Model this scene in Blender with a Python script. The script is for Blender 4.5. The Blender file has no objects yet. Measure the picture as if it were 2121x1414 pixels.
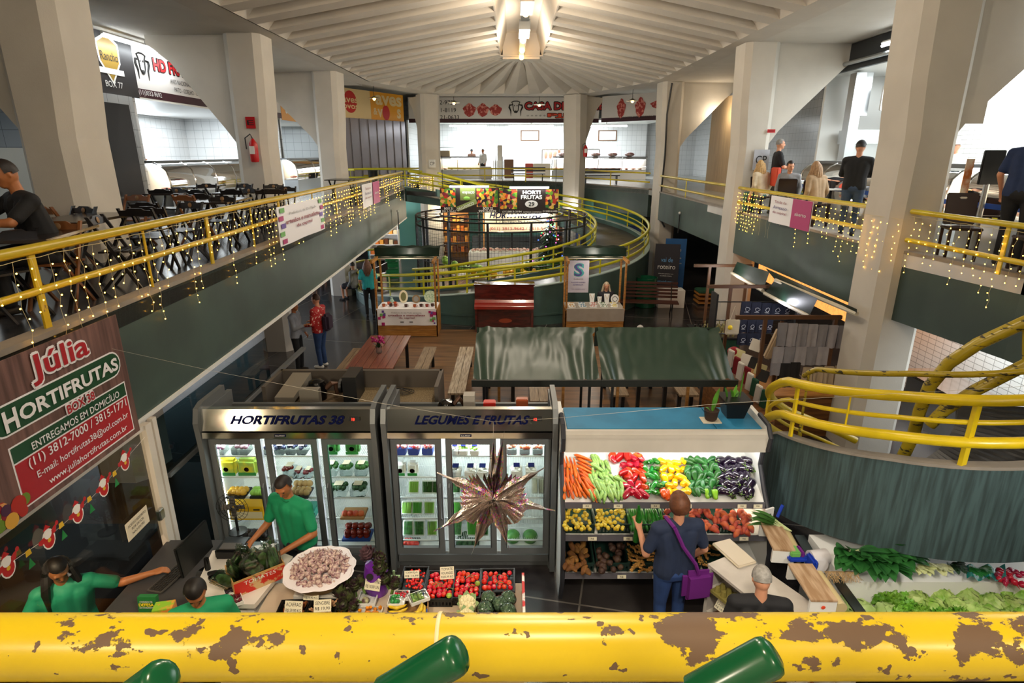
import bpy,bmesh,math,random
from mathutils import Vector,Matrix,Euler,noise
R=math.radians
random.seed(7)
SC=bpy.context.scene
COL=SC.collection
FPX,TH,ZC=1220.0,R(17.68),5.05
CT,ST=math.cos(TH),math.sin(TH)
ZU=3.55
cd=bpy.data.cameras.new('camera')
cam=bpy.data.objects.new('camera',cd)
COL.objects.link(cam)
cam.location=(0,0,ZC)
cam.rotation_euler=(R(90)-TH,0,0)
cd.sensor_width=36.0
cd.lens=FPX/2121*36.0
cd.clip_start=0.05
cd.clip_end=200
SC.camera=cam
SC.view_settings.view_transform='Standard'
SC.view_settings.look='None'
SC.view_settings.gamma=1
SC.view_settings.exposure=0.2
SC.cycles.max_bounces=6
SC.cycles.diffuse_bounces=3
SC.cycles.glossy_bounces=3
SC.cycles.transmission_bounces=5
SC.cycles.transparent_max_bounces=14
SC.cycles.caustics_reflective=False
SC.cycles.caustics_refractive=False
SC.cycles.sample_clamp_indirect=4
SC.cycles.use_denoising=True
w=bpy.data.worlds.new('world');SC.world=w
w.use_nodes=True
w.node_tree.nodes['Background'].inputs[0].default_value=(0.86,0.93,1.0,1)
w.node_tree.nodes['Background'].inputs[1].default_value=0.55
def lamp(name,kind,loc,power,col=(1,1,1),size=0.2,size_y=None,rot=(0,0,0),spot=None,parent=None):
 l=bpy.data.lights.new(name,kind);l.energy=power;l.color=col
 if kind=='AREA':
  l.shape='RECTANGLE';l.size=size;l.size_y=size_y or size
 else:
  l.shadow_soft_size=size
 if spot:
  l.spot_size=R(spot);l.spot_blend=0.6
 o=bpy.data.objects.new(name,l);COL.objects.link(o);o.location=loc;o.rotation_euler=rot
 if parent:o.parent=parent
 return o
WARM=(1.0,0.72,0.42);COOL=(0.9,0.97,1.0)
for y in(4.5,10,15,20.5):
 lamp('hall_lamp','POINT',(0.35,y,7.9),270,(1.0,0.86,0.68),0.25)
lamp('stall_lamp','SPOT',(-1.6,2.9,3.2),150,(1.0,0.84,0.62),0.15,rot=(R(38),0,0),spot=120)
lamp('stall_lamp','SPOT',(1.6,2.9,3.2),150,(1.0,0.9,0.75),0.15,rot=(R(38),0,0),spot=120)
lamp('stall_lamp','SPOT',(3.9,3.2,3.1),75,(1.0,0.95,0.85),0.15,rot=(R(30),0,0),spot=120)
for x in(-2.6,3.4):lamp('near_gallery_lamp','POINT',(x,-2.2,6.9),210,(1.0,0.85,0.66),0.3)
lamp('gallery_lamp','SPOT',(0.2,0.1,7.4),240,(1.0,0.8,0.52),0.1,rot=(R(6),0,0),spot=70)
def ray(u,v):
 x=(u-1060.5)/FPX;y=(v-707)/FPX
 return Vector((x,CT-y*ST,-ST-y*CT))
def PZ(u,v,z):
 d=ray(u,v);t=(z-ZC)/d.z
 return Vector((d.x*t,d.y*t,z))
def PY(u,v,Y):
 d=ray(u,v);t=Y/d.y
 return Vector((d.x*t,Y,ZC+d.z*t))
def PX(u,v,X):
 d=ray(u,v);t=X/d.x
 return Vector((X,d.y*t,ZC+d.z*t))
def PD(u,v,t):
 d=ray(u,v)
 return Vector((d.x*t,d.y*t,ZC+d.z*t))
MATS={}
def srgb(c):
 if isinstance(c,str):
  c=tuple(int(c[i:i+2],16)/255 for i in(0,2,4))
 return tuple((x/12.92 if x<=0.04045 else((x+0.055)/1.055)**2.4)for x in c)
def mat(name,col='808080',rough=0.5,metal=0.0,emit=0,ecol=None,alpha=1.0,var=0.0,vscale=6.0,col2=None,bump=0.0,bscale=40.0,trans=0.0,objvar=0.0,spec=0.5,kind='noise',ramp=(0.4,0.6),coat=0.0,stretch=None,ior=1.45):
 if name in MATS:return MATS[name]
 m=bpy.data.materials.new(name);m.use_nodes=True
 nt=m.node_tree;b=nt.nodes['Principled BSDF']
 c=srgb(col)
 b.inputs['Base Color'].default_value=(*c,1)
 b.inputs['Roughness'].default_value=rough
 b.inputs['Metallic'].default_value=metal
 b.inputs['Specular IOR Level'].default_value=spec
 b.inputs['Coat Weight'].default_value=coat
 b.inputs['IOR'].default_value=ior
 if trans:b.inputs['Transmission Weight'].default_value=trans
 if alpha<1:b.inputs['Alpha'].default_value=alpha
 if emit:
  b.inputs['Emission Color'].default_value=(*srgb(ecol or col),1)
  b.inputs['Emission Strength'].default_value=emit
 L=nt.links
 def N(t):return nt.nodes.new(t)
 tc=None
 def coord():
  nonlocal tc
  if tc is None:
   t=N('ShaderNodeTexCoord')
   if stretch:
    mp=N('ShaderNodeMapping');mp.inputs['Scale'].default_value=stretch
    L.new(t.outputs['Object'],mp.inputs[0]);tc=mp.outputs[0]
   else:tc=t.outputs['Object']
  return tc
 if var or col2:
  if kind=='noise':
   n=N('ShaderNodeTexNoise');n.inputs['Scale'].default_value=vscale;n.inputs['Detail'].default_value=5
   src=n.outputs['Fac']
  elif kind=='voronoi':
   n=N('ShaderNodeTexVoronoi');n.inputs['Scale'].default_value=vscale;src=n.outputs['Distance']
  elif kind=='wave':
   n=N('ShaderNodeTexWave');n.inputs['Scale'].default_value=vscale;n.inputs['Distortion'].default_value=4
   n.inputs['Detail'].default_value=3;src=n.outputs['Fac']
  L.new(coord(),n.inputs['Vector'])
  r=N('ShaderNodeValToRGB')
  r.color_ramp.elements[0].position=ramp[0];r.color_ramp.elements[1].position=ramp[1]
  c2=srgb(col2)if col2 else tuple(x*(1-var)for x in c)
  r.color_ramp.elements[0].color=(*c2,1);r.color_ramp.elements[1].color=(*c,1)
  L.new(src,r.inputs[0]);out=r.outputs[0]
  L.new(out,b.inputs['Base Color'])
 else:out=None
 if objvar:
  oi=N('ShaderNodeObjectInfo');hs=N('ShaderNodeHueSaturation')
  mr=N('ShaderNodeMapRange');mr.inputs[3].default_value=1-objvar;mr.inputs[4].default_value=1+objvar
  L.new(oi.outputs['Random'],mr.inputs[0]);L.new(mr.outputs[0],hs.inputs['Value'])
  mh=N('ShaderNodeMapRange');mh.inputs[3].default_value=0.5-objvar*.06;mh.inputs[4].default_value=0.5+objvar*.06
  L.new(oi.outputs['Random'],mh.inputs[0]);L.new(mh.outputs[0],hs.inputs['Hue'])
  if out is not None:L.new(out,hs.inputs['Color'])
  else:hs.inputs['Color'].default_value=(*c,1)
  L.new(hs.outputs[0],b.inputs['Base Color'])
 if bump:
  n=N('ShaderNodeTexNoise');n.inputs['Scale'].default_value=bscale;n.inputs['Detail'].default_value=4
  L.new(coord(),n.inputs['Vector'])
  bp=N('ShaderNodeBump');bp.inputs['Strength'].default_value=bump;bp.inputs['Distance'].default_value=0.02
  L.new(n.outputs['Fac'],bp.inputs['Height']);L.new(bp.outputs[0],b.inputs['Normal'])
 if emit:m.cycles.emission_sampling='NONE'
 MATS[name]=m
 return m
def glass(name,tint='ffffff',op=0.12,rough=0.03,refl=0.9):
 """clear pane: mostly see-through with a glossy face"""
 if name in MATS:return MATS[name]
 m=bpy.data.materials.new(name);m.use_nodes=True;nt=m.node_tree
 for n in list(nt.nodes):nt.nodes.remove(n)
 o=nt.nodes.new('ShaderNodeOutputMaterial');t=nt.nodes.new('ShaderNodeBsdfTransparent')
 t.inputs[0].default_value=(*srgb(tint),1)
 g=nt.nodes.new('ShaderNodeBsdfGlossy');g.inputs['Roughness'].default_value=rough
 g.inputs['Color'].default_value=(refl,refl,refl,1)
 f=nt.nodes.new('ShaderNodeFresnel');f.inputs[0].default_value=1.3
 a=nt.nodes.new('ShaderNodeMath');a.operation='ADD';a.inputs[1].default_value=op
 mx=nt.nodes.new('ShaderNodeMixShader')
 nt.links.new(f.outputs[0],a.inputs[0]);nt.links.new(a.outputs[0],mx.inputs[0])
 nt.links.new(t.outputs[0],mx.inputs[1]);nt.links.new(g.outputs[0],mx.inputs[2]);nt.links.new(mx.outputs[0],o.inputs[0])
 MATS[name]=m;return m
class MB:
 def __init__(s):s.v=[];s.f=[];s.m=[];s.mats=[]
 def _mi(s,m):
  if m is None:return 0
  if m not in s.mats:s.mats.append(m)
  return s.mats.index(m)
 def add(s,vs,fs,m=None,M=None):
  k=len(s.v);mi=s._mi(m)
  s.v+=[tuple((M@Vector(p))if M else p)for p in vs]
  for f in fs:s.f.append(tuple(i+k for i in f));s.m.append(mi)
  return s
 def box(s,c,d,M=None,m=None,bev=0.0,rot=None):
  x,y,z=(q/2 for q in d)
  T=Matrix.Translation(c)
  if rot:T=T@Euler(rot).to_matrix().to_4x4()
  if M:T=M@T
  if bev<=0:
   vs=[(a,b,e)for a in(-x,x)for b in(-y,y)for e in(-z,z)]
   fs=[(0,1,3,2),(4,6,7,5),(0,4,5,1),(2,3,7,6),(0,2,6,4),(1,5,7,3)]
   return s.add(vs,fs,m,T)
  bm=bmesh.new();bmesh.ops.create_cube(bm,size=1)
  for v in bm.verts:v.co=(v.co.x*d[0],v.co.y*d[1],v.co.z*d[2])
  bmesh.ops.bevel(bm,geom=list(bm.edges),offset=min(bev,min(d)*.45),segments=2,affect='EDGES')
  bm.verts.index_update()
  s.add([v.co[:]for v in bm.verts],[[v.index for v in f.verts]for f in bm.faces],m,T);bm.free()
  return s
 def b2(s,x0,x1,y0,y1,z0,z1,m=None,M=None,bev=0):
  return s.box(((x0+x1)/2,(y0+y1)/2,(z0+z1)/2),(abs(x1-x0),abs(y1-y0),abs(z1-z0)),M,m,bev)
 def hexa(s,p,m=None,M=None):
  """8 points: bottom 4 ccw then top 4"""
  return s.add(p,[(3,2,1,0),(4,5,6,7),(0,1,5,4),(1,2,6,5),(2,3,7,6),(3,0,4,7)],m,M)
 def prism(s,poly,h0,h1,m=None,M=None,axis='z'):
  n=len(poly)
  def P(a,b,h):return{'z':(a,b,h),'x':(h,a,b),'y':(a,h,b)}[axis]
  vs=[P(a,b,h0)for a,b in poly]+[P(a,b,h1)for a,b in poly]
  fs=[tuple(range(n))[::-1],tuple(range(n,2*n))]+[(i,(i+1)%n,n+(i+1)%n,n+i)for i in range(n)]
  return s.add(vs,fs,m,M)
 def tube(s,pts,r,n=10,m=None,M=None,closed=False,caps=True,rz=None):
  pts=[Vector(p)for p in pts];N=len(pts);vs=[];fs=[]
  rr=r if isinstance(r,(list,tuple))else[r]*N
  up=None
  for i,p in enumerate(pts):
   a=pts[i-1]if(i>0 or closed)else p
   b=pts[(i+1)%N]if(i<N-1 or closed)else p
   t=(b-a)
   t=t.normalized()if t.length>1e-9 else Vector((0,0,1))
   if up is None:up=Vector((0,0,1))if abs(t.z)<.9 else Vector((1,0,0))
   x=t.cross(up)
   if x.length<1e-6:x=t.orthogonal()
   x.normalize();y=x.cross(t).normalized();up=y
   for k in range(n):
    an=2*math.pi*k/n
    vs.append(p+x*math.cos(an)*rr[i]+y*math.sin(an)*rr[i])
  for i in range(N if closed else N-1):
   j=(i+1)%N
   for k in range(n):
    k2=(k+1)%n
    fs.append((i*n+k,i*n+k2,j*n+k2,j*n+k))
  if caps and not closed:
   fs.append(tuple(range(n))[::-1]);fs.append(tuple(range((N-1)*n,N*n)))
  return s.add([tuple(v)for v in vs],fs,m,M)
 def cyl(s,p0,p1,r0,r1=None,n=12,m=None,M=None,caps=True):
  return s.tube([p0,p1],[r0,r0 if r1 is None else r1],n,m,M,caps=caps)
 def lathe(s,prof,n=16,m=None,M=None,c=(0,0,0),lobes=0,lamp=0.0,twist=0.0):
  vs=[];fs=[]
  for i,(r,z)in enumerate(prof):
   for k in range(n):
    a=2*math.pi*k/n
    q=r*(1+(lamp*abs(math.sin(lobes*a/2))-lamp if lobes else 0))
    vs.append((c[0]+q*math.cos(a+twist*z),c[1]+q*math.sin(a+twist*z),c[2]+z))
  for i in range(len(prof)-1):
   for k in range(n):
    k2=(k+1)%n
    fs.append((i*n+k,i*n+k2,(i+1)*n+k2,(i+1)*n+k))
  if prof[0][0]>1e-6:fs.append(tuple(range(n))[::-1])
  if prof[-1][0]>1e-6:fs.append(tuple(range((len(prof)-1)*n,len(prof)*n)))
  return s.add(vs,fs,m,M)
 def sph(s,c,r,n=12,k=8,m=None,M=None):
  rx,ry,rz=r if isinstance(r,(list,tuple))else(r,r,r)
  vs=[(c[0],c[1],c[2]-rz)];fs=[]
  for i in range(1,k):
   t=math.pi*i/k
   for j in range(n):
    a=2*math.pi*j/n
    vs.append((c[0]+rx*math.sin(t)*math.cos(a),c[1]+ry*math.sin(t)*math.sin(a),c[2]-rz*math.cos(t)))
  vs.append((c[0],c[1],c[2]+rz));e=len(vs)-1
  for j in range(n):
   j2=(j+1)%n
   fs.append((0,1+j2,1+j));fs.append((e,e-n+j,e-n+j2))
   for i in range(k-2):fs.append((1+i*n+j,1+i*n+j2,1+(i+1)*n+j2,1+(i+1)*n+j))
  return s.add(vs,fs,m,M)
 def quad(s,a,b,c,d,m=None):return s.add([tuple(a),tuple(b),tuple(c),tuple(d)],[(0,1,2,3)],m)
 def grid(s,fn,nu,nv,m=None,M=None):
  vs=[tuple(fn(i/nu,j/nv))for j in range(nv+1)for i in range(nu+1)]
  fs=[(j*(nu+1)+i,j*(nu+1)+i+1,(j+1)*(nu+1)+i+1,(j+1)*(nu+1)+i)for j in range(nv)for i in range(nu)]
  return s.add(vs,fs,m,M)
 def text(s,t,M,w=None,h=None,m=None,off=0.0,ext=0.004,shear=0.0,space=1.0):
  """lettering centred on M's origin in its x-y plane, fitted to w x h"""
  key=(t,off,shear,space)
  if key not in TXT:
   cu=bpy.data.curves.new('t','FONT');cu.body=t;cu.align_x='CENTER';cu.offset=off;cu.shear=shear
   cu.space_character=space;cu.extrude=0.0;cu.resolution_u=3
   o=bpy.data.objects.new('t',cu);COL.objects.link(o)
   me=bpy.data.meshes.new_from_object(o.evaluated_get(bpy.context.evaluated_depsgraph_get()))
   vs=[v.co.copy()for v in me.vertices];fs=[tuple(p.vertices)for p in me.polygons]
   bpy.data.objects.remove(o);bpy.data.curves.remove(cu);bpy.data.meshes.remove(me)
   TXT[key]=(vs,fs)
  vs,fs=TXT[key]
  if not vs:return s
  x0=min(v.x for v in vs);x1=max(v.x for v in vs);y0=min(v.y for v in vs);y1=max(v.y for v in vs)
  sx=(w/(x1-x0))if w else None;sy=(h/(y1-y0))if h else None
  sx=sx or sy;sy=sy or sx
  out=[((v.x-(x0+x1)/2)*sx,(v.y-(y0+y1)/2)*sy,ext)for v in vs]
  return s.add(out,fs,m,M)
 def otext(s,t,M,w,h,m,mo,o=.012,off=0.0):
  for i in range(8):s.text(t,M@Matrix.Translation((o*math.cos(i*.785),o*math.sin(i*.785),-.0045+i*.0006)),w,h,mo,off)
  return s.text(t,M@Matrix.Translation((0,0,.004)),w,h,m,off)
 def obj(s,name,m=None,parent=None,smooth=True,ang=40,loc=None,world=True):
  me=bpy.data.meshes.new(name);me.from_pydata([tuple(v)for v in s.v],[],s.f);me.validate(verbose=False)
  mats=s.mats if s.mats else[m]
  if s.mats and m and len(s.mats)==0:mats=[m]
  for q in mats:me.materials.append(q)
  if len(mats)>1:
   me.polygons.foreach_set('material_index',s.m[:len(me.polygons)]if len(me.polygons)<=len(s.m)else[0]*len(me.polygons))
  if smooth:
   me.shade_smooth()
   me.set_sharp_from_angle(angle=R(ang))
  me.update()
  o=bpy.data.objects.new(name,me);COL.objects.link(o)
  if loc:o.location=loc
  if parent:
   o.parent=parent
   if world:o.matrix_parent_inverse=wmat(parent).inverted()
  return o
def wmat(o):
 m=o.matrix_basis.copy()
 if o.parent:m=wmat(o.parent)@o.matrix_parent_inverse@m
 return m
TXT={}
def tag(o,label=None,cat=None,group=None,kind=None):
 if label:o['label']=label
 if cat:o['category']=cat
 if group:o['group']=group
 if kind:o['kind']=kind
 return o
def empty(name,loc=(0,0,0),rz=0,label=None,cat=None,group=None):
 o=bpy.data.objects.new(name,None);COL.objects.link(o);o.location=loc;o.rotation_euler=(0,0,rz)
 o.empty_display_size=0.1
 return tag(o,label,cat,group)
KIDS={}
def kids(o):
 return list(o.children)
def dup(root,loc=None,rot=None,scale=None,label=None,group=None,parent=None):
 r=root.copy();COL.objects.link(r)
 if parent:r.parent=parent
 if loc is not None:r.location=loc
 if rot is not None:r.rotation_euler=rot
 if scale is not None:r.scale=scale if isinstance(scale,(tuple,list))else(scale,)*3
 if label:r['label']=label
 if group:r['group']=group
 for ch in list(root.children):
  c=ch.copy();COL.objects.link(c);c.parent=r
  for g in list(ch.children):
   d=g.copy();COL.objects.link(d);d.parent=c
 return r
def struct(name,mb,m=None,smooth=False,label=None):
 o=mb.obj(name,m,None,smooth);o['kind']='structure'
 if label:o['label']=label
 return o
class Proto:
 """a model built once at the origin; the first put() moves it, later ones copy it"""
 def __init__(s,o):s.o=o;s.used=False
 def put(s,loc,rot=(0,0,0),scale=1.0,label=None,group=None):
  if not s.used:
   s.used=True;o=s.o;o.location=loc;o.rotation_euler=rot
   o.scale=scale if isinstance(scale,(tuple,list))else(scale,)*3
   if label:o['label']=label
   if group:o['group']=group
   return o
  if label is None and 'label' not in s.o:label=None
  o=dup(s.o,loc,rot,scale,label,group)
  if group is None and 'group' in o:pass
  return o
def frameM(origin,xa,ya):
 """matrix whose local x runs along xa, y along ya, z outwards"""
 x=Vector(xa).normalized();z=x.cross(Vector(ya)).normalized();y=z.cross(x)
 M=Matrix((x,y,z)).transposed().to_4x4();M.translation=Vector(origin)
 return M
#SETTING
M_white=mat('painted concrete','c9c3b8',.75,var=.06,vscale=1.5,bump=.08,bscale=60)
M_ceil=mat('painted ceiling','c8c0b4',.8,var=.07,vscale=1.2)
M_green=mat('dark green paint','42534c',.55,col2='3a4843',vscale=.9,bump=.05,bscale=30)
M_greenst=mat('streaked green paint','43585a',.6,col2='303f40',kind='noise',vscale=5,stretch=(6,6,.35),ramp=(.38,.62))
M_curb=mat('grey curb','8d857b',.7,var=.15,vscale=4)
M_yel=mat('yellow enamel','c9b61c',.28,col2='b9a016',vscale=3,spec=.6)
M_yelg=mat('yellow green enamel','c3bd24',.3,var=.1,vscale=3,spec=.6)
M_dark=mat('black metal','17181a',.4,spec=.5)
M_steel=mat('brushed steel','b9bcbe',.28,1.0)
M_chrome=mat('chrome','d7d7d7',.12,1.0)
M_greym=mat('grey painted metal','6d7173',.4,.3)
M_lamp=mat('fluorescent tube','f4fbff',.5,emit=14)
M_lampw=mat('warm bulb','ffd080',.5,emit=30,ecol='ffc060')
M_whitep=mat('white plastic','e6e6e2',.4)
M_tile=None
def tile_mat(name,c,grout,sx=.3,sz=.3,rough=.2):
 m=bpy.data.materials.new(name);m.use_nodes=True;nt=m.node_tree;b=nt.nodes['Principled BSDF']
 t=nt.nodes.new('ShaderNodeTexCoord');mp=nt.nodes.new('ShaderNodeMapping')
 br=nt.nodes.new('ShaderNodeTexBrick');br.offset=0
 mp.inputs['Rotation'].default_value=(R(90),0,0)
 br.inputs['Color1'].default_value=(*srgb(c),1);br.inputs['Color2'].default_value=(*[x*.96 for x in srgb(c)],1)
 br.inputs['Mortar'].default_value=(*srgb(grout),1);br.inputs['Scale'].default_value=1
 br.inputs['Mortar Size'].default_value=.006;br.inputs['Brick Width'].default_value=sx;br.inputs['Row Height'].default_value=sz
 se=nt.nodes.new('ShaderNodeSeparateXYZ');ad=nt.nodes.new('ShaderNodeMath');co=nt.nodes.new('ShaderNodeCombineXYZ')
 nt.links.new(t.outputs['Object'],se.inputs[0]);nt.links.new(se.outputs[0],ad.inputs[0]);nt.links.new(se.outputs[1],ad.inputs[1])
 nt.links.new(ad.outputs[0],co.inputs[0]);nt.links.new(se.outputs[2],co.inputs[1]);nt.links.new(co.outputs[0],br.inputs[0])
 nt.links.new(br.outputs[0],b.inputs['Base Color']);b.inputs['Roughness'].default_value=rough
 return m
M_tile=tile_mat('white wall tile','e3e5e6','a9adae',.33,.33)
M_tileg=tile_mat('grey wall tile','a4a9ac','6f7475',.4,.4)
M_brick=tile_mat('white metro tile','e9e9e4','9a9a94',.22,.11)
def floor_mat():
 m=bpy.data.materials.new('polished dark floor');m.use_nodes=True;nt=m.node_tree;b=nt.nodes['Principled BSDF']
 t=nt.nodes.new('ShaderNodeTexCoord');n=nt.nodes.new('ShaderNodeTexNoise');n.inputs['Scale'].default_value=.9;n.inputs['Detail'].default_value=6
 r=nt.nodes.new('ShaderNodeValToRGB');r.color_ramp.elements[0].color=(*srgb('28262a'),1);r.color_ramp.elements[1].color=(*srgb('4a4644'),1)
 r.color_ramp.elements[0].position=.35;r.color_ramp.elements[1].position=.7
 br=nt.nodes.new('ShaderNodeTexBrick');br.offset=0;br.inputs['Scale'].default_value=1;br.inputs['Brick Width'].default_value=2.2
 br.inputs['Row Height'].default_value=2.2;br.inputs['Mortar Size'].default_value=.012
 mp=nt.nodes.new('ShaderNodeMapping');mp.inputs['Rotation'].default_value=(0,0,R(12));mp.inputs['Location'].default_value=(.4,.9,0)
 mx=nt.nodes.new('ShaderNodeMix');mx.data_type='RGBA'
 nt.links.new(t.outputs['Object'],n.inputs['Vector']);nt.links.new(n.outputs[0],r.inputs[0])
 nt.links.new(t.outputs['Object'],mp.inputs[0]);nt.links.new(mp.outputs[0],br.inputs[0])
 nt.links.new(br.outputs['Fac'],mx.inputs[0]);nt.links.new(r.outputs[0],mx.inputs[6]);mx.inputs[7].default_value=(*srgb('77716a'),1)
 nt.links.new(mx.outputs[2],b.inputs['Base Color']);b.inputs['Roughness'].default_value=.16;b.inputs['Specular IOR Level'].default_value=.55
 return m
M_floor=floor_mat()
M_wornwood=mat('worn brown boards','8a6746',.3,col2='4f3a2a',vscale=2.2,stretch=(.35,3,1),ramp=(.3,.7),spec=.5,bump=.1,bscale=12)
M_upfloor=mat('dark gallery floor','3b3a3c',.2,var=.25,vscale=1.2)
M_upfloorw=mat('pale gallery floor','b9b7b0',.25,var=.1,vscale=1.2)
f=MB();f.b2(-16,16,-4.2,48,-.15,0);struct('floor',f,M_floor)
f=MB();f.b2(-3.4,4.2,8.6,17.0,0,.012);struct('floor_wood_area',f,M_wornwood)
def slab(name,poly,z0,z1,m):return struct(name,MB().prism(poly,z0,z1),m)
EL=[(-3.95,-1.2),(-3.97,4.3),(-4.12,9.9),(-4.4,18),(-4.75,27.0)]
EB=[(-5.6,28.6),(-5.2,33.4),(-2,34.6),(1.5,34.2),(3.5,32.1)]
ER=[(5.95,26.4),(6.05,16.6),(6.12,9.4),(6.45,7.3),(6.45,-1.2)]
slab('floor_gallery_left',[(-14,-1.2)]+EL+[(-5.6,28.6),(-14,28.6)],ZU-.2,ZU,M_upfloor)
slab('floor_gallery_back',[(-14,28.6),(-5.6,28.6),(-5.2,33.4),(-2,34.6),(1.5,34.2),(3.5,32.1),(5.95,26.4),(14,26.4),(14,46),(-14,46)],ZU-.2,ZU,M_upfloorw)
slab('floor_gallery_right',[(14,-1.2),(14,26.4)]+ER[:1]+ER[1:],ZU-.2,ZU,M_upfloorw)
slab('floor_gallery_near',[(-3.95,-1.2),(-3.95,.35),(6.45,.35),(6.45,-1.2)],ZU-.2,ZU,M_upfloorw)
slab('ceiling_lower_left',[(-14,-1.2),(-4.2,-1.2),(-4.4,9.9),(-4.65,18),(-5,27),(-6,29),(-14,29)],2.75,2.85,M_white)
slab('ceiling_lower_right',[(14,-1.2),(14,26.4),(6.2,26.4),(6.3,9.4),(6.7,7.3),(6.7,-1.2)],2.75,2.85,M_white)
slab('ceiling_lower_back',[(-14,29),(-6,29),(-5.4,33.6),(-2,34.8),(1.5,34.4),(3.7,32.4),(6.2,26.4),(14,26.4),(14,46),(-14,46)],2.75,2.85,M_white)
def fascia(name,pts,z0,z1,t=.14,m=M_green,side=1,curb=True,trim=False):
 g=MB();c=MB();tr=MB()
 for a,b in zip(pts[:-1],pts[1:]):
  a=Vector((*a,0));b=Vector((*b,0));d=(b-a).normalized();n=Vector((-d.y,d.x,0))*side*t
  def hx(mb,p0,p1,e0,e1,h0,h1):
   mb.hexa([p0+e0,p1+e0,p1+e1,p0+e1][0:0]or[tuple((p0+e0)+Vector((0,0,h0))),tuple((p1+e0)+Vector((0,0,h0))),tuple((p1+e1)+Vector((0,0,h0))),tuple((p0+e1)+Vector((0,0,h0))),tuple((p0+e0)+Vector((0,0,h1))),tuple((p1+e0)+Vector((0,0,h1))),tuple((p1+e1)+Vector((0,0,h1))),tuple((p0+e1)+Vector((0,0,h1)))])
  hx(g,a,b,n*0,n,z0,z1)
  if curb:hx(c,a,b,-n*.12,n*1.15,z1,z1+.05)
  if trim:hx(tr,a,b,-n*.15,n*.35,z0-.05,z0)
 o=struct(name,g,m)
 if curb:q=c.obj('curb',M_curb,o,False)
 if trim:q=tr.obj('bottom_trim',M_whitep,o,False)
 return o
fascia('wall_fascia_left',EL+EB[:1],2.33,ZU,trim=True)
fascia('wall_fascia_back',[(-5.2,33.4),(-2,34.6),(1.5,34.2),(3.5,32.1)],2.4,ZU)
fascia('wall_fascia_right_back',[(3.5,32.1),(5.95,26.4)],2.4,ZU)
fascia('wall_fascia_right_far',[(5.95,25.2),(6.05,16.9)],2.48,ZU)
fascia('wall_fascia_right_middle',[(6.02,16.2),(6.1,10.1)],2.48,ZU)
fascia('wall_fascia_right_near',[(6.15,9.3),(6.45,7.3),(6.45,-1.2)],2.48,ZU)
def column(name,x,y,s,ang=0.0,z1=7.68,wx=.8,wy=.95,base=0.0,reach=2.6):
 """s=+1: bracket spreads towards local +x"""
 g=MB();h=wy/2;k=wx/2;c=.14
 def ring(x0,x1,z,hh=h,cc=c):
  return[(x0+cc,-hh,z),(x1-cc,-hh,z),(x1,-hh+cc,z),(x1,hh-cc,z),(x1-cc,hh,z),(x0+cc,hh,z),(x0,hh-cc,z),(x0,-hh+cc,z)]
 rings=[ring(-k,k,base),ring(-k,k,ZU),ring(-k*.95,k*.95,5.25),ring(-k*1.12,k*.95,6.1),ring(-k*1.25,k*.9,z1)]
 vs=[p for r in rings for p in r];fs=[tuple(range(8))[::-1],tuple(range(32,40))]
 for i in range(4):
  for j in range(8):fs.append((i*8+j,i*8+(j+1)%8,(i+1)*8+(j+1)%8,(i+1)*8+j))
 Mx=Matrix.Translation((x,y,0))@Matrix.Rotation(ang if s>0 else ang+math.pi,4,'Z')
 g.add(vs,fs,None,Mx)
 t=.2
 prof=[(0,5.1),(k,5.25),(k+.25,5.62),(reach-.5,7.1),(reach,7.5),(reach,z1),(0,z1)]
 vs=[(a,-t,b)for a,b in prof]+[(a,t,b)for a,b in prof];n=len(prof)
 fs=[tuple(range(n)),tuple(range(n,2*n))[::-1]]+[(i,n+i,n+(i+1)%n,(i+1)%n)for i in range(n)]
 g.add(vs,fs,None,Mx)
 return struct(name,g,M_white)
cols=[column('column_left',-6.3,8.8,-1,reach=2.4),column('column_left',-6.3,15.4,-1,reach=2.25),column('column_left',-6.35,21.9,-1,ang=R(-6)),column('column_back',-4.0,29.9,1,ang=R(118),reach=2.0),column('column_back',3.05,30.1,1,ang=R(50),reach=2.0),column('column_right',6.25,24.9,1,ang=R(5)),column('column_right',6.3,16.5,1),column('column_right',6.3,9.7,1,wx=.82),column('column_right',6.45,2.6,1),column('column_left',-6.3,2.0,-1)]
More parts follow.
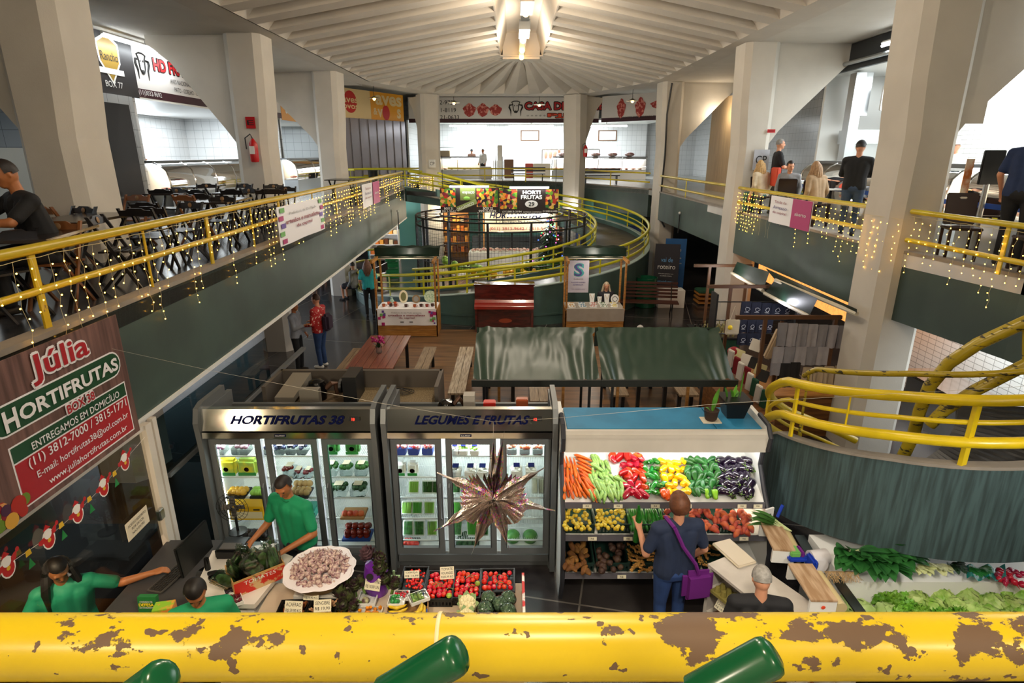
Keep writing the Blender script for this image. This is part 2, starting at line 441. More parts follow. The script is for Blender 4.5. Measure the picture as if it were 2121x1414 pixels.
def roof():
 px=5.55;zr,zp=8.55,7.7;c0=.35
 per=[];inn=[]
 st=1.15;fl=.5
 y=1.0
 def side(sgn,ys):
  for yy in ys:per.append((sgn*px+.05,yy));inn.append((c0+sgn*.78,yy))
 ys=[]
 while y<24.2:ys+=[y,y+fl];y+=st
 side(-1,ys)
 P=[(-px,24.6),(-3.35,29.5),(3.4,29.5),(px,24.6)]
 seg=[(P[i],P[i+1])for i in range(3)];lens=[math.dist(a,b)for a,b in seg];tot=sum(lens)
 n=15
 for i in range(n):
  for o in(.0,.45):
   d=(i+.18+o)/n*tot;k=0
   while d>lens[k]and k<2:d-=lens[k];k+=1
   a,b=seg[k];t=d/lens[k]
   per.append((a[0]+(b[0]-a[0])*t,a[1]+(b[1]-a[1])*t))
   an=math.pi*(1-(i+.18+o)/n)
   inn.append((c0+.8*math.cos(an),24.3+.8*math.sin(an)))
 for yy in ys[::-1]:per.append((px,yy));inn.append((c0+.78,yy))
 g=MB();vs=[];fs=[]
 D=.42;N=len(per)
 half=len(ys)
 for i in range(0,N,2):
  a0,a1=(per[i],per[i+1]);b0,b1=(inn[i],inn[i+1])
  k=len(vs)
  vs+=[(*a0,zp),(*a1,zp),(*b1,zr),(*b0,zr)];fs.append((k,k+3,k+2,k+1))
  if i+2<N:
   c_,d_=per[i+2],inn[i+2];far=i<half
   A,B=(a1,b1);C,E=(c_,d_)
   if i>=half+2*n-1:A,B,C,E=C,E,A,B
   k=len(vs)
   def tw(p,q,t):return(p[0]+(q[0]-p[0])*t,p[1]+(q[1]-p[1])*t)
   o1=tw(C,E,.04);i1=tw(C,E,.93)
   vs+=[(*C,zp),(*E,zr),(*tw(C,E,.9),zr-.1+D),(*tw(C,E,.07),zp+D),(*A,zp),(*B,zr)]
   fs+=[(k,k+1,k+2,k+3),(k+3,k+2,k+5,k+4),(k,k+3,k+4),(k+1,k+5,k+2)]
 g.add(vs,fs)
 g.b2(-6.4,6.4,.5,31,8.95,9.1)if False else None
 r=MB()
 out=[(-6.1,1.0),(-6.1,24.9),(-3.8,30.6),(3.85,30.6),(6.1,24.9),(6.1,1.0)]
 inr=[(-px+.05,1.0),(-px,24.6),(-3.35,29.5),(3.4,29.5),(px,24.6),(px,1.0)]
 for i in range(5):
  a,b,c,d=out[i],out[i+1],inr[i+1],inr[i]
  g.add([(*a,zp-.03),(*b,zp-.03),(*c,zp),(*d,zp)],[(0,3,2,1)])
  g.add([(*a,zp-.03),(*b,zp-.03),(*b,zp+.85),(*a,zp+.85)],[(0,1,2,3)])
 for s in(-1,1):
  g.hexa([(c0+s*.78,1,zr),(c0+s*.78,24.6,zr),(c0+s*.82,24.6,zr),(c0+s*.82,1,zr),(c0+s*.55,1,zr+.8),(c0+s*.55,24.6,zr+.8),(c0+s*.9,24.6,zr+.8),(c0+s*.9,1,zr+.8)])
 g.b2(c0-.8,c0+.8,1,25.3,zr+.8,zr+.9)
 g.b2(c0-.7,c0+.7,24.4,24.7,zr-.1,zr+.8)
 ci=[(c0+.82*math.cos(t*math.pi/12),24.3+.82*math.sin(t*math.pi/12))for t in range(13)]
 g.prism(ci,zr-.02,zr+.02)
 o=struct('ceiling_ribbed',g,M_ceil);
 return o
roof()
slab('roof_deck',[(-14,.9),(14,.9),(14,46),(-14,46)],9.5,9.6,M_white)
sl=MB()
sl.prism([(-14,.9),(-6.1,.9),(-6.1,26),(-14,26)],7.68,7.85)
sl.prism([(14,.9),(14,26),(6.1,26),(6.1,.9)],7.68,7.85)
sl.b2(-14,14,25,46,8.5,8.6);sl.b2(-14,-6.1,25.9,26,7.68,8.55);sl.b2(6.1,14,25.9,26,7.68,8.55)
struct('ceiling_outer',sl,M_white)
struct('wall_near_upper',MB().b2(-13,13,-4.2,-4,0,9.5),M_white)
sl=MB();sl.b2(-14,14,-4,.95,7.68,7.85);struct('ceiling_near',sl,M_white)
struct('floor_gallery_entry',MB().b2(-14,14,-4,-1.2,ZU-.2,ZU),M_upfloorw)
struct('wall_left',MB().b2(-13.2,-13,-4.2,46,0,9.5),M_tile)
struct('wall_right',MB().b2(13,13.2,-4.2,46,0,9.5),M_tile)
wn=empty('window_1',(-12.9,22,0));wn['kind']='structure';MB().b2(-12.98,-12.95,15,28,.1,2.5).obj('window_pane',mat('daylight pane','e8f2ff',.5,emit=3.5),wn)
for y in(15,18.2,21.5,24.8,28):MB().b2(-12.96,-12.9,y-.06,y+.06,0,2.6).obj('window_frame',M_steel,wn)
lamp('daylight','AREA',(-12.8,21.5,1.3),320,(.85,.93,1),12,2.3,rot=(0,R(-90),0))
struct('wall_back',MB().b2(-13,13,44,44.2,0,9.5),M_tile)
#RAILINGS AND RAMPS
def yel_worn(name,scale=3.0,lo=.60,hi=.63,chip='6b5540',base='d9ae12',base2='c99a0c',stretch=(1,1,1),rough=.3,near=False):
 m=bpy.data.materials.new(name);m.use_nodes=True;nt=m.node_tree;b=nt.nodes['Principled BSDF']
 L=nt.links;N=nt.nodes.new
 t=N('ShaderNodeTexCoord');mp=N('ShaderNodeMapping');mp.inputs['Scale'].default_value=stretch
 L.new(t.outputs['Object'],mp.inputs[0])
 a=N('ShaderNodeTexNoise');a.inputs['Scale'].default_value=scale;a.inputs['Detail'].default_value=8;a.inputs['Roughness'].default_value=.62
 L.new(mp.outputs[0],a.inputs['Vector'])
 fac=a.outputs['Fac']
 if near:
  sx=N('ShaderNodeSeparateXYZ');L.new(t.outputs['Object'],sx.inputs[0])
  def MR(src,a0,a1,b0,b1):
   q=N('ShaderNodeMapRange');q.inputs[1].default_value=a0;q.inputs[2].default_value=a1;q.inputs[3].default_value=b0;q.inputs[4].default_value=b1;L.new(src,q.inputs[0]);return q.outputs[0]
  def MA(op,p,q):
   m_=N('ShaderNodeMath');m_.operation=op;L.new(p,m_.inputs[0]);L.new(q,m_.inputs[1]);return m_.outputs[0]
  zz=MR(sx.outputs[2],4.34,4.392,-.085,.026);xx=MR(sx.outputs[0],0,.6,-.028,.036)
  n3=N('ShaderNodeTexNoise');n3.inputs['Scale'].default_value=36;n3.inputs['Detail'].default_value=3;L.new(t.outputs['Object'],n3.inputs['Vector'])
  fac=MA('MAXIMUM',MA('ADD',MA('ADD',fac,zz),xx),MR(n3.outputs['Fac'],0,1,-.115,.885))
 r=N('ShaderNodeValToRGB');r.color_ramp.elements[0].position=lo;r.color_ramp.elements[1].position=hi
 r.color_ramp.elements[0].color=(0,0,0,1);r.color_ramp.elements[1].color=(1,1,1,1)
 L.new(fac,r.inputs[0])
 n2=N('ShaderNodeTexNoise');n2.inputs['Scale'].default_value=5;L.new(t.outputs['Object'],n2.inputs['Vector'])
 y=N('ShaderNodeMix');y.data_type='RGBA';y.inputs[6].default_value=(*srgb(base),1);y.inputs[7].default_value=(*srgb(base2),1)
 L.new(n2.outputs['Fac'],y.inputs[0])
 mx=N('ShaderNodeMix');mx.data_type='RGBA';L.new(r.outputs[0],mx.inputs[0]);L.new(y.outputs[2],mx.inputs[6])
 mx.inputs[7].default_value=(*srgb(chip),1);L.new(mx.outputs[2],b.inputs['Base Color'])
 rr=N('ShaderNodeMapRange');rr.inputs[3].default_value=rough;rr.inputs[4].default_value=.6;L.new(r.outputs[0],rr.inputs[0]);L.new(rr.outputs[0],b.inputs['Roughness'])
 bp=N('ShaderNodeBump');bp.invert=True;bp.inputs['Strength'].default_value=.5;bp.inputs['Distance'].default_value=.003
 L.new(r.outputs[0],bp.inputs['Height']);L.new(bp.outputs[0],b.inputs['Normal'])
 return m
M_near=yel_worn('chipped yellow pipe paint',13.0,.552,.558,stretch=(.7,1,1),chip='66503e',base='d8bf20',base2='cdb01a',near=True)
M_oldyel=yel_worn('old yellow enamel',7.0,.68,.72,base='c4ab1c',base2='a98f18')
M_chipyel=yel_worn('scuffed yellow enamel',12.0,.56,.6,chip='2f2a1c',base='b7a020',base2='8f7d1c',stretch=(.6,.6,2))
def rail_thing(name,label,paths,posts,m=M_yel,r=.045,n=10,lowr=None):
 """paths = [(partname, pts, radius)], posts = [(p0, p1, width, thickness)]"""
 p0=Vector(paths[0][1][0]);t=empty(name,(p0.x,p0.y,p0.z-.75),0,label,'railing')
 for pn,pts,rr in paths:MB().tube(pts,rr,n).obj(pn,m,t)
 for q in posts:
  a,b,wd,th=q[:4];a=Vector(a);b=Vector(b);mb=MB()
  if wd<.035:mb.cyl(a,b,wd/2,n=8)
  else:
   d=Vector(q[4])if len(q)>4 else Vector((0,1,0))
   s=d.normalized()*wd/2;o=Vector((-d.y,d.x,0)).normalized()*th/2
   mb.hexa([tuple(x)for x in(a-s-o,a+s-o,a+s+o,a-s+o,b-s-o,b+s-o,b+s+o,b-s+o)])
  mb.obj('post',m,t)
 return t
def along(path,y):
 for a,b in zip(path[:-1],path[1:]):
  if min(a[1],b[1])<=y<=max(a[1],b[1]):
   k=(y-a[1])/(b[1]-a[1]);return a[0]+(b[0]-a[0])*k
 return path[0][0]
LR=[(x-.07,y)for x,y in EL]
def lp(y,z):return(along(LR,y),y,z)
ysamp=[-1,.5,2,3.5,4.5,6,8,9.9,12,15,18,21,24,26.8]
posts=[]
for y,wd in((2.0,.07),(4.95,.07),(6.6,.03),(8.1,.07),(9.6,.03),(10.9,.07),(13.0,.03),(15,.07),(17.4,.03),(19.6,.07),(22,.03),(24.4,.07),(26.6,.07)):
 posts.append((lp(y,ZU+.04),lp(y,4.26),wd,.02))
rail_left=rail_thing('gallery_railing','long yellow two-bar railing of the left gallery, hung with fairy lights',[('top_rail',[lp(y,4.28)for y in ysamp],.046),('lower_rail',[lp(y,3.93)for y in ysamp],.034)],posts,M_oldyel)
def seg_rail(label,a,b,zt,zl,posts_n,m=M_yel,ends=(0,0),name='gallery_railing'):
 a=Vector((*a,0));b=Vector((*b,0));d=b-a
 def at(t,z):p=a+d*t;return(p.x,p.y,z)
 ps=[(at(t,ZU+.03),at(t,zt-.02),.06,.018,tuple(d.normalized()))for t in posts_n]
 return rail_thing(name,label,[('top_rail',[at(0,zt),at(.5,zt),at(1,zt)],.04),('lower_rail',[at(0,zl),at(.5,zl),at(1,zl)],.036)],ps,m)
seg_rail('yellow railing of the right gallery between the two big columns, with a hanging pink banner',(6.02,16.3),(6.1,10.15),4.19,3.82,[])
seg_rail('yellow railing at the near end of the right gallery, in front of two dark chairs',(6.1,9.15),(6.4,4.4),4.21,3.78,[.36],)
seg_rail('short yellow railing of the right gallery beyond the second column',(5.97,25),(6.05,17),4.2,3.83,[.5])
seg_rail('yellow railing above the slanting green wall behind the ring ramp',(3.5,32.0),(5.9,26.2),4.25,3.88,[.5])
seg_rail('straight yellow railing across the far end before the meat shop',(-3.6,34.5),(3.4,32.3),4.27,3.9,[.3,.62])
seg_rail('yellow railing in front of the grey strip curtain',(-8.2,33.8),(-4.4,34.4),4.27,3.9,[.2,.8])
CR=Vector((-.4,23.0,0));RO,RI=5.5,3.65
def ramp_z(ph):
 K=[(-80,0.0),(-40,.45),(0,.95),(45,1.33),(90,1.75),(150,2.35),(190,2.85),(230,3.5)]
 for(a,za),(b,zb)in zip(K[:-1],K[1:]):
  if ph<=b:return za+(zb-za)*(ph-a)/(b-a)
 return K[-1][1]
def rp(ph,r,dz=0,flat=None):
 a=R(ph);return(CR.x+r*math.sin(a),CR.y-r*math.cos(a),(ramp_z(ph)if flat is None else flat)+dz)
PH=[-80+5*i for i in range(63)]
g=MB()
for a,b in zip(PH[:-1],PH[1:]):
 lo=0 if b<=125 else None
 g.hexa([rp(a,RI,-.16),rp(a,RO,-.16),rp(b,RO,-.16),rp(b,RI,-.16),rp(a,RI),rp(a,RO),rp(b,RO),rp(b,RI)])
M_rampfl=mat('ramp floor','47433f',.35,var=.2,vscale=3)
ramp=struct('ramp_floor',g,M_rampfl)
def ring_wall(name,r0,r1,ph0,ph1,z_of_lo,dz_hi,m,step=5):
 g=MB();p=ph0
 while p<ph1-.1:
  q=min(p+step,ph1)
  za,zb=z_of_lo(p),z_of_lo(q)
  g.hexa([rp(p,r0,0,za),rp(p,r1,0,za),rp(q,r1,0,zb),rp(q,r0,0,zb),rp(p,r0,dz_hi),rp(p,r1,dz_hi),rp(q,r1,dz_hi),rp(q,r0,dz_hi)])
  p=q
 return struct(name,g,m,smooth=True)
M_green2=mat('ring wall green','46605a',.5,col2='3c524d',vscale=.8,spec=.5)
ring_wall('wall_ramp_outer',RO,RO+.12,-80,120,lambda p:0,.16,M_green2)
ring_wall('wall_ramp_outer_high',RO,RO+.12,120,230,lambda p:ramp_z(p)-.45,.16,M_green2)
ring_wall('wall_ramp_inner',RI-.1,RI,-80,230,lambda p:max(0,ramp_z(p)-(.35 if p<110 else .14)),.14,M_green2)
g=MB();p=-80
while p<100:
 g.hexa([rp(p,RO+.12,0,0.3),rp(p,RO+.15,0,.3),rp(p+5,RO+.15,0,.3),rp(p+5,RO+.12,0,.3),rp(p,RO+.12,0,.36),rp(p,RO+.15,0,.36),rp(p+5,RO+.15,0,.36),rp(p+5,RO+.12,0,.36)]);p+=5
struct('trim_ramp_band',g,M_green2,True)
g=MB();p=-80
while p<230:
 g.hexa([rp(p,RO-.02,.16),rp(p,RO+.14,.16),rp(p+5,RO+.14,.16),rp(p+5,RO-.02,.16),rp(p,RO-.02,.19),rp(p,RO+.14,.19),rp(p+5,RO+.14,.19),rp(p+5,RO-.02,.19)]);p+=5
struct('trim_ramp_curb',g,mat('pale curb','9db0aa',.5),True)
ps=[(rp(p,RO+.05,.18),rp(p,RO+.05,.84),.055,.02,(math.cos(R(p)),math.sin(R(p)),0))for p in range(-70,231,15)]
PE=[-80+4*i for i in range(78)]
rail_thing('ramp_railing','outer yellow triple-bar railing curling up around the ring ramp',[('top_rail',[rp(p,RO+.05,.86)for p in PE],.05),('middle_rail',[rp(p,RO+.02,.62)for p in PE],.024),('lower_rail',[rp(p,RO+.05,.42)for p in PE],.045)],ps,M_yelg)
ps=[(rp(p,RI-.05,.1),rp(p,RI-.05,.8),.05,.02,(math.cos(R(p)),math.sin(R(p)),0))for p in range(-60,226,18)]
rail_thing('ramp_railing','inner yellow railing of the ring ramp, against the black cage',[('top_rail',[rp(p,RI-.05,.82)for p in PE[4:]],.05),('middle_rail',[rp(p,RI-.03,.6)for p in PE[4:]],.024),('lower_rail',[rp(p,RI-.05,.4)for p in PE[4:]],.042)],ps,M_yelg)
loop=[(-7.6,29.6),(-8.3,29.9),(-8.5,30.5),(-8.2,31.1),(-7.4,31.3),(-6.2,31.2),(-5.2,30.2),(-4.5,28.6),(-4.0,27.0)]
rail_thing('landing_railing','pale yellow looped railing at the top landing of the ring ramp',[('top_rail',[(x,y,4.3)for x,y in loop],.05),('lower_rail',[(x,y,3.9)for x,y in loop],.045)],[((x,y,ZU),(x,y,4.3),.05,.02)for x,y in loop[1::2]],M_yelg)
gp=[(-7.0+.35*math.cos(t),22.4+1.6*math.sin(t)+.0)for t in[R(90+12*i)for i in range(16)]]
gp=[(-5.95,26.2),(-6.6,25.9),(-6.95,25.2),(-6.9,24.2),(-6.6,23.0),(-6.1,21.9),(-5.5,20.9)]
rail_thing('guard_rail','low curved yellow guard rail standing on the ground left of the ring ramp',[('top_rail',[(x,y,1.0)for x,y in gp],.045),('lower_rail',[(x,y,.55)for x,y in gp],.04)],[((x,y,0),(x,y,1.0),.05,.02)for x,y in gp[::2]],M_yelg)
C2=Vector((4.8,6.2,0));R2=1.7
def z2(ph):
 K=[(-200,.2),(-150,.9),(-90,1.95),(-45,2.27),(0,2.5),(60,2.9),(130,3.4),(160,3.55)]
 for(a,za),(b,zb)in zip(K[:-1],K[1:]):
  if ph<=b:return za+(zb-za)*(ph-a)/(b-a)
 return 3.55
def q2(ph,r,dz=0,flat=None):
 a=R(ph);return(C2.x+r*math.sin(a),C2.y-r*math.cos(a),(z2(ph)if flat is None else flat)+dz)
def lo2(ph):return z2(ph)-(.97 if ph>-110 else max(.3,.97+(ph+110)*.012))
g=MB();g2=MB();g3=MB();p=-150
while p<75:
 q=p+5
 g.hexa([q2(p,R2-.08,0,lo2(p)),q2(p,R2,0,lo2(p)),q2(q,R2,0,lo2(q)),q2(q,R2-.08,0,lo2(q)),q2(p,R2-.08),q2(p,R2),q2(q,R2),q2(q,R2-.08)])
 g2.hexa([q2(p,R2-.1),q2(p,R2+.02),q2(q,R2+.02),q2(q,R2-.1),q2(p,R2-.1,.03),q2(p,R2+.02,.03),q2(q,R2+.02,.03),q2(q,R2-.1,.03)])
 if True:g3.hexa([q2(p,.25,-.75),q2(p,R2-.08,-.75),q2(q,R2-.08,-.75),q2(q,.25,-.75),q2(p,.25,-.62),q2(p,R2-.08,-.62),q2(q,R2-.08,-.62),q2(q,.25,-.62)])
 p=q
o=struct('wall_spiral_outer',g,M_greenst,True);g2.obj('curb',M_curb,o)
struct('floor_spiral_ramp',g3,mat('dark ramp floor','2c2d2f',.4))
P2=list(range(-190,76,6))
ps=[(q2(-82,R2,.02),q2(-82,R2,.62),.05,.025,(0,1,0)),(q2(-27,R2-.02,.02),q2(-27,R2,.66),.06,.04,(1,.3,0)),(q2(-60,R2,.3),q2(-60,R2,.64),.02,.02),(q2(20,R2,.02),q2(20,R2,.66),.06,.04,(1,-.3,0)),(q2(-120,R2,.0),q2(-120,R2,.62),.05,.02,(0,1,0)),(q2(-160,R2,.0),q2(-160,R2,.62),.05,.02,(0,1,0))]
rail_thing('spiral_railing','thick yellow outer railing of the small spiral ramp beside the lettuce stall',[('top_rail',[q2(p,R2+(0 if p>-95 else .0),.66)for p in P2],.052),('lower_rail',[q2(p,R2,.26)for p in P2],.052),('middle_rail',[q2(p,R2-.03,.44)for p in P2],.024)],ps,mat('bright yellow enamel','dfc21a',.3,var=.12,vscale=3,spec=.6))
rail_thing('spiral_railing','scuffed dark-patched inner handrail of the small spiral ramp',[('top_rail',[q2(p,R2-.3,.8)for p in range(-100,120,6)],.03)],[(q2(-95,R2-.3,-.5),q2(-95,R2-.3,.8),.03,.02),(q2(60,R2-.3,-.5),q2(60,R2-.3,.8),.03,.02)],M_chipyel)
def pd(L):return[PD(*q)for q in L]
arc=pd([(1868,950,6.2),(1892,900,6.1),(1905,850,6.0),(1925,800,5.9),(1965,752,5.75),(2025,712,5.6),(2121,668,5.4),(2230,620,5.2)])
arc2=pd([(1925,880,5.9),(1955,850,5.8),(2020,808,5.65),(2121,757,5.45),(2230,700,5.3)])
rail_thing('stair_handrail','scuffed yellow handrail sweeping up and out to the right above the spiral ramp',[('top_rail',arc,.06),('lower_rail',arc2,.058)],[(arc[3],arc2[1],.03,.02),(arc[6],arc2[3],.03,.02)],M_chipyel)
rn=empty('near_railing',(0,.32,ZU),0,'thick yellow pipe railing with large patches of chipped paint, nearest to the viewer','railing')
MB().tube([(-2.2,.702,4.351),(-1,.70,4.349),(0,.70,4.349),(1,.70,4.351),(2.2,.70,4.353)],.0462,40).obj('top_rail',M_near,rn,ang=80)
MB().tube([(-2.2,.70,3.95),(0,.70,3.95),(2.2,.70,3.95)],.04,16).obj('lower_rail',M_near,rn)
for x in(-1.6,1.75):MB().b2(x-.03,x+.03,.68,.72,3.3,4.33).obj('post',M_near,rn)
MB().b2(-3.9,6.4,.35,.8,3.2,3.36).obj('bracket',M_curb,rn)
tie=MB().lathe([(.0467,-.003),(.0477,-.0015),(.0477,.0015),(.0467,.003)],40)
tb=tie.obj('cable_tie',mat('clear nylon','e8dcb0',.4),None);tb.location=(-.107,.70,4.35);tb.rotation_euler=(0,R(88),0)
tag(tb,'clear plastic cable tie around the thick near pipe','cable tie')
M_gpl=mat('glossy green plastic','0a4e2d',.2,spec=.6)
def handle(p_tip,p_root,label):
 a=Vector(p_root);b=Vector(p_tip);d=(b-a).normalized()
 t=empty('chair_arm',tuple(a),0,label,'chair arm','green plastic bars in front of the pipe')
 mb=MB();r=.017
 pts=[a,a+(b-a)*.9,a+(b-a)*.96,b]
 mb.tube(pts,[r,r*1.02,r*.93,r*.6],16);mb.obj('bar',M_gpl,t,ang=80)
 m2=MB();c=a+(b-a)*.62+Vector((-.006,-.012,-.012));m2.tube([c,c+Vector((0,-.008,-.012)),c+Vector((.0,-.02,-.09))],[.004,.02,.022],16)
 m2.sph(tuple(c+Vector((0,-.008,-.014))),.021,14,8);m2.obj('knuckle',M_gpl,t,ang=80)
handle(PD(955,1350,.50),PD(800,1440,.52),'glossy green plastic bar, middle one of the three before the pipe')
handle(PD(1607,1352,.50),PD(1440,1440,.52),'glossy green plastic bar, right one of the three before the pipe')
handle(PD(340,1402,.50),PD(255,1462,.52),'glossy green plastic bar just peeping in, left one of the three before the pipe')
#FRIDGES, DISPLAY CASE, COUNTERS
M_mirror=mat('polished steel','d4d6d0',.13,1.0)
M_door=mat('fridge door grey','6e7376',.35,.2)
M_inner=mat('fridge liner','e8eeec',.5)
M_navy=mat('navy lettering','080f3a',.8,spec=.1)
M_gl=glass('door glass','f4faf8',.02,.02)
M_wire=mat('white wire','dfe6e4',.4)
M_red=mat('red led','ff2a1a',.5,emit=5)
M_blue=mat('blue board','2f82ad',.55,var=.15,vscale=3)
M_offw=mat('off white enamel','cfcac0',.4,var=.06,vscale=3)
M_black=mat('black plastic','121314',.35)
def face(cx,y,z,):return frameM((cx,y,z),(1,0,0),(0,0,1))
def fridge(x0,x1,label,text,led):
 yf=6.3;t=empty('display_fridge',((x0+x1)/2,6.7,0),0,label,'fridge','three-door glass fridges')
 W=x1-x0
 b=MB()
 b.b2(x0,x0+.06,yf,7.0,.0,2.18);b.b2(x1-.06,x1,yf,7.0,.0,2.18)
 b.b2(x0,x1,6.95,7.0,.1,2.0);b.b2(x0,x1,yf,7.0,.1,.2);b.b2(x0,x1,yf+.02,7.0,1.86,1.93)
 b.b2(x0,x1,yf+.06,6.95,.0,.1)
 b.obj('body',M_greym,t)
 l=MB();l.b2(x0+.06,x1-.06,6.93,6.95,.2,1.86);l.b2(x0+.06,x0+.07,yf+.05,6.95,.2,1.86);l.b2(x1-.07,x1-.06,yf+.05,6.95,.2,1.86);l.b2(x0+.06,x1-.06,yf+.05,6.95,.2,.22)
 l.obj('liner',M_inner,t)
 for x in(x0-.01,x1-.05):
  m=MB();m.prism([(yf-.13,0.05),(yf-.13,1.75),(yf-.16,2.1),(yf-.1,2.26),(yf+.02,2.3),(yf+.55,2.3),(yf+.55,2.18),(yf+.05,2.15),(yf+.03,.05)],x,x+.06,axis='x')
  m.obj('side_frame',M_greym,t,ang=25)
 h=MB();h.add([(x0+.05,yf-.12,1.99),(x1-.05,yf-.12,1.99),(x1-.05,yf-.06,2.24),(x0+.05,yf-.06,2.24),(x0+.05,yf+.02,1.99),(x1-.05,yf+.02,1.99),(x1-.05,yf+.02,2.24),(x0+.05,yf+.02,2.24)],[(0,1,2,3),(4,7,6,5),(3,2,6,7),(0,4,5,1),(0,3,7,4),(1,5,6,2)])
 hd=h.obj('header_panel',M_mirror,t)
 mw=MB();M=frameM(((x0+x1)/2+(.02 if led else .03),yf-.095,2.12),(1,0,0),(0,.06,.25))
 mw.text(text,M,w=W*(.64 if led else .66),h=.105,off=.03,shear=.35,ext=.004);mw.obj('lettering',M_navy,hd,smooth=False)
 g=MB();g.b2(x0+.05,x1-.05,yf-.13,yf-.02,1.9,1.975);tr=g.obj('lower_trim',M_mirror,t)
 g=MB();g.b2(x0+.9,x0+1.03,yf-.135,yf-.13,1.925,1.955);bd=g.obj('badge',M_navy,tr)
 g=MB();g.text('SULFRIST',frameM((x0+.965,yf-.137,1.94),(1,0,0),(0,0,1)),w=.11,h=.018,ext=.001);g.obj('badge_lettering',M_whitep,tr,smooth=False)
 g=MB();M=frameM((x1-.24,yf-.1,2.135),(1,0,0),(0,.06,.25));g.box((0,0,.002),(.13,.045,.006),M);dp=g.obj('control_panel',M_black,hd)
 g=MB();g.text('18' if led else '12',frameM((x1-.25,yf-.105,2.135),(1,0,0),(0,.06,.25)),h=.03,ext=.006);g.obj('led_digits',M_red,hd,smooth=False)
 n=3;gap=.05;dw=(W-.12-gap*2)/n;DX=[]
 for i in range(n):
  a=x0+.06+i*(dw+gap);c=a+dw;f=MB();k=.065
  f.b2(a,a+k,yf-.03,yf+.02,.24,1.84);f.b2(c-k,c,yf-.03,yf+.02,.24,1.84)
  f.b2(a+k,c-k,yf-.03,yf+.02,.24,.33);f.b2(a+k,c-k,yf-.03,yf+.02,1.77,1.84)
  d=f.obj('door',M_door,t);d_in=MB()
  d_in.b2(a+k,a+k+.012,yf-.032,yf-.03,.33,1.77);d_in.b2(c-k-.012,c-k,yf-.032,yf-.03,.33,1.77)
  d_in.obj('door_edge',M_steel,d)
  MB().quad((a+k,yf,.33),(c-k,yf,.33),(c-k,yf,1.77),(a+k,yf,1.77)).obj('door_glass',M_gl,d,smooth=False)
  hx=a+.03 if i else c-.03
  MB().tube([(hx,yf-.035,1.25),(hx,yf-.07,1.22),(hx,yf-.075,1.0),(hx,yf-.07,.78),(hx,yf-.035,.75)],.013,8).obj('door_handle',M_greym,d)
  for hz in(1.7,.95,.4):pass
  DX.append((a+k,c-k))
  tb=MB();tb.cyl((a+.02,yf+.1,.35),(a+.02,yf+.1,1.8),.012,n=8);tb.obj('tube_light',M_lamp,t)
  lamp('fridge_lamp','AREA',((a+c)/2,yf+.16,1.8),5.5 if led else 9.0,(.92,1,.98),dw*.8,.12)
 for z in(.36,.68,.98,1.27,1.56):
  s=MB()
  for yy in(yf+.1,yf+.35,yf+.6):s.cyl((x0+.07,yy,z),(x1-.07,yy,z),.004,n=6)
  s.b2(x0+.07,x1-.07,yf+.085,yf+.093,z-.015,z+.003)
  xx=x0+.08
  while xx<x1-.08:s.cyl((xx,yf+.09,z+.004),(xx,yf+.62,z+.004),.0022,n=4,caps=False);xx+=.022
  s.obj('wire_shelf',M_wire,t,smooth=False)
 return t,DX
F1,D1=fridge(-3.65,-1.58,'glass fridge on the left whose header reads HORTIFRUTAS 38, behind the man in green','HORTIFRUTAS 38',True)
F2,D2=fridge(-1.5,.52,'glass fridge whose header reads LEGUMES E FRUTAS, behind the hanging foil star','LEGUMES E FRUTAS',False)
t=empty('machine_cabinet',(-2.1,7.2,0),0,'open-topped grey cabinet with compressors, standing back to back behind the fridges','cabinet')
b=MB();b.b2(-3.2,-.97,7.62,7.68,0,2.2);b.b2(-3.22,-3.17,7.03,7.68,0,2.2);b.b2(-1.0,-.95,7.03,7.68,0,2.2);b.obj('walls',mat('grey brown steel','5a544e',.4,.3),t)
g=MB();g.b2(-3.17,-2.05,7.03,7.62,1.78,1.9);g.obj('machine_deck',mat('dusty board','6d5b45',.8,var=.3,vscale=8),t)
g=MB();g.b2(-2.05,-1.0,7.03,7.62,1.85,1.95);g.obj('fibre_board',mat('osb board','8b7a5c',.8,col2='6a5a40',vscale=60),t)
g=MB()
for rr in(.05,.09,.13,.16,.19):g.tube([(-1.52+rr*math.cos(a),7.42+rr*.62*math.sin(a),1.97+(.19-rr)*.3)for a in[R(15*i)for i in range(24)]],.004,5,closed=True)
for i in range(10):g.cyl((-1.52,7.42,2.02),(-1.52+.19*math.cos(R(36*i)),7.42+.12*math.sin(R(36*i)),1.97),.003,n=4)
g.obj('fan_guard',M_black,t)
g=MB();g.lathe([(0,.28),(.05,.275),(.1,.25),(.125,.19),(.13,.08),(.12,.02),(.12,0)][::-1],20,c=(-2.62,7.35,1.9));g.obj('compressor',mat('gloss black','0b0b0c',.12),t)
g=MB();g.tube([(-2.5,7.35,2.05),(-2.42,7.36,2.12),(-2.38,7.4,2.1),(-2.37,7.42,1.95)],.035,10);g.obj('pipe',mat('copper brown','5b4234',.5,.5),t)
g=MB();g.b2(-2.2,-2.02,7.1,7.5,1.9,2.3);g.lathe([(.02,0),(.09,.02),(.1,.05)],14,M=frameM((-2.24,7.3,2.1),(0,0,1),(0,1,0)));g.obj('condenser',M_dark,t)
g=MB();g.hexa([(-3.1,7.1,1.95),(-2.85,7.1,1.95),(-2.75,7.55,2.1),(-3.0,7.55,2.1),(-3.1,7.1,2.02),(-2.85,7.1,2.02),(-2.75,7.55,2.2),(-3.0,7.55,2.2)]);g.obj('duct',mat('dusty steel','8a857b',.5,.4),t)
g=MB();g.b2(-2.75,-2.5,7.04,7.15,1.9,2.15);g.obj('control_box',mat('dusty steel','8a857b'),t)
t=empty('compressor_unit',(-.75,6.75,1.93),0,'round black compressor with grey box on top of the LEGUMES E FRUTAS fridge','compressor')
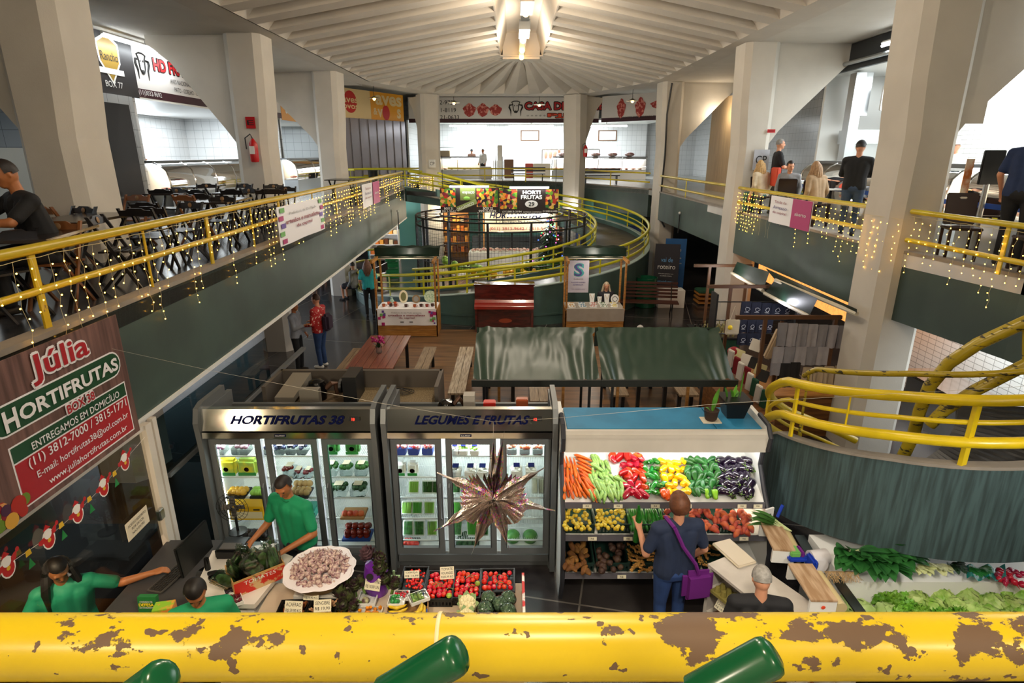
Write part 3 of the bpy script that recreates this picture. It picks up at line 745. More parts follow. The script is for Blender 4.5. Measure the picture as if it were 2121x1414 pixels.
g=MB();g.lathe([(.1,0),(.11,.05),(.11,.14),(.08,.19),(0,.21)],18,c=(-.82,6.75,1.93));g.obj('dome',mat('gloss black','0b0b0c'),t)
g=MB();g.b2(-.6,-.46,6.68,6.82,1.93,2.22);g.obj('box',mat('pale grey steel','a29d94',.5),t)
g=MB();g.tube([(-.72,6.75,2.08),(-.66,6.77,2.16),(-.6,6.8,2.05)],.03,8);g.obj('pipe',mat('copper brown','5b4234'),t)
tag(MB().b2(-.35,-.2,6.6,6.72,2.0,2.16,bev=.01).obj('junction_box',mat('red plastic','c22a22',.4)),'small red box on top of the LEGUMES E FRUTAS fridge','box')
tag(MB().b2(.05,.2,6.75,6.85,1.94,2.14,bev=.01).obj('control_box',mat('orange plastic','a4502e',.4)),'orange brown box at the right end of the fridge top','box')
t=empty('display_case',(1.8,6.3,0),0,'open white vegetable display case with a blue board on top','display case')
x0,x1=.6,2.87
b=MB();b.b2(x0,x1,6.62,6.7,.1,2.05);b.obj('back_panel',M_whitep,t)
for x in(x0-.05,x1):
 m=MB();m.prism([(6.7,0),(5.78,0),(5.6,.35),(5.6,.75),(5.72,1.15),(5.95,1.38),(6.12,1.6),(6.1,1.78),(5.98,1.86),(5.95,2.02),(6.05,2.12),(6.7,2.14)],x,x+.05,axis='x')
 m.obj('side_panel',M_whitep,t,ang=30)
 m=MB();m.tube([(x+.025,a,b_)for a,b_ in[(5.78,0),(5.6,.35),(5.59,.75),(5.71,1.15),(5.94,1.38),(6.11,1.6),(6.09,1.78),(5.97,1.86),(5.94,2.02),(6.04,2.13),(6.3,2.15)]],.028,8);m.obj('side_edging',mat('dark edging','33343a',.5),t)
m=MB();m.b2(x0,x1,5.98,6.7,2.0,2.04);m.add([(x0,5.97,1.83),(x1,5.97,1.83),(x1,6.0,2.08),(x0,6.0,2.08),(x0,6.03,1.83),(x1,6.03,1.83),(x1,6.05,2.08),(x0,6.05,2.08)],[(0,1,2,3),(4,7,6,5),(3,2,6,7),(0,4,5,1),(0,3,7,4),(1,5,6,2)]);m.obj('canopy',M_offw,t)
m=MB();m.b2(x0+.03,x0+1.72,6.08,6.66,2.05,2.075);m.b2(x0+1.73,x1-.03,6.08,6.66,2.05,2.077);m.obj('blue_board',M_blue,t)
m=MB();m.cyl((x0+.1,6.1,1.95),(x1-.1,6.1,1.95),.015,n=8);m.obj('tube_light',M_lamp,t)
lamp('case_lamp','AREA',(1.8,6.12,1.94),11,(1,.98,.93),2.2,.1,rot=(R(-12),0,0))
lamp('case_lamp','AREA',(1.8,5.95,1.2),6,(1,.85,.6),2.2,.06)
M_pricerail=mat('price rail','6c6a72',.3,.3)
def shelf(y0,z0,y1,z1,th=.03,rail=True):
 s=MB();s.hexa([(x0,y0,z0-th),(x1,y0,z0-th),(x1,y1,z1-th),(x0,y1,z1-th),(x0,y0,z0),(x1,y0,z0),(x1,y1,z1),(x0,y1,z1)])
 q=s.obj('shelf',M_whitep,t)
 r=MB();r.hexa([(x0,y0-.03,z0-.055),(x1,y0-.03,z0-.055),(x1,y0,z0-.055),(x0,y0,z0-.055),(x0,y0-.015,z0+.012),(x1,y0-.015,z0+.012),(x1,y0,z0+.012),(x0,y0,z0+.012)]);r.obj('price_rail',M_pricerail,q)
 return q
S1=shelf(5.82,1.27,6.6,1.56);S2=shelf(5.66,.955,6.5,1.07);S3=shelf(5.62,.475,6.5,.6)
M_tagm=mat('price card','e9e2c6',.6)
M_ink=mat('black ink','1d1b1a',.7)
M_inkb=mat('brown ink','4b4036',.7)
def price(name,loc,w,h,lines,label,tilt=60,rz=0,m=M_tagm,parent=None,cat='price card',group=None,ink=M_ink):
 M=Matrix.Translation(loc)@Euler((R(tilt),0,R(rz))).to_matrix().to_4x4()
 c=MB();c.box((0,0,0),(w,h,.003),M);o=c.obj(name,m,parent)
 if not parent:tag(o,label,cat,group)
 k=MB();n=len(lines)
 for i,s in enumerate(lines):k.text(s,M@Matrix.Translation((0,h*(.5-(i+.6)/(n+.2)),.002)),w=w*min(.86,.12*len(s)+.1),h=h/(n+.2)*.62,ext=.001)
 k.obj('lettering',ink,o,smooth=False)
 return o
i=0
for(yy,zz,xs,words)in((5.79,1.255,(.85,1.2,1.62,1.98,2.6,2.78),'CENOURA,ABOBRINHA,PIMENTAO,PIMENTAO,CHUCHU,BERINJELA'),(5.63,.94,(.9,1.3,1.85,2.6),'MARACUJA,MARACUJA,PEPINO,BATATA'),(5.59,.46,(1.25,1.65,2.35),'INHAME,BETERRABA,GENGIBRE')):
 for x,wd in zip(xs,words.split(',')):
  price('price_tag',(x,yy-.012,zz),.1,.042,['R$',],None,78,0,parent=t)
M_leaf=mat('leaf green','5c9a2e',.4,var=.25,vscale=9)
M_basket=mat('brown wicker','4a3324',.7,col2='2c1d14',kind='wave',vscale=40)
def leafmesh(mb,p,d,L,wd,curl=.3,m=None,n=6):
 d=Vector(d).normalized();s=d.cross(Vector((0,0,1)))
 s=s.normalized()if s.length>.01 else Vector((1,0,0));u=s.cross(d);pts=[]
 for i in range(n+1):
  t_=i/n;c=Vector(p)+d*L*t_-Vector((0,0,1))*curl*L*t_*t_
  w_=wd*math.sin(math.pi*min(1,t_*.93+.07))**.8
  pts+=[tuple(c-s*w_+u*w_*.25),tuple(c),tuple(c+s*w_+u*w_*.25)]
 fs=[]
 for i in range(n):
  a=i*3;fs+=[(a,a+1,a+4,a+3),(a+1,a+2,a+5,a+4)]
 mb.add(pts,fs,m)
t2=empty('potted_plant',(2.32,6.28,2.08),0,'single upright leaf in a dark wicker pot on a white dish on the blue board','plant')
MB().lathe([(.055,0),(.07,.02),(.085,.12),(.09,.13),(.08,.13),(.07,.11),(0,.11)],18,c=(2.32,6.28,2.09)).obj('pot',M_basket,t2)
MB().box((2.32,6.28,2.083),(.22,.17,.012),bev=.004).obj('dish',mat('cream dish','d8cfba',.4),t2)
l=MB();leafmesh(l,(2.33,6.28,2.19),(.22,.05,1),.3,.045,-.02);leafmesh(l,(2.31,6.28,2.19),(-.5,.1,.7),.1,.03);l.obj('leaves',M_leaf,t2)
t2=empty('potted_plant',(2.63,6.42,2.08),0,'leafy plant in a square black tub at the right end of the blue board','plant')
b=MB();b.hexa([(2.53,6.33,2.08),(2.73,6.33,2.08),(2.73,6.53,2.08),(2.53,6.53,2.08),(2.48,6.28,2.31),(2.78,6.28,2.31),(2.78,6.58,2.31),(2.48,6.58,2.31)]);b.b2(2.47,2.79,6.27,6.59,2.28,2.315);b.obj('pot',M_black,t2)
l=MB();random.seed(5)
for i in range(7):leafmesh(l,(2.6+random.uniform(-.06,.06),6.43,2.3),(random.uniform(-.5,.5),random.uniform(-.4,.4),1),random.uniform(.1,.2),.02,.15)
leafmesh(l,(2.68,6.4,2.3),(.05,0,1),.34,.022,-.05)
l.obj('leaves',M_leaf,t2)
M_board=mat('white laminate','d9d4cc',.35,var=.05,vscale=2)
t=empty('produce_table',(-1.1,4.6,0),0,'low paper-covered table crowded with trays of tomatoes, artichokes and cauliflower','table')
b=MB();b.b2(-2.45,.1,3.85,5.02,.78,.84);b.obj('tabletop',mat('cream paper','cbb79f',.7,var=.1,vscale=4),t)
b=MB();b.b2(-2.4,.05,3.9,4.98,.0,.78);b.obj('base',M_dark,t)
b=MB();b.b2(.1,.125,3.85,5.02,.62,.97);b.obj('side_board',mat('red and white board','e0dcd4',.5,col2='c22a24',vscale=6,ramp=(.45,.5)),t)
t=empty('white_counter',(-2.85,4.8,0),0,'white laminate counter under the garlic and the carton of bagged herbs','counter')
b=MB();b.prism([(-3.1,4.6),(-2.46,4.6),(-2.34,5.3),(-2.75,5.5),(-3.25,5.4)],.9,.95);b.obj('worktop',M_board,t)
b=MB();b.prism([(-3.05,4.65),(-2.5,4.65),(-2.4,5.2),(-3.15,5.3)],0,.9);b.obj('base',M_whitep,t)
M_desk=mat('dark grey desk','3d3b3c',.4)
t=empty('checkout_desk',(-3.55,4.8,0),0,'dark checkout desk with monitor and keyboard beside the glass office','desk')
b=MB();b.b2(-3.88,-3.12,3.8,5.65,.86,.9);b.obj('desktop',M_desk,t)
b=MB();b.b2(-3.3,-3.2,4.0,5.6,0,.86);b.b2(-3.86,-3.82,4.0,5.6,0,.86);b.obj('legs_panel',M_desk,t)
k=PZ(352,1190,.92)
t=empty('computer_keyboard',(-3.5,5.02,.9),R(78),'black computer keyboard on the checkout desk','keyboard')
b=MB();b.box((-3.5,5.02,.915),(.44,.17,.022),rot=(0,0,R(78)),bev=.006);b.obj('case',mat('grey plastic','55514d',.5),t)
b=MB();Mk=Matrix.Translation((-3.5,5.02,.93))@Matrix.Rotation(R(78),4,'Z')
for i in range(18):
 for j in range(5):b.box((-.2+.0235*i,-.06+.028*j,0),(.019,.022,.008),Mk)
b.obj('keys',mat('dark keys','2a2725',.5),t)
t=empty('computer_monitor',(-3.22,5.1,.9),0,'thin black computer monitor seen edge-on at the checkout','monitor')
b=MB();b.box((-3.24,5.08,1.22),(.035,.5,.34),bev=.008,rot=(0,R(-4),R(-6)));b.obj('screen',M_black,t)
b=MB();b.lathe([(.12,0),(.12,.015),(.03,.03),(.025,.18)],20,c=(-3.15,5.1,.9));b.obj('stand',mat('gloss black','0b0b0c'),t)
t=empty('receipt_printer',(-3.0,5.45,.9),0,'black printer between the monitor and the first fridge','printer')
b=MB();b.box((-3.0,5.38,1.0),(.3,.26,.12),bev=.02);b.obj('body',M_black,t);b=MB();b.box((-3.0,5.32,1.065),(.2,.1,.012));b.obj('lid',mat('grey plastic','55514d'),t)
t=empty('telephone',(-2.98,4.9,.95),0,'black round-based device beside the monitor','telephone')
b=MB();b.sph((-2.98,4.95,.98),(.09,.07,.05));b.obj('base',mat('gloss black','0b0b0c'),t);b=MB();b.tube([(-3.05,4.93,1.03),(-2.98,4.93,1.05),(-2.9,4.95,1.03)],.022,8);b.obj('handset',M_black,t)
t=empty('desk_fan',(-3.15,5.75,.9),0,'black desk fan standing in front of the left end of the first fridge','fan')
b=MB()
for rr in(.06,.1,.14,.18):b.tube([(-3.15+rr*math.cos(R(15*i)),5.75,1.25+rr*math.sin(R(15*i)))for i in range(24)],.003,5,closed=True)
for i in range(24):b.cyl((-3.15,5.72,1.25),(-3.15+.18*math.cos(R(15*i)),5.75,1.25+.18*math.sin(R(15*i))),.002,n=4)
b.obj('guard',M_black,t)
b=MB()
for i in range(4):b.box((-3.15+.07*math.cos(R(90*i)),5.77,1.25+.07*math.sin(R(90*i))),(.11,.01,.06),rot=(R(20),-R(90*i),0))
b.obj('blades',mat('grey plastic','55514d'),t);b=MB();b.cyl((-3.15,5.79,.92),(-3.15,5.79,1.2),.015);b.lathe([(.1,0),(.1,.02),(.02,.03)],16,c=(-3.15,5.79,.9));b.obj('stand',M_black,t)
tag(MB().sph((-3.42,4.42,.925),(.055,.035,.022),14,8).obj('computer_mouse',mat('red gloss','d0201c',.2)),'red computer mouse on the checkout desk','mouse')
t=empty('carton',(-3.28,4.38,.9),R(12),'small green and orange printed carton on the checkout desk','box')
b=MB();b.box((-3.2,4.42,1.0),(.17,.12,.2),rot=(0,0,R(12)),bev=.003);b.obj('box',mat('carton print','d98a3c',.5,col2='7fae2e',vscale=5,ramp=(.45,.5)),t)
t=empty('booklet_stand',(-3.5,4.47,.9),0,'upright green consumer code booklet reading CODIGO DE DEFESA','booklet')
b=MB();b.box((-3.42,4.53,1.0),(.17,.05,.2),rot=(R(-8),0,0));b.obj('cover',mat('booklet green','1f6b34',.5),t)
k=MB();Mx=frameM((-3.42,4.50,1.0),(1,0,0),(0,.14,1))
k.text('CODIGO DE',Mx@Matrix.Translation((0,.06,.003)),w=.12,h=.018,ext=.001,m=M_whitep);k.text('DEFESA',Mx@Matrix.Translation((0,.03,.003)),w=.14,h=.03,ext=.001,m=mat('yellow print','f0d428',.5),off=.02);k.text('DO CONSUMIDOR',Mx@Matrix.Translation((0,.0,.003)),w=.13,h=.016,ext=.001,m=M_whitep);k.obj('lettering',None,t,smooth=False)
tag(MB().box((-3.55,4.33,.92),(.22,.16,.035),bev=.01,rot=(0,0,R(8))).obj('card_terminal',M_black),'black card terminal tray on the front of the checkout desk','card reader')
t=empty('glazed_partition',(-3.9,5.0,0),0,'tall glass office partition under the left gallery behind the christmas garland','glass partition')
b=MB();b.b2(-3.93,-3.85,5.62,5.72,0,2.33);b.b2(-3.93,-3.87,5.78,5.85,0,2.33);b.b2(-3.93,-3.87,3.3,5.62,2.28,2.33);b.obj('frame',mat('white aluminium','d8d0c6',.35),t)
MB().quad((-3.9,3.2,1.0),(-3.9,5.62,1.0),(-3.9,5.62,2.28),(-3.9,3.2,2.28)).obj('pane',glass('office glass','e4eceb',.01,.02),t,smooth=False)
MB().quad((-3.9,5.85,.1),(-3.9,8.9,.1),(-3.9,8.9,2.28),(-3.9,5.85,2.28)).obj('pane',glass('dark office glass','5f7a80',.04,.02),t,smooth=False)
MB().b2(-3.93,-3.88,5.85,9,.0,.1).obj('sill',M_greym,t)
MB().box((-3.84,5.56,1.3),(.05,.09,.13),bev=.01).obj('lock',M_steel,t)
b=MB();b.prism([(-3.95,5.9),(-3.87,5.9),(-3.87,10.5),(-3.95,10.5)],1.55,1.6);b.obj('rail',M_greym,t)
lamp('office_fill','POINT',(-4.3,3.6,2.2),80,(1,.72,.45),.1)  # added fill light without a fitting, brightens the woman at the checkout
t=empty('office_desk',(-4.9,5.4,0),0,'dark blue-grey desk inside the glass office','desk')
b=MB();b.b2(-5.6,-4.1,5.3,5.9,.9,.94);b.obj('desktop',mat('navy desk','28323f',.4),t);b=MB();b.b2(-5.5,-4.2,5.75,5.8,0,.9);b.obj('panel',mat('navy desk','28323f'),t)
t=empty('low_stool',(-4.9,4.2,0),0,'dark stool on the brown floor of the glass office','stool')
b=MB();b.b2(-5.2,-4.75,4.0,4.4,.42,.46);b.obj('seat',M_dark,t)
for x in(-5.15,-4.8):
 for y in(4.05,4.35):MB().b2(x-.02,x+.02,y-.02,y+.02,0,.42).obj('leg',M_dark,t)
f=MB();f.b2(-9,-3.9,2.5,9,0,.01);struct('floor_office',f,mat('brown office floor','5a4026',.35,var=.3,vscale=2))
struct('wall_office',MB().b2(-9,-8.9,2.5,9.5,0,2.75),mat('cream office wall','b7a183',.7))
tt=PX(285,1083,-3.87)
Mn=frameM(tuple(tt),(0,1,0),(0,0,1))
b=MB();b.box((0,0,0),(.36,.2,.004),Mn);n_=b.obj('notice',mat('cream sheet','e3d6bd',.6));tag(n_,'paper notice reading ACESSO RESTRITO POR FAVOR NAO ENTRE on the office glass','notice')
k=MB();
for i,s in enumerate(('ACESSO RESTRITO','POR FAVOR','NAO ENTRE')):k.text(s,Mn@Matrix.Translation((0,.05-.05*i,.003)),w=(.3,.2,.2)[i],h=.028,ext=.001)
k.obj('lettering',M_ink,n_,smooth=False)
XB=-3.86
M_bann=mat('banner wood print','7d5a52',.55,col2='4c342f',kind='noise',vscale=2.2,stretch=(1,9,.6),ramp=(.3,.7))
M_redp=mat('banner red','a81420',.5);M_grp=mat('banner green','0f4423',.5);M_wh=mat('banner white','f1eef0',.5)
bn=empty('shop_banner',(XB,4.6,2.3),0,'large brown banner reading Julia Hortifrutas Box 38 with phone numbers','banner')
XB2=-3.8
MB().b2(XB2-.012,XB2,3.0,5.46,2.36,3.58).obj('cloth',M_bann,bn)
BM=frameM((XB2,4.72,2.97),(0,1,0),(0,0,1))
def BT(x,y,z=.004):return BM@Matrix.Translation((x,y,z))
def rrect(mb,x,y,w_,h_,r_,m,z=.003):
 pts=[]
 for cx,cy,a0 in((x+w_/2-r_,y+h_/2-r_,0),(x-w_/2+r_,y+h_/2-r_,90),(x-w_/2+r_,y-h_/2+r_,180),(x+w_/2-r_,y-h_/2+r_,270)):
  for i in range(5):a=R(a0+i*22.5);pts.append((cx+r_*math.cos(a),cy+r_*math.sin(a),z))
 mb.add(pts,[tuple(range(len(pts)))],m,BM)
k=MB()
rrect(k,-.09,.17,1.5,.25,.12,M_wh,.002);rrect(k,-.09,.17,1.47,.22,.108,M_grp,.004)
rrect(k,-.04,-.3,1.4,.52,.003,M_wh,.002);rrect(k,-.04,-.115,1.37,.125,.002,M_grp,.004);rrect(k,-.04,-.368,1.37,.355,.002,M_redp,.004)
k.obj('panels',None,bn,smooth=False)
k=MB()
k.otext('Júlia',BT(-.05,.44,.009),.66,.25,M_redp,M_wh,.02,.02)
k.text('H',BT(-.655,.16,.006),w=.13,h=.17,m=M_wh,off=.03);k.text('ORTIFRUTAS',BT(.02,.165,.006),w=1.18,h=.125,m=M_wh,off=.03)
k.otext('BOX 38',BT(.05,.0,.009),.34,.08,M_redp,M_wh,.012,.02)
k.text('ENTREGAMOS EM DOMICÍLIO',BT(.0,-.115,.006),w=1.08,h=.08,m=M_wh,off=.01)
k.text('(11) 3812-7000 / 3815-1771',BT(.0,-.25,.006),w=1.22,h=.1,m=M_wh,off=.01)
k.text('E-mail: hortifrutas38@uol.com.br',BT(.02,-.37,.006),w=1.16,h=.08,m=M_wh,off=.008)
k.text('www.juliahortifrutas.com.br',BT(.04,-.485,.006),w=1.02,h=.075,m=M_wh,off=.008)
k.obj('lettering',None,bn,smooth=False)
random.seed(11);k=MB()
FC=[mat('print '+c,c,.5)for c in('d8a23a','b0281e','4a2140','6a8a2a','e0a060','8a2030')]
for i in range(46):
 yy=random.uniform(-1.25,-.62);zz=-.58+abs(random.gauss(0,.16))-(.0 if yy<-.9 else .02);zz=min(zz,-.05)
 rr=random.uniform(.035,.075)
 if yy>-.64-rr:continue
 k.add([(yy+rr*math.cos(R(30*j)),zz+rr*math.sin(R(30*j)),.003+i*.00012)for j in range(12)],[tuple(range(12))],FC[i%6],BM)
k.obj('fruit_print',None,bn,smooth=False)
gl=empty('paper_garland',(-3.86,4.5,1.6),0,'slanting paper garland of red and white ornaments, bells and small trees on the glass','garland')
figs=[(15,1170),(100,1112),(160,1060),(214,1006),(258,953)]
M_gred=mat('garland red','b51f22',.5);M_gyel=mat('garland yellow','d3ab2a',.5);M_ggr=mat('garland green','1e7a3a',.5);M_glw=mat('garland white','ece8e2',.5)
def blob(mb,M,pts,z,m):mb.add([(a,b,z)for a,b in pts],[tuple(range(len(pts)))],m,M)
def ell(cx,cy,a,b,n=14):return[(cx+a*math.cos(2*math.pi*i/n),cy+b*math.sin(2*math.pi*i/n))for i in range(n)]
for u,v in figs:
 p=PX(u,v,-3.86);M=frameM(tuple(p),(0,1,0),(0,0,1));s=.92;k=MB();M=M@Matrix.Scale(s,4)
 blob(k,M,ell(0,-.02,.075,.1),.001,M_glw);blob(k,M,[(-.11,.02),(-.09,-.03),(.09,-.0),(.12,.07),(.08,.06),(.03,.03),(-.03,.03)],.0015,M_gred)
 blob(k,M,ell(0,-.03,.062,.075),.002,M_gred);blob(k,M,ell(0,.035,.045,.05),.003,M_glw);
 blob(k,M,[(-.045,.08),(.045,.08),(0,.13)],.004,M_gred);blob(k,M,ell(0,-.03,.02,.02),.004,M_gyel);blob(k,M,ell(.12,.07,.02,.022),.003,M_gred);blob(k,M,ell(-.1,.0,.018,.02),.003,M_gred)
 k.obj('red_ornament_cutout',None,gl,smooth=False)
for u,v in[(60,1150),(128,1092),(186,1038),(238,985)]:
 p=PX(u,v,-3.86);M=frameM(tuple(p),(0,1,0),(0,0,1));k=MB()
 blob(k,M,[(-.03,.0),(.03,0),(.022,.05),(-.022,.05)],.001,M_gyel);k.obj('bell_cutout',None,gl,smooth=False)
 k=MB();blob(k,M,[(-.035,-.11),(.035,-.11),(0,-.02)],.001,M_ggr);k.obj('tree_cutout',None,gl,smooth=False)
MB().tube([PX(u,v,-3.865)for u,v in[(15,1160)]+figs+[(300,905)]],.0012,4).obj('string',M_glw,gl)
#PRODUCE
def jit(mb,amp,sc,seed=0):
 out=[]
 for v in mb.v:
  p=Vector(v);n=noise.noise_vector(p*sc+Vector((seed,seed*1.7,3)));out.append(tuple(p+n*amp))
 mb.v=out
def proto(name,mb,m,label,cat,group,parts=(),ang=60):
 o=mb.obj(name,m,None,ang=ang);tag(o,label,cat,group)
 for pn,pm,mm in parts:pm.obj(pn,mm,o,ang=ang)
 return Proto(o)
def longveg(prof,L,bend=0.0,n=12,lobes=0,la=0.0):
 """profile along x, centred"""
 mb=MB();mb.lathe([(r,t*L)for t,r in prof],n,lobes=lobes,lamp=la)
 out=[]
 for x,y,z in mb.v:
  t=z/L-.5;out.append((t*L,y,x+bend*(1-4*t*t)-bend*.5))
 mb.v=out;return mb
def lv(name,prof,L,m,label,cat,group,bend=0,jitter=0,n=12,parts=(),seed=0,lobes=0,la=0.0):
 mb=longveg(prof,L,bend,n,lobes,la)
 if jitter:jit(mb,jitter,18,seed)
 return proto(name,mb,m,label,cat,group,parts)
M_carrot=mat('carrot','e06a1c',.45,col2='c9560f',vscale=14,objvar=.12)
M_zuc=mat('zucchini','9fbf68',.35,col2='56853a',vscale=9,kind='noise',stretch=(1.2,9,9),ramp=(.42,.58),objvar=.1)
M_rpep=mat('red pepper','b01410',.14,spec=.7,objvar=.25,coat=.3)
M_gpep=mat('green pepper','1f7a22',.15,spec=.7,objvar=.25,coat=.3)
M_ypep=mat('yellow pepper','f3b80e',.16,spec=.7,objvar=.1,coat=.3)
M_chay=mat('dark green squash','194c20',.28,col2='2f6a2c',vscale=12,objvar=.2)
M_egg=mat('eggplant skin','1c0f26',.12,spec=.7,coat=.4)
M_stem=mat('vegetable stem','5d7d33',.5)
M_maru=mat('yellow fruit','e4c02e',.35,col2='c8b545',vscale=8,objvar=.12)
M_cuc=mat('cucumber','1f5c1c',.3,col2='2f7a26',vscale=20,objvar=.15)
M_swp=mat('sweet potato','8f3a44',.6,col2='b5552a',vscale=8,ramp=(.4,.6),objvar=.15)
M_yam=mat('brown root','8b5f2a',.75,col2='6a4520',vscale=14,objvar=.15)
M_beet=mat('beet root','5c4630',.6,col2='3f2a24',vscale=8,objvar=.15)
M_ging=mat('ginger root','b98a45',.7,col2='8b622c',vscale=16,objvar=.12)
M_garl=mat('garlic','cfb9ab',.5,col2='784558',vscale=5,stretch=(9,9,.6),ramp=(.38,.6),objvar=.1)
M_tom=mat('tomato','cf1c10',.15,spec=.7,objvar=.12,coat=.3)
M_crate=mat('dark green crate','16332c',.5)
M_crateb=mat('black crate','151617',.45)
def PSL(u,v,y0,z0,y1,z1,lift=0.0):
 d=ray(u,v);k=(z1-z0)/(y1-y0);t=(z0+lift-k*y0-ZC)/(d.z-k*d.y)
 return Vector((d.x*t,d.y*t,ZC+d.z*t))
SH1=(5.82,1.27,6.6,1.56);SH2=(5.66,.955,6.5,1.07);SH3=(5.62,.475,6.5,.6)
TILT1=math.atan2(.29,.78)
def scatter(poly_u,v0,v1,rows,sh,fn,lift0=.02,lift1=.05):
 """poly_u(v)->(ulo,uhi); fn(p, row, k)"""
 for r in range(len(rows)):
  v=v0+(v1-v0)*(r+.5)/len(rows);lo,hi=poly_u(v);n=rows[r]
  for k in range(n):
   u=lo+(hi-lo)*(k+.5+random.uniform(-.2,.2))/n
   fn(PSL(u,v+random.uniform(-3,3),*sh,lift=random.uniform(lift0,lift1)),r,k)
random.seed(21)
carr=lv('carrot',[(0,.002),(.05,.012),(.12,.019),(.2,.021),(.5,.017),(.8,.011),(.97,.004),(1,.001)],.23,M_carrot,'orange carrot in the fan-shaped heap at the left end of the display case','carrot','carrots in the display case',bend=.006,parts=[('stem',MB().cyl((-.118,0,-.003),(-.108,0,-.003),.006,n=6),M_stem)])
for i in range(64):
 if i<34:
  k=i;u=1168+(k%7)*7.5;v=958+(k//7)*14.5+random.uniform(-4,4);rz=90+(k%7)*4+random.uniform(-7,7)
  if u>1195 and v<985:v+=30
 else:
  k=i-34;v=946+k*2.8;u=1206+(k%3)*5+min(14,k*.4);rz=158-k*1.6+random.uniform(-6,6);rz=rz+180
 p=PSL(u,v,*SH1,lift=random.uniform(.025,.085))
 carr.put(p,Euler((TILT1*math.sin(R(rz))*0,-TILT1*math.sin(R(rz)),R(rz))),random.uniform(.78,1.0))
zuc=lv('zucchini',[(0,.006),(.04,.009),(.1,.012),(.2,.02),(.5,.026),(.85,.029),(.96,.022),(1,.004)],.2,M_zuc,'pale striped green zucchini in the heap right of the carrots','zucchini','zucchini in the display case',bend=.008,parts=[('stem',MB().cyl((-.112,0,-.004),(-.095,0,-.004),.008,.011,n=8),M_stem)])
def uz(v):return(1228,1243)if v<962 else((1225,1262)if v<985 else(1221,1291))
scatter(uz,945,1030,[3,4,5,9,10,10],SH1,lambda p,r,k:zuc.put(p,Euler((0,-TILT1 if r!=2 else 0,R(90+random.uniform(-22,22)+(60 if random.random()<.12 else 0)))),random.uniform(.8,1.05)),.03,.07)
def pepper(name,m,label,cat,group,L=.115,r=.042,sk=None):
 mb=MB();mb.lathe([(0,-.01),(.014,0),(r*.75,-.006+.0),(r,.018),(r*.97,L*.45),(r*.82,L*.78),(r*.5,L*.96),(0.008,L*.93)],20,lobes=4,lamp=.2)
 mb.v=[(x,y,z-L/2)for x,y,z in mb.v];jit(mb,.006,14,L*50)
 st=MB();st.tube([(0,0,-L/2),(0,.003,-L/2-.012),(.004,.008,-L/2-.03)],[.009,.006,.007],8)
 return proto(name,mb,m,label,cat,group,[('stem',st,M_stem)])
rp_=pepper('bell_pepper',M_rpep,'glossy red bell pepper in the heap between zucchini and green peppers','bell pepper','red peppers in the display case',.125,.043)
gp_=pepper('bell_pepper',M_gpep,'glossy green bell pepper in the column beside the red ones','bell pepper','green peppers in the display case',.12,.038)
yp_=pepper('bell_pepper',M_ypep,'bright yellow bell pepper in the heap at the middle of the case','bell pepper','yellow peppers in the display case',.11,.042)
def rr3():return Euler((R(random.uniform(60,130)),R(random.uniform(-40,40)),R(random.uniform(-60,60))))
scatter(lambda v:(1262,1335)if v<958 else((1286,1336)if v<985 else(1292,1338)),942,1028,[5,4,4,3,4,4],SH1,lambda p,r,k:rp_.put(p,rr3(),random.uniform(.9,1.15)),.045,.09)
scatter(lambda v:(1334,1366)if v<1000 else(1336,1380),948,1026,[3,3,3,4,4],SH1,lambda p,r,k:gp_.put(p,rr3(),random.uniform(.85,1.1)),.04,.08)
scatter(lambda v:(1368,1420)if v<990 else(1382,1430),950,1026,[4,4,4,4,4],SH1,lambda p,r,k:yp_.put(p,rr3(),random.uniform(.85,1.1)),.04,.09)
op=pepper('bell_pepper',mat('orange pepper','d9581a',.15,spec=.7,objvar=.2),'orange-red bell pepper at the edge of the red and yellow heaps','bell pepper','orange peppers in the display case')
for u,v in((1267,946),(1300,941),(1322,944),(1375,1022),(1383,1026)):op.put(PSL(u,v,*SH1,lift=.06),rr3(),1.05)
chay=lv('squash',[(0,.004),(.05,.018),(.15,.027),(.35,.031),(.6,.042),(.85,.044),(.96,.03),(1,.003)],.145,M_chay,'dark green pear-shaped squash heaped left of the eggplants','squash','dark green squashes in the display case',jitter=.003,lobes=5,la=.12,parts=[('stem',MB().cyl((-.08,0,0),(-.068,0,0),.006,n=6),M_stem)])
scatter(lambda v:(1418,1492)if v<1000 else(1428,1492),946,1026,[6,6,6,6,6],SH1,lambda p,r,k:chay.put(p,Euler((R(random.uniform(-30,30)),R(random.uniform(-20,20))-TILT1,R(90+random.uniform(-70,70)))),random.uniform(.85,1.1)),.04,.08)
lim=lv('squash',[(0,.004),(.05,.018),(.15,.027),(.35,.031),(.6,.042),(.85,.044),(.96,.03),(1,.003)],.12,mat('light green squash','84b82e',.3,objvar=.1),'light green squash at the front edge among dark ones','squash','light green squashes in the display case',jitter=.003,lobes=5,la=.12)
for u,v in((1465,1022),(1481,1024)):lim.put(PSL(u,v,*SH1,lift=.07),Euler((0,-.6,R(90))),1.0)
egg=lv('eggplant',[(0,.004),(.03,.02),(.12,.026),(.3,.031),(.6,.042),(.85,.043),(.96,.028),(1,.003)],.19,M_egg,'shiny dark purple eggplant heaped at the right end of the display case','eggplant','eggplants in the display case',bend=.01,parts=[('calyx',MB().lathe([(.007,-.02),(.009,0),(.028,.008),(.03,.028),(.027,.03)],10,lobes=5,lamp=.5,M=frameM((-.095,0,-.004),(0,1,0),(0,0,1))),M_stem)])
scatter(lambda v:(1487,1552)if v<990 else(1492,1560),948,1026,[5,6,6,6,6],SH1,lambda p,r,k:egg.put(p,Euler((0,R(random.uniform(-15,25))-TILT1*0,R(90+random.uniform(-60,60)))),(random.uniform(.75,.95),1.3,1.3)),.045,.09)
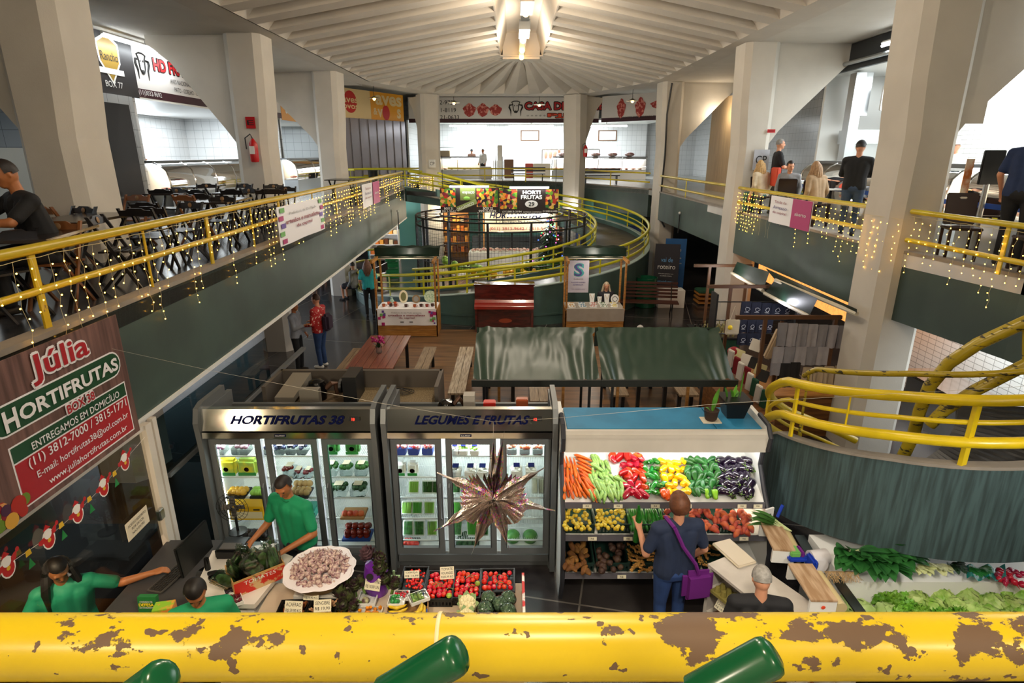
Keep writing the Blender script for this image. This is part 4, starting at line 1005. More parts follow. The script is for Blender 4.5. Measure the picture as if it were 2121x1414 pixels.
def crate(name,w_,d_,h_,m,label,cat,group,sl=.02):
 mb=MB();t_=.012
 mb.b2(-w_/2,w_/2,-d_/2,d_/2,0,t_)
 for s in(-1,1):
  mb.b2(s*w_/2-t_/2,s*w_/2+t_/2,-d_/2,d_/2,h_*.62,h_);mb.b2(-w_/2,w_/2,s*d_/2-t_/2,s*d_/2+t_/2,h_*.62,h_)
  mb.b2(s*w_/2-t_/2,s*w_/2+t_/2,-d_/2,d_/2,0,h_*.2);mb.b2(-w_/2,w_/2,s*d_/2-t_/2,s*d_/2+t_/2,0,h_*.2)
  n=int(d_/.035)
  for i in range(n+1):
   y=-d_/2+d_*i/n;mb.b2(s*w_/2-t_/2,s*w_/2+t_/2,y-.008,y+.008,0,h_)
  n=int(w_/.035)
  for i in range(n+1):
   x=-w_/2+w_*i/n;mb.b2(x-.008,x+.008,s*d_/2-t_/2,s*d_/2+t_/2,0,h_)
 rim=MB();e=.018
 rim.tube([(-w_/2-.008,-d_/2-.008,h_),(w_/2+.008,-d_/2-.008,h_),(w_/2+.008,d_/2+.008,h_),(-w_/2-.008,d_/2+.008,h_)],.011,6,closed=True)
 o=mb.obj(name,m,None,smooth=False);tag(o,label,cat,group);rim.obj('rim',m,o)
 return Proto(o)
def put_px(P,u0,u1,v,sh,scale=1,lift=0,label=None,rz=0):
 yy=sh[0]+.26;a=PY((u0+u1)/2,v+8,yy);a=Vector((a.x,yy,sh[1]+(yy-sh[0])*(sh[3]-sh[1])/(sh[2]-sh[0])));P.put((a.x,a.y,a.z),(math.atan2(sh[3]-sh[1],sh[2]-sh[0]),0,rz),scale,label=label);return a
bc=crate('produce_crate',.35,.52,.13,M_crate,'x','crate','green crates in the display case')
B2=[(1159,1227,'yellow round fruit, leftmost on the middle shelf'),(1229,1299,'yellow round fruit, second on the middle shelf'),(1301,1374,'cucumbers on the middle shelf'),(1376,1444,'brown sweet potatoes behind the woman'),(1446,1521,'purple and orange sweet potatoes on the middle shelf')]
for a,b,s in B2:put_px(bc,a,b,1080,SH2,(1.0,.88,1.0),.0,'dark green slatted crate holding '+s)
B3=[(1157,1226,'knobbly brown yams'),(1227,1296,'dark beets'),(1298,1368,'ginger'),(1370,1438,'roots half hidden by the woman'),(1440,1510,'ginger beside the egg shelf')]
for a,b,s in B3:put_px(bc,a,b,1157,SH3,(1.0,.9,1.0),.0,'dark green slatted crate on the bottom shelf holding '+s)
fr=MB();fr.sph((0,0,0),(.03,.027,.027),10,7)
mar=proto('passion_fruit',fr,M_maru,'small round yellow fruit in the two left crates of the middle shelf','passion fruit','yellow fruits in crates')
for a,b,_ in B2[:2]:
 for r in range(8):
  for k in range(8):
   u=random.uniform(a+5,b-5);v=1050+47*(r+random.random())/8
   mar.put(PSL(u,v,*SH2,lift=.115+random.uniform(0,.03)+.004*(7-r)),(random.random(),random.random(),random.random()),random.uniform(.72,.9))
cuc=lv('cucumber',[(0,.004),(.03,.014),(.15,.02),(.5,.022),(.85,.02),(.97,.012),(1,.003)],.27,M_cuc,'dark green cucumber standing in the crate on the middle shelf','cucumber','cucumbers in a crate',bend=.012,jitter=.0015)
for i in range(26):
 u=1306+(i%13)*5.1+random.uniform(-2,2);v=(1062,1078)[i//13]+random.uniform(-6,6)
 cuc.put(PSL(u,v,*SH2,lift=.12+.025*(1-i//13)),Euler((0,-R(16),R(90+random.uniform(-9,9)))),random.uniform(.8,1))
swp=lv('sweet_potato',[(0,.003),(.06,.015),(.25,.027),(.55,.03),(.8,.022),(.95,.01),(1,.002)],.17,M_swp,'reddish sweet potato on the right half of the middle shelf','sweet potato','sweet potatoes in the display case',bend=.02,jitter=.006)
for(a,b,n)in((1378,1384,3),(1425,1441,6),(1449,1516,24),(1519,1554,20)):
 for i in range(n):
  u=random.uniform(a,b);v=1052+46*(i+.5)/n+(6 if a>1500 else 0)
  swp.put(PSL(u,v,*SH2,lift=.115+random.uniform(0,.05)-(.03 if a>1500 else 0)),Euler((R(random.uniform(-20,20)),R(random.uniform(-20,15)),R(random.uniform(20,150)))),(random.uniform(.6,.85),1.15,1.15))
yam=lv('yam',[(0,.004),(.06,.022),(.3,.033),(.6,.036),(.85,.028),(.97,.015),(1,.003)],.14,M_yam,'rough brown yam in the leftmost crate of the bottom shelf','yam','yams in a crate',bend=.01,jitter=.01)
for i in range(26):yam.put(PSL(random.uniform(1163,1221),1126+56*(i+.5)/26,*SH3,lift=.12+random.uniform(0,.05)),Euler((R(random.uniform(-30,30)),R(random.uniform(-30,30)),R(random.uniform(30,150)))),random.uniform(.75,1.1))
be=MB();be.lathe([(.003,-.045),(.012,-.035),(.036,-.01),(.042,.01),(.03,.03),(.012,.035),(.009,.045)],14);jit(be,.004,15)
beet=proto('beet',be,M_beet,'round dark brown root in the second crate of the bottom shelf','beet','beets in a crate')
for i in range(24):beet.put(PSL(random.uniform(1234,1291),1126+56*(i+.5)/24,*SH3,lift=.12+random.uniform(0,.04)),rr3(),random.uniform(.85,1.1))
gi=MB();random.seed(4)
for i in range(6):
 a=random.uniform(-1,1);gi.tube([(-.06+.024*i,0,0),(-.05+.024*i,.02*a,.0),(-.045+.026*i,.045*a,.01)],[.016,.018,.009],8)
gi.tube([(-.07,0,0),(-.03,.006,0),(.03,-.006,0),(.08,0,0)],[.01,.02,.018,.008],8);jit(gi,.004,20)
ging=proto('ginger_root',gi,M_ging,'knobbly tan ginger root in a crate of the bottom shelf','ginger','ginger roots in crates')
random.seed(5)
for(a,b,n)in((1303,1362,34),(1374,1380,4),(1448,1482,14)):
 for i in range(n):ging.put(PSL(random.uniform(a,b),1126+56*(i+.5)/n,*SH3,lift=.12+random.uniform(0,.03)),Euler((R(random.uniform(-30,30)),R(random.uniform(-30,30)),random.uniform(0,6))),random.uniform(.6,.85))
TZ=.84
def tp(u,v,z=TZ):return PZ(u,v,z)
gc=tp(663,1178,1.1)
t=empty('garlic_basket',(gc.x,gc.y,.95),0,'big round basket lined with white paper and heaped with purple garlic','basket')
b=MB();b.lathe([(.2,0),(.24,.03),(.3,.13),(.31,.14),(.29,.13),(.22,.03),(0,.02)],30,c=(gc.x,gc.y,.95));b.obj('basket',mat('pale wicker','b79a68',.7),t)
b=MB();b.lathe([(.19,.05),(.29,.12),(.345,.17),(.36,.165)],40,lobes=9,lamp=.05,c=(gc.x,gc.y,.95));jit(b,.018,9);b.obj('paper_liner',mat('white crepe paper','e3dcdf',.6),t)
tag(MB().b2(gc.x-.22,gc.x+.22,gc.y-.2,gc.y+.2,.84,.95,bev=.01).obj('basket_stand',M_board),'white box under the garlic basket','box')
ga=MB();ga.lathe([(0,-.024),(.015,-.024),(.031,-.008),(.032,.004),(.022,.018),(.008,.028),(.005,.042),(.004,.055)],16,lobes=8,lamp=.1);jit(ga,.002,20)
garl=proto('garlic_bulb',ga,M_garl,'purple-streaked garlic bulb heaped in the round paper-lined basket','garlic','garlic bulbs in the basket')
random.seed(9)
n=0
for ring_,(cnt,rr_)in enumerate(((34,.265),(30,.225),(25,.18),(19,.13),(12,.08),(5,.03))):
 for k in range(cnt):
  a=2*math.pi*(k+random.uniform(-.3,.3))/cnt+ring_;q=rr_+random.uniform(-.015,.015)
  z=1.09+.10*(1-(q/.28)**2)+random.uniform(-.01,.015)
  garl.put((gc.x+q*math.cos(a),gc.y+q*math.sin(a),z),Euler((random.uniform(-1.2,1.2),random.uniform(-1.2,1.2),random.uniform(0,6))),random.uniform(.8,1.15))
bb=crate('vegetable_tray',.3,.36,.09,M_crateb,'x','tray','black trays on the produce table')
def tray(u,v,sx,sy,label,rz=0):
 p=tp(u,v,TZ+.05);bb.put((p.x,p.y,TZ),(0,0,rz),(sx,sy,1),label=label);return p
pc=tray(858,1205,.8,.95,'black tray of cherry tomatoes');p1=tray(912,1218,.88,1.08,'black tray of round tomatoes behind the banana box')
p2=tray(968,1215,.88,1.08,'black tray of vine tomatoes in the middle');p3=tray(1030,1208,1.1,.9,'rightmost black tray of vine tomatoes, half empty')
p4=tray(605,1272,.85,.75,'black tray of thin turmeric under a price card',.05);p5=tray(668,1270,.85,.75,'black tray of pale ginger under a price card',-.03)
to=MB();to.lathe([(0,-.028),(.018,-.027),(.034,-.01),(.035,.008),(.025,.024),(.01,.026),(0,.022)],14)
cx=MB()
for i in range(5):leafmesh(cx,(0,0,.024),(math.cos(R(72*i)),math.sin(R(72*i)),.1),.026,.005,.2,n=3)
tom=proto('tomato',to,M_tom,'shiny red tomato in one of the three black trays','tomato','tomatoes on the produce table',[('calyx',cx,M_stem)])
for(p,nx,ny,w_,d_,zz)in((p1,5,6,.24,.34,2),(p2,5,6,.24,.34,2),(p3,6,4,.3,.26,1)):
 for i in range(nx):
  for j in range(ny):
   if p is p3 and random.random()<.22:continue
   tom.put((p.x-w_/2+w_*(i+.5)/nx+random.uniform(-.01,.01),p.y-d_/2+d_*(j+.5)/ny+random.uniform(-.01,.01),TZ+.075+random.uniform(0,.025)),Euler((random.uniform(-.8,.8),random.uniform(-.8,.8),random.uniform(0,6))),random.uniform(.68,.86))
gt=proto('tomato',MB().sph((0,0,0),(.028,.028,.025),12,8),mat('unripe tomato','8aa03a',.2,objvar=.2),'greenish unripe tomato among the red ones in the trays','tomato','unripe tomatoes')
for u,v in((930,1233),(978,1233),(989,1208)):gt.put(tp(u,v,TZ+.115))
ch=proto('cherry_tomato',MB().sph((0,0,0),.013,8,6),M_tom,'cherry tomato in the left black tray','cherry tomato','cherry tomatoes in a tray')
for i in range(75):ch.put((pc.x+random.uniform(-.1,.1),pc.y+random.uniform(-.14,.14),TZ+.075+random.uniform(0,.012)),(0,0,0),random.uniform(.8,1.15))
vine=MB()
for i in range(9):
 p=random.choice((p1,p2,p2,p3));x=p.x+random.uniform(-.08,.08);y=p.y+random.uniform(-.12,.12);vine.tube([(x,y,TZ+.12),(x+.03,y+.03,TZ+.125),(x+.08,y+.02,TZ+.115)],.003,5)
tag(vine.obj('tomato_vines',M_stem),'green vine twigs lying on the tomatoes','vine',kind='stuff')
tu=proto('turmeric_root',longveg([(0,.003),(.1,.008),(.5,.01),(.9,.008),(1,.002)],.08,.012,8),mat('turmeric','8c4a22',.7,objvar=.2),'thin orange brown turmeric root in the left black tray','turmeric','turmeric roots in a tray')
for i in range(48):tu.put((p4.x+random.uniform(-.1,.1),p4.y+random.uniform(-.11,.11),TZ+.07+random.uniform(0,.02)),Euler((0,random.uniform(-.3,.3),random.uniform(0,6))),random.uniform(.8,1.2))
g2_=proto('ginger_root',MB().add(ging.o.data.vertices and[v.co[:]for v in ging.o.data.vertices],[tuple(q.vertices)for q in ging.o.data.polygons]),mat('pale ginger','c49a72',.7,col2='9c6d4a',vscale=12,objvar=.1),'pale ginger root in the black tray under its price card','ginger','pale ginger on the produce table')
for i in range(22):g2_.put((p5.x+random.uniform(-.09,.09),p5.y+random.uniform(-.1,.1),TZ+.075+random.uniform(0,.02)),Euler((0,random.uniform(-.3,.3),random.uniform(0,6))),random.uniform(.55,.75))
def artichoke_mesh():
 mb=MB();mb.sph((0,0,0),(.04,.04,.045),10,8)
 for r in range(5):
  n=7;el=-.5+r*.42
  for k in range(n):
   a=2*math.pi*(k+.5*(r%2))/n;d=Vector((math.cos(a)*math.cos(el),math.sin(a)*math.cos(el),math.sin(el)))
   leafmesh(mb,d*.036-Vector((0,0,.012)),d*.75+Vector((0,0,.9)),.045,.018,-.1,n=3)
 return mb
M_art=mat('artichoke','4d5a2e',.5,col2='3c2430',vscale=25,objvar=.2)
am=artichoke_mesh();ast=MB().cyl((0,0,-.1),(0,0,-.03),.012,n=8)
art=proto('artichoke',am,M_art,'dark green purple-tinged artichoke beside the garlic basket','artichoke','artichokes on the produce table',[('stem',ast,M_stem)])
for u,v,z in((716,1205,1.02),(735,1215,1.0),(705,1226,.98),(725,1236,.96),(712,1252,.93),(728,1255,.91),(748,1205,1.0)):art.put(tp(u,v,z),Euler((random.uniform(-.9,.9),random.uniform(-.9,.9),0)),random.uniform(1.1,1.35))
for u,v,z in((783,1157,1.27),(788,1176,1.2),(797,1200,1.05),(816,1210,1.0)):art.put(tp(u,v,z),Euler((random.uniform(-.6,.6),random.uniform(-.6,.6),0)),1.2,label='artichoke stacked on or against the purple planter',group='artichokes by the purple planter')
dr=proto('dried_artichoke',artichoke_mesh(),mat('dried artichoke','5b4048',.7,objvar=.1),'dried brownish purple artichoke flower on top of the purple planter','artichoke',None)
dr.put(tp(762,1148,1.3),(.2,-.3,0),1.35)
pp=tp(778,1212,.95)
t=empty('purple_planter',(pp.x,pp.y,TZ),0,'glossy purple plastic pot with artichokes stacked on it','pot')
b=MB();b.lathe([(0,0),(.11,0),(.125,.1),(.12,.24),(.1,.33),(.04,.36),(0,.36)],24,c=(pp.x,pp.y+.05,TZ));b.obj('pot',mat('purple plastic','6c2a9c',.2,spec=.7),t)
b=MB();b.lathe([(.03,0),(.035,.004),(0.0,.005)],14,M=frameM((pp.x-.03,pp.y-.07,TZ+.27),(1,0,0),(0,.3,1)));b.obj('drain_hole',M_ink,t)
cr=MB();cc=tp(812,1190,1.0);cr.box((cc.x,cc.y,.98),(.16,.02,.02));cr.box((cc.x+.02,cc.y,.98),(.02,.02,.14));tag(cr.obj('label_stake',mat('pale green plastic','8fae7a',.5)),'pale green cross-shaped plastic stake beside the planter','stake')
bx=tp(845,1265,TZ+.05)
t=empty('open_carton',(bx.x,bx.y,TZ),R(6),'open blue and brown carton holding bananas and peppers','box')
MBx=Matrix.Translation((bx.x,bx.y,TZ))@Matrix.Rotation(R(6),4,'Z')
M_cblue=mat('blue print board','26458c',.5);M_cbr=mat('brown board','a37c4f',.7)
b=MB();b.b2(-.19,.19,-.17,.17,0,.01,M=MBx)
for s in(-1,1):b.b2(s*.19-.004,s*.19+.004,-.17,.17,0,.1,M=MBx);b.b2(-.19,.19,s*.17-.004,s*.17+.004,0,.1,M=MBx)
b.obj('carton_body',M_cbr,t)
for s,q in((-1,1),(1,1),(-1,-1),(1,-1)):
 b=MB();b.hexa([(s*.19,q*.17,.1),(s*.19,q*.05,.1),(s*.12,q*.12,.14),(s*.06,q*.17,.1),(s*.19,q*.17,.106),(s*.19,q*.05,.106),(s*.12,q*.12,.146),(s*.06,q*.17,.106)],M=MBx);b.obj('flap',M_cblue,t)
ban=longveg([(0,.004),(.06,.007),(.12,.014),(.5,.019),(.88,.014),(.96,.006),(1,.004)],.19,.045,8)
banana=proto('banana',ban,mat('banana','e8c51e',.4,col2='c9a41c',vscale=9,objvar=.08),'yellow banana lying in the open blue carton','banana','bananas in the carton',[('tip',MB().cyl((-.1,0,-.022),(-.094,0,-.02),.005,n=6),M_ink)])
for i,(u,v,a)in enumerate(((822,1256,5),(825,1265,15),(822,1274,0),(832,1280,20),(862,1265,60),(868,1262,70),(874,1266,75),(858,1272,55))):banana.put(tp(u,v,TZ+.12+.01*(i%3)),Euler((R(90),0,R(a))),.95)
def film_pack(name,u,v,z,dx,dy,label,m_in,rz=0,cnt=12,r=.02,lumps=None,cat='packed tray',tray_m=None,group=None):
 p=tp(u,v,z);t=empty(name,tuple(p),rz,label,cat,group);M=Matrix.Translation(p)@Matrix.Rotation(rz,4,'Z')
 b=MB();b.b2(-dx/2,dx/2,-dy/2,dy/2,0,.008,M=M)
 for s in(-1,1):b.b2(s*dx/2-.004,s*dx/2+.004,-dy/2,dy/2,0,.035,M=M);b.b2(-dx/2,dx/2,s*dy/2-.004,s*dy/2+.004,0,.035,M=M)
 b.obj('tray',tray_m or M_whitep,t)
 c=MB()
 for i in range(cnt):
  q=(random.uniform(-dx/2+r,dx/2-r),random.uniform(-dy/2+r,dy/2-r),.02+random.uniform(0,.02))
  if lumps=='cube':c.box(q,(r*1.6,r*1.6,r*1.6),M,rot=(random.random(),random.random(),random.random()))
  elif lumps=='long':c.cyl(M@Vector((q[0],-dy/2+.012,q[2])),M@Vector((q[0]+random.uniform(-.01,.01),dy/2-.012,q[2])),r*.7,n=6)
  else:c.sph(q,r,8,6,M=M)
 c.obj('contents',m_in,t)
 s=MB();s.grid(lambda a,b_:((a-.5)*dx*.98,(b_-.5)*dy*.98,.036+.018*math.sin(math.pi*a)*math.sin(math.pi*b_)),6,6,M=M);s.obj('film',glass('cling film','fafafa',.03,.08),t)
 return t
M_pump=mat('pumpkin','f0951a',.4,objvar=.1)
film_pack('packed_tray',717,1280,TZ,.2,.22,'white tray of orange pumpkin pieces, the left of two',M_pump,cnt=30,r=.016,lumps='cube')
film_pack('packed_tray',763,1278,TZ,.24,.2,'white tray of orange pumpkin pieces, the right of two',M_pump,cnt=36,r=.016,lumps='cube')
film_pack('packed_tray',762,1243,TZ+.02,.17,.17,'white tray with one halved artichoke under film',mat('cut artichoke','b8b98a',.5,col2='5a3a44',vscale=20),cnt=1,r=.04)
film_pack('packed_tray',822,1247,TZ+.11,.15,.12,'small white tray of green peppers in the open carton',M_gpep,cnt=8,r=.022)
film_pack('packed_tray',867,1240,TZ+.12,.18,.13,'white tray of pale zucchini in the open carton',M_zuc,rz=.5,cnt=6,r=.02,lumps='long')
film_pack('packed_tray',832,1236,TZ+.11,.14,.1,'small tray of red fruit at the back of the open carton',M_tom,cnt=14,r=.014)
film_pack('packed_tray',1050,1288,TZ,.16,.14,'white tray at the front right corner of the produce table',M_zuc,cnt=5,r=.02)
def cauli(m1,m2,label,cat,group,leafy=True):
 mb=MB();random.seed(3)
 for i in range(46):
  a=i*2.4;e=math.acos(1-.95*(i+.5)/46*1.0);d=Vector((math.sin(e)*math.cos(a),math.sin(e)*math.sin(a),math.cos(e)))
  mb.sph(tuple(d*.062),random.uniform(.015,.023),7,5)
 mb.sph((0,0,-.005),.062,12,8);jit(mb,.003,60)
 lf=MB()
 for k in range(7 if leafy else 0):leafmesh(lf,(0,0,-.06),(math.cos(k*.9),math.sin(k*.9),.9),.13,.045,-.25)
 if not leafy:lf.cyl((0,0,-.1),(0,0,-.02),.022,.03,n=10)
 return proto('cauliflower' if leafy else 'broccoli',mb,m1,label,cat,group,[('leaves' if leafy else 'stalk',lf,m2)])
cf=cauli(mat('cauliflower curd','e2d6a8',.7),mat('cauliflower leaf','8fa878',.6),'x','cauliflower',None)
cf.put(tp(967,1252,TZ+.09),(.3,.2,0),1.15,label='creamy white cauliflower, the upper of the two on the table');cf.put(tp(966,1279,TZ+.07),(.2,-.2,1),1.05,label='creamy white cauliflower, the lower one behind the near pipe')
bro=cauli(mat('broccoli','4f6b4a',.6,col2='35503a',vscale=40),M_stem,'head of broccoli wrapped in shiny film','broccoli','wrapped broccoli heads',False)
fm=MB().sph((0,0,0),(.088,.088,.08),16,10);jit(fm,.01,12);fm.obj('film',glass('cling film'),bro.o)
for u,v in((1012,1240),(1005,1262),(1052,1240),(1052,1266),(1010,1284),(1035,1252)):bro.put(tp(u,v,TZ+.09),(random.uniform(-.3,.3),random.uniform(-.3,.3),0),1.0)
def card(u,v,z,w_,h_,lines,label,rz=0,tilt=62):
 p=tp(u,v,z);price('price_card',tuple(p),w_,h_,lines,label,tilt,rz,group=None)
card(645,1229,1.0,.15,.12,['ALHO','GRAUDO','R$59,90 KG'],'cream price card reading ALHO GRAUDO on the garlic basket',-4)
card(608,1258,.99,.17,.12,['ACAFRAO','R$ 59,90 KG'],'cream price card reading ACAFRAO over the turmeric tray',-4)
card(668,1254,.99,.16,.11,['GENGIBRE','R$ 19,90'],'cream price card reading GENGIBRE over the pale ginger',5)
card(772,1209,1.03,.16,.12,['ALCACHOFRA','R$ 10,00 UN'],'cream price card taped to the purple planter',-12)
card(853,1189,.99,.15,.07,['CEREJA','R$ 14,99'],'cream price card over the cherry tomatoes',4)
card(926,1186,1.0,.14,.12,['TOMATE','HOLANDES','R$35,99 KG'],'cream price card reading TOMATE HOLANDES over the tomatoes',5)
hb=PZ(530,1185,1.02)
t=empty('herb_carton',(hb.x,hb.y,.95),R(38),'low red-trimmed carton stuffed with plastic bags of green herbs','box')
MH=Matrix.Translation((hb.x,hb.y,.95))@Matrix.Rotation(R(38),4,'Z')
b=MB();b.b2(-.24,.24,-.16,.16,0,.01,M=MH)
for s in(-1,1):b.b2(s*.24-.004,s*.24+.004,-.16,.16,0,.17,M=MH);b.b2(-.24,.24,s*.16-.004,s*.16+.004,0,.17,M=MH)
b.obj('carton_body',mat('tan board','b98f57',.6),t)
b=MB();b.b2(-.24,.24,-.166,-.164,.0,.15,M=MH);b.obj('printed_side',mat('red tomato print','c3281c',.5,col2='c9a877',vscale=9,ramp=(.45,.5)),t)
b=MB();b.text('TOMATES',MH@frameM((0,-.168,.12),(1,0,0),(0,0,1)),w=.3,h=.04,ext=.001);b.obj('lettering',M_whitep,t,smooth=False)
M_herb=mat('dark herbs','5d8048',.5,col2='36552c',vscale=18);M_bag=glass('thin plastic bag','eef4ee',.1,.14)
random.seed(2)
for i in range(20):
 q=MH@Vector((random.uniform(-.2,.2),random.uniform(-.12,.13),.16+random.uniform(0,.06)))
 tb=empty('herb_bag',tuple(q),0,'clear plastic bag of green herbs standing in the red-trimmed carton','bag','bags of herbs in the carton')
 rx,ry,rz_=random.uniform(-.5,.5),random.uniform(-.5,.5),random.uniform(0,3)
 tb.rotation_euler=(rx,ry,rz_);h=MB();h.sph((0,0,0),(.055,.025,.11),10,8);jit(h,.014,22,i);h.obj('herbs',M_herb,tb,world=False)
 h=MB();h.box((0,0,.01),(.15,.055,.27),bev=.02);jit(h,.014,16,i);h.obj('bag_film',M_bag,tb,world=False)
for i in range(1):
 tb=empty('herb_bag',tuple(MH@Vector((-.27,-.05,.14))),0,'clear bag of herbs leaning out over the left side of its carton','bag')
 tb.rotation_euler=(.1,-.7,.5);h=MB();h.sph((0,0,0),(.06,.02,.13),10,8);jit(h,.012,20);h.obj('herbs',M_herb,tb,world=False);h=MB();h.box((0,0,.01),(.17,.05,.3),bev=.02);h.obj('bag_film',M_bag,tb,world=False)
film_pack('packed_tray',482,1248,.95,.17,.15,'white tray of dark red fruit on the white counter',mat('dark cherries','6a1a2c',.3,objvar=.2),rz=.6,cnt=26,r=.014)
film_pack('packed_tray',482,1226,.95,.14,.1,'small tray of dark fruit behind the tray of cherries',mat('dark grapes','3a2432',.3),rz=.6,cnt=20,r=.012)
film_pack('packed_tray',350,1284,.9,.2,.13,'pale grey plastic punnet at the front of the checkout desk',M_greym,cnt=3,r=.02)
random.seed(31)
def fpt(u,v):return PY(u,v,6.45)
M_filmf=glass('fridge film','f2f6f2',.03,.1)
def pack(u,z,w_,h_,m_in,label,kind='tray',cat='packed tray',y=6.46,group=None,n=8,m_tray=None,standing=True):
 x=PY(u,1000,y).x if isinstance(u,(int,float))else u[0]
 t=empty('packed_'+('bag' if kind=='bag' else 'tray'),(x,y,z+.006),0,label,cat,group)
 T=Matrix.Translation((x,y,z+.006));c=MB()
 if kind=='tray':
  Tt=T@Matrix.Rotation(R(-24),4,'X')
  b=MB();b.box((0,.02,h_/2),(w_,.014,h_),Tt,bev=.006);b.obj('tray',m_tray or M_whitep,t)
  for i in range(n):
   a=(i+.5)/n;c.cyl(Tt@Vector((-w_*.38+w_*.76*a,0,.02)),Tt@Vector((-w_*.4+w_*.8*a+random.uniform(-.01,.01),0,h_-.02)),w_*.42/n+.004,n=6)
  c.obj('contents',m_in,t)
  s=MB();s.box((0,-.012,h_/2),(w_*.97,.012,h_*.96),Tt,bev=.005);s.obj('film',M_filmf,t)
 elif kind=='bag':
  s=MB();s.box((0,0,h_/2),(w_,.12,h_),T,bev=.03);jit(s,.012,14,x);s.obj('bag',m_in,t)
  s=MB();s.lathe([(0,0),(.03,0)],12,M=frameM((x,y-.064,z+h_*.45),(1,0,0),(0,0,1)));s.obj('logo_dot',mat('red dot','c8281c',.5),t)
  s=MB();s.box((0,-.062,h_*.12),(w_*.9,.004,h_*.2),T);s.obj('printed_band',mat('green band','2e8a3a',.5),t)
 elif kind=='box':
  s=MB();s.box((0,0,h_/2),(w_,.25,h_),T,bev=.008);s.obj('box',m_in,t)
  s=MB();s.box((0,-.127,h_*.4),(w_*.9,.004,h_*.5),T);s.obj('white_print',mat('cream print','efe3c2',.5),t)
  s=MB()
  for k in(-.3,.3):s.box((w_*k,-.128,h_*.8),(.08,.006,.02),T,bev=.002)
  s.obj('hand_holes',M_ink,t)
 elif kind=='punnet':
  s=MB();s.box((0,0,h_*.3),(w_,.16,h_*.6),T,bev=.01)
  for i in range(n):c.sph((random.uniform(-w_*.4,w_*.4),random.uniform(-.06,.06),h_*.65+random.uniform(-.01,.01)),h_*.2,8,6,M=T)
  c.obj('contents',m_in,t);s.obj('punnet',m_tray or glass('clear punnet','eef4f4',.06,.1),t)
  s=MB();s.box((0,-.0,h_*.92),(w_*.55,.1,.004),T);s.obj('label',M_tagm if m_tray is None else M_navy,t)
 elif kind=='fruit':
  for i in range(n):c.sph((w_*(-.45+.9*((i%4)+.5)/4),-.05+.07*(i//4%3),.05+.045*(i//8)),.042,12,8,M=T)
  c.obj('contents',m_in,t);s=MB();s.box((0,0,.015),(w_,.24,.03),T,bev=.006);s.obj('tray',m_tray or M_crateb,t)
 return t
M_gr1=mat('green beans','4f9a35',.45,objvar=.2);M_gr2=mat('leafy green','3f7f35',.5,col2='2a5a26',vscale=30,objvar=.2);M_gr3=mat('lime green','8cc050',.45)
M_pur=mat('purple onion','8a4470',.4,col2='d9c6d0',vscale=9);M_ybag=mat('yellow green bag print','e6da3a',.4,col2='a9c85a',vscale=5,ramp=(.45,.55))
M_ybox=mat('yellow carton','e8b81c',.5);M_app=mat('dark red apple','6e1f14',.25,objvar=.2);M_peach=mat('peach','c8663a',.4,col2='a83424',vscale=5)
M_kiwi=mat('tan fruit','a58752',.6);M_straw=mat('strawberries','b52230',.35,col2='e7c4c4',vscale=40);M_wht=mat('white food','e4e6dc',.5)
M_dkg=mat('dark spinach','2f5c34',.5,col2='1d4023',vscale=30);M_shell=mat('shallots pink','d65f35',.4,col2='e7b9a5',vscale=20)
ZS=(.36,.68,.98,1.27,1.56)
for u in(464,512):pack(u,ZS[4],.2,.16,M_pur,'punnet of purple onions on the top shelf of the first fridge door','punnet',group='purple onion punnets',n=10)
for u in(478,520):pack(u,ZS[3],.24,.21,M_ybag,'yellow and green printed bag on the second shelf, left door','bag','bag',group='yellow printed bags')
pack(492,ZS[2],.24,.1,mat('yellow papaya','d0a030',.4),'black tray of yellow fruit behind the left door','fruit');pack(535,ZS[2],.16,.1,M_gr3,'tray of green grapes behind the left door','fruit')
pack(512,ZS[1],.43,.19,M_ybox,'yellow and white printed fruit carton behind the left door','box','box');pack(515,ZS[0],.35,.12,mat('dark produce','2b1f1c',.5),'dark tray at the bottom behind the left door','fruit')
for u in(570,592,614,636):pack(u,ZS[4],.115,.13,mat('blueberries','2f3550',.4),'clear punnet of dark berries on the top shelf, second door','punnet',group='berry punnets')
pack(605,ZS[3],.14,.14,M_app,'tray of cherries in film, second door','punnet');pack(622,ZS[3],.12,.12,mat('dark cherries','6a1a2c',.3),'bag of red cherries at the front, second door','punnet',y=6.4);pack(642,ZS[3],.1,.12,mat('dark cherries','6a1a2c'),'bag of red cherries at the right, second door','punnet',y=6.4)
pack(622,ZS[2],.24,.12,M_kiwi,'tray of round tan fruit above the man in green','fruit',n=12);pack(640,ZS[1],.12,.12,mat('teal box','1f8f7a',.5),'teal tray partly behind the man in green','box','box')
for u in(696,738):pack(u,ZS[4],.17,.19,M_gr2,'bagged parsley on the top shelf of the third door','bag','bag',group='bagged parsley')
for u in(690,722,752):pack(u,ZS[3],.15,.17,M_gr2,'round pack of shredded greens, third door','punnet',group='packs of shredded greens',n=14)
for u in(702,742):pack(u,ZS[2],.19,.17,M_dkg,'film-wrapped dark leafy greens, third door','punnet',group='wrapped dark greens',n=16)
pack(728,ZS[1],.3,.12,M_peach,'tray of peaches, third door','fruit',n=4,m_tray=M_cbr);pack(732,ZS[0],.36,.14,M_app,'heap of dark red apples, third door','fruit',n=20,m_tray=M_cblue)
for u in(836,862,890):pack(u,ZS[4],.13,.17,M_straw,'red and blue punnet of berries, top shelf of the second fridge','punnet',group='berry punnets in the second fridge',m_tray=mat('blue print','3a4c9a',.4),n=12)
for u in(832,857):pack(u,ZS[3],.13,.17,M_wht,'white printed bag on the second shelf, first door of the second fridge','bag','bag',group='white bags')
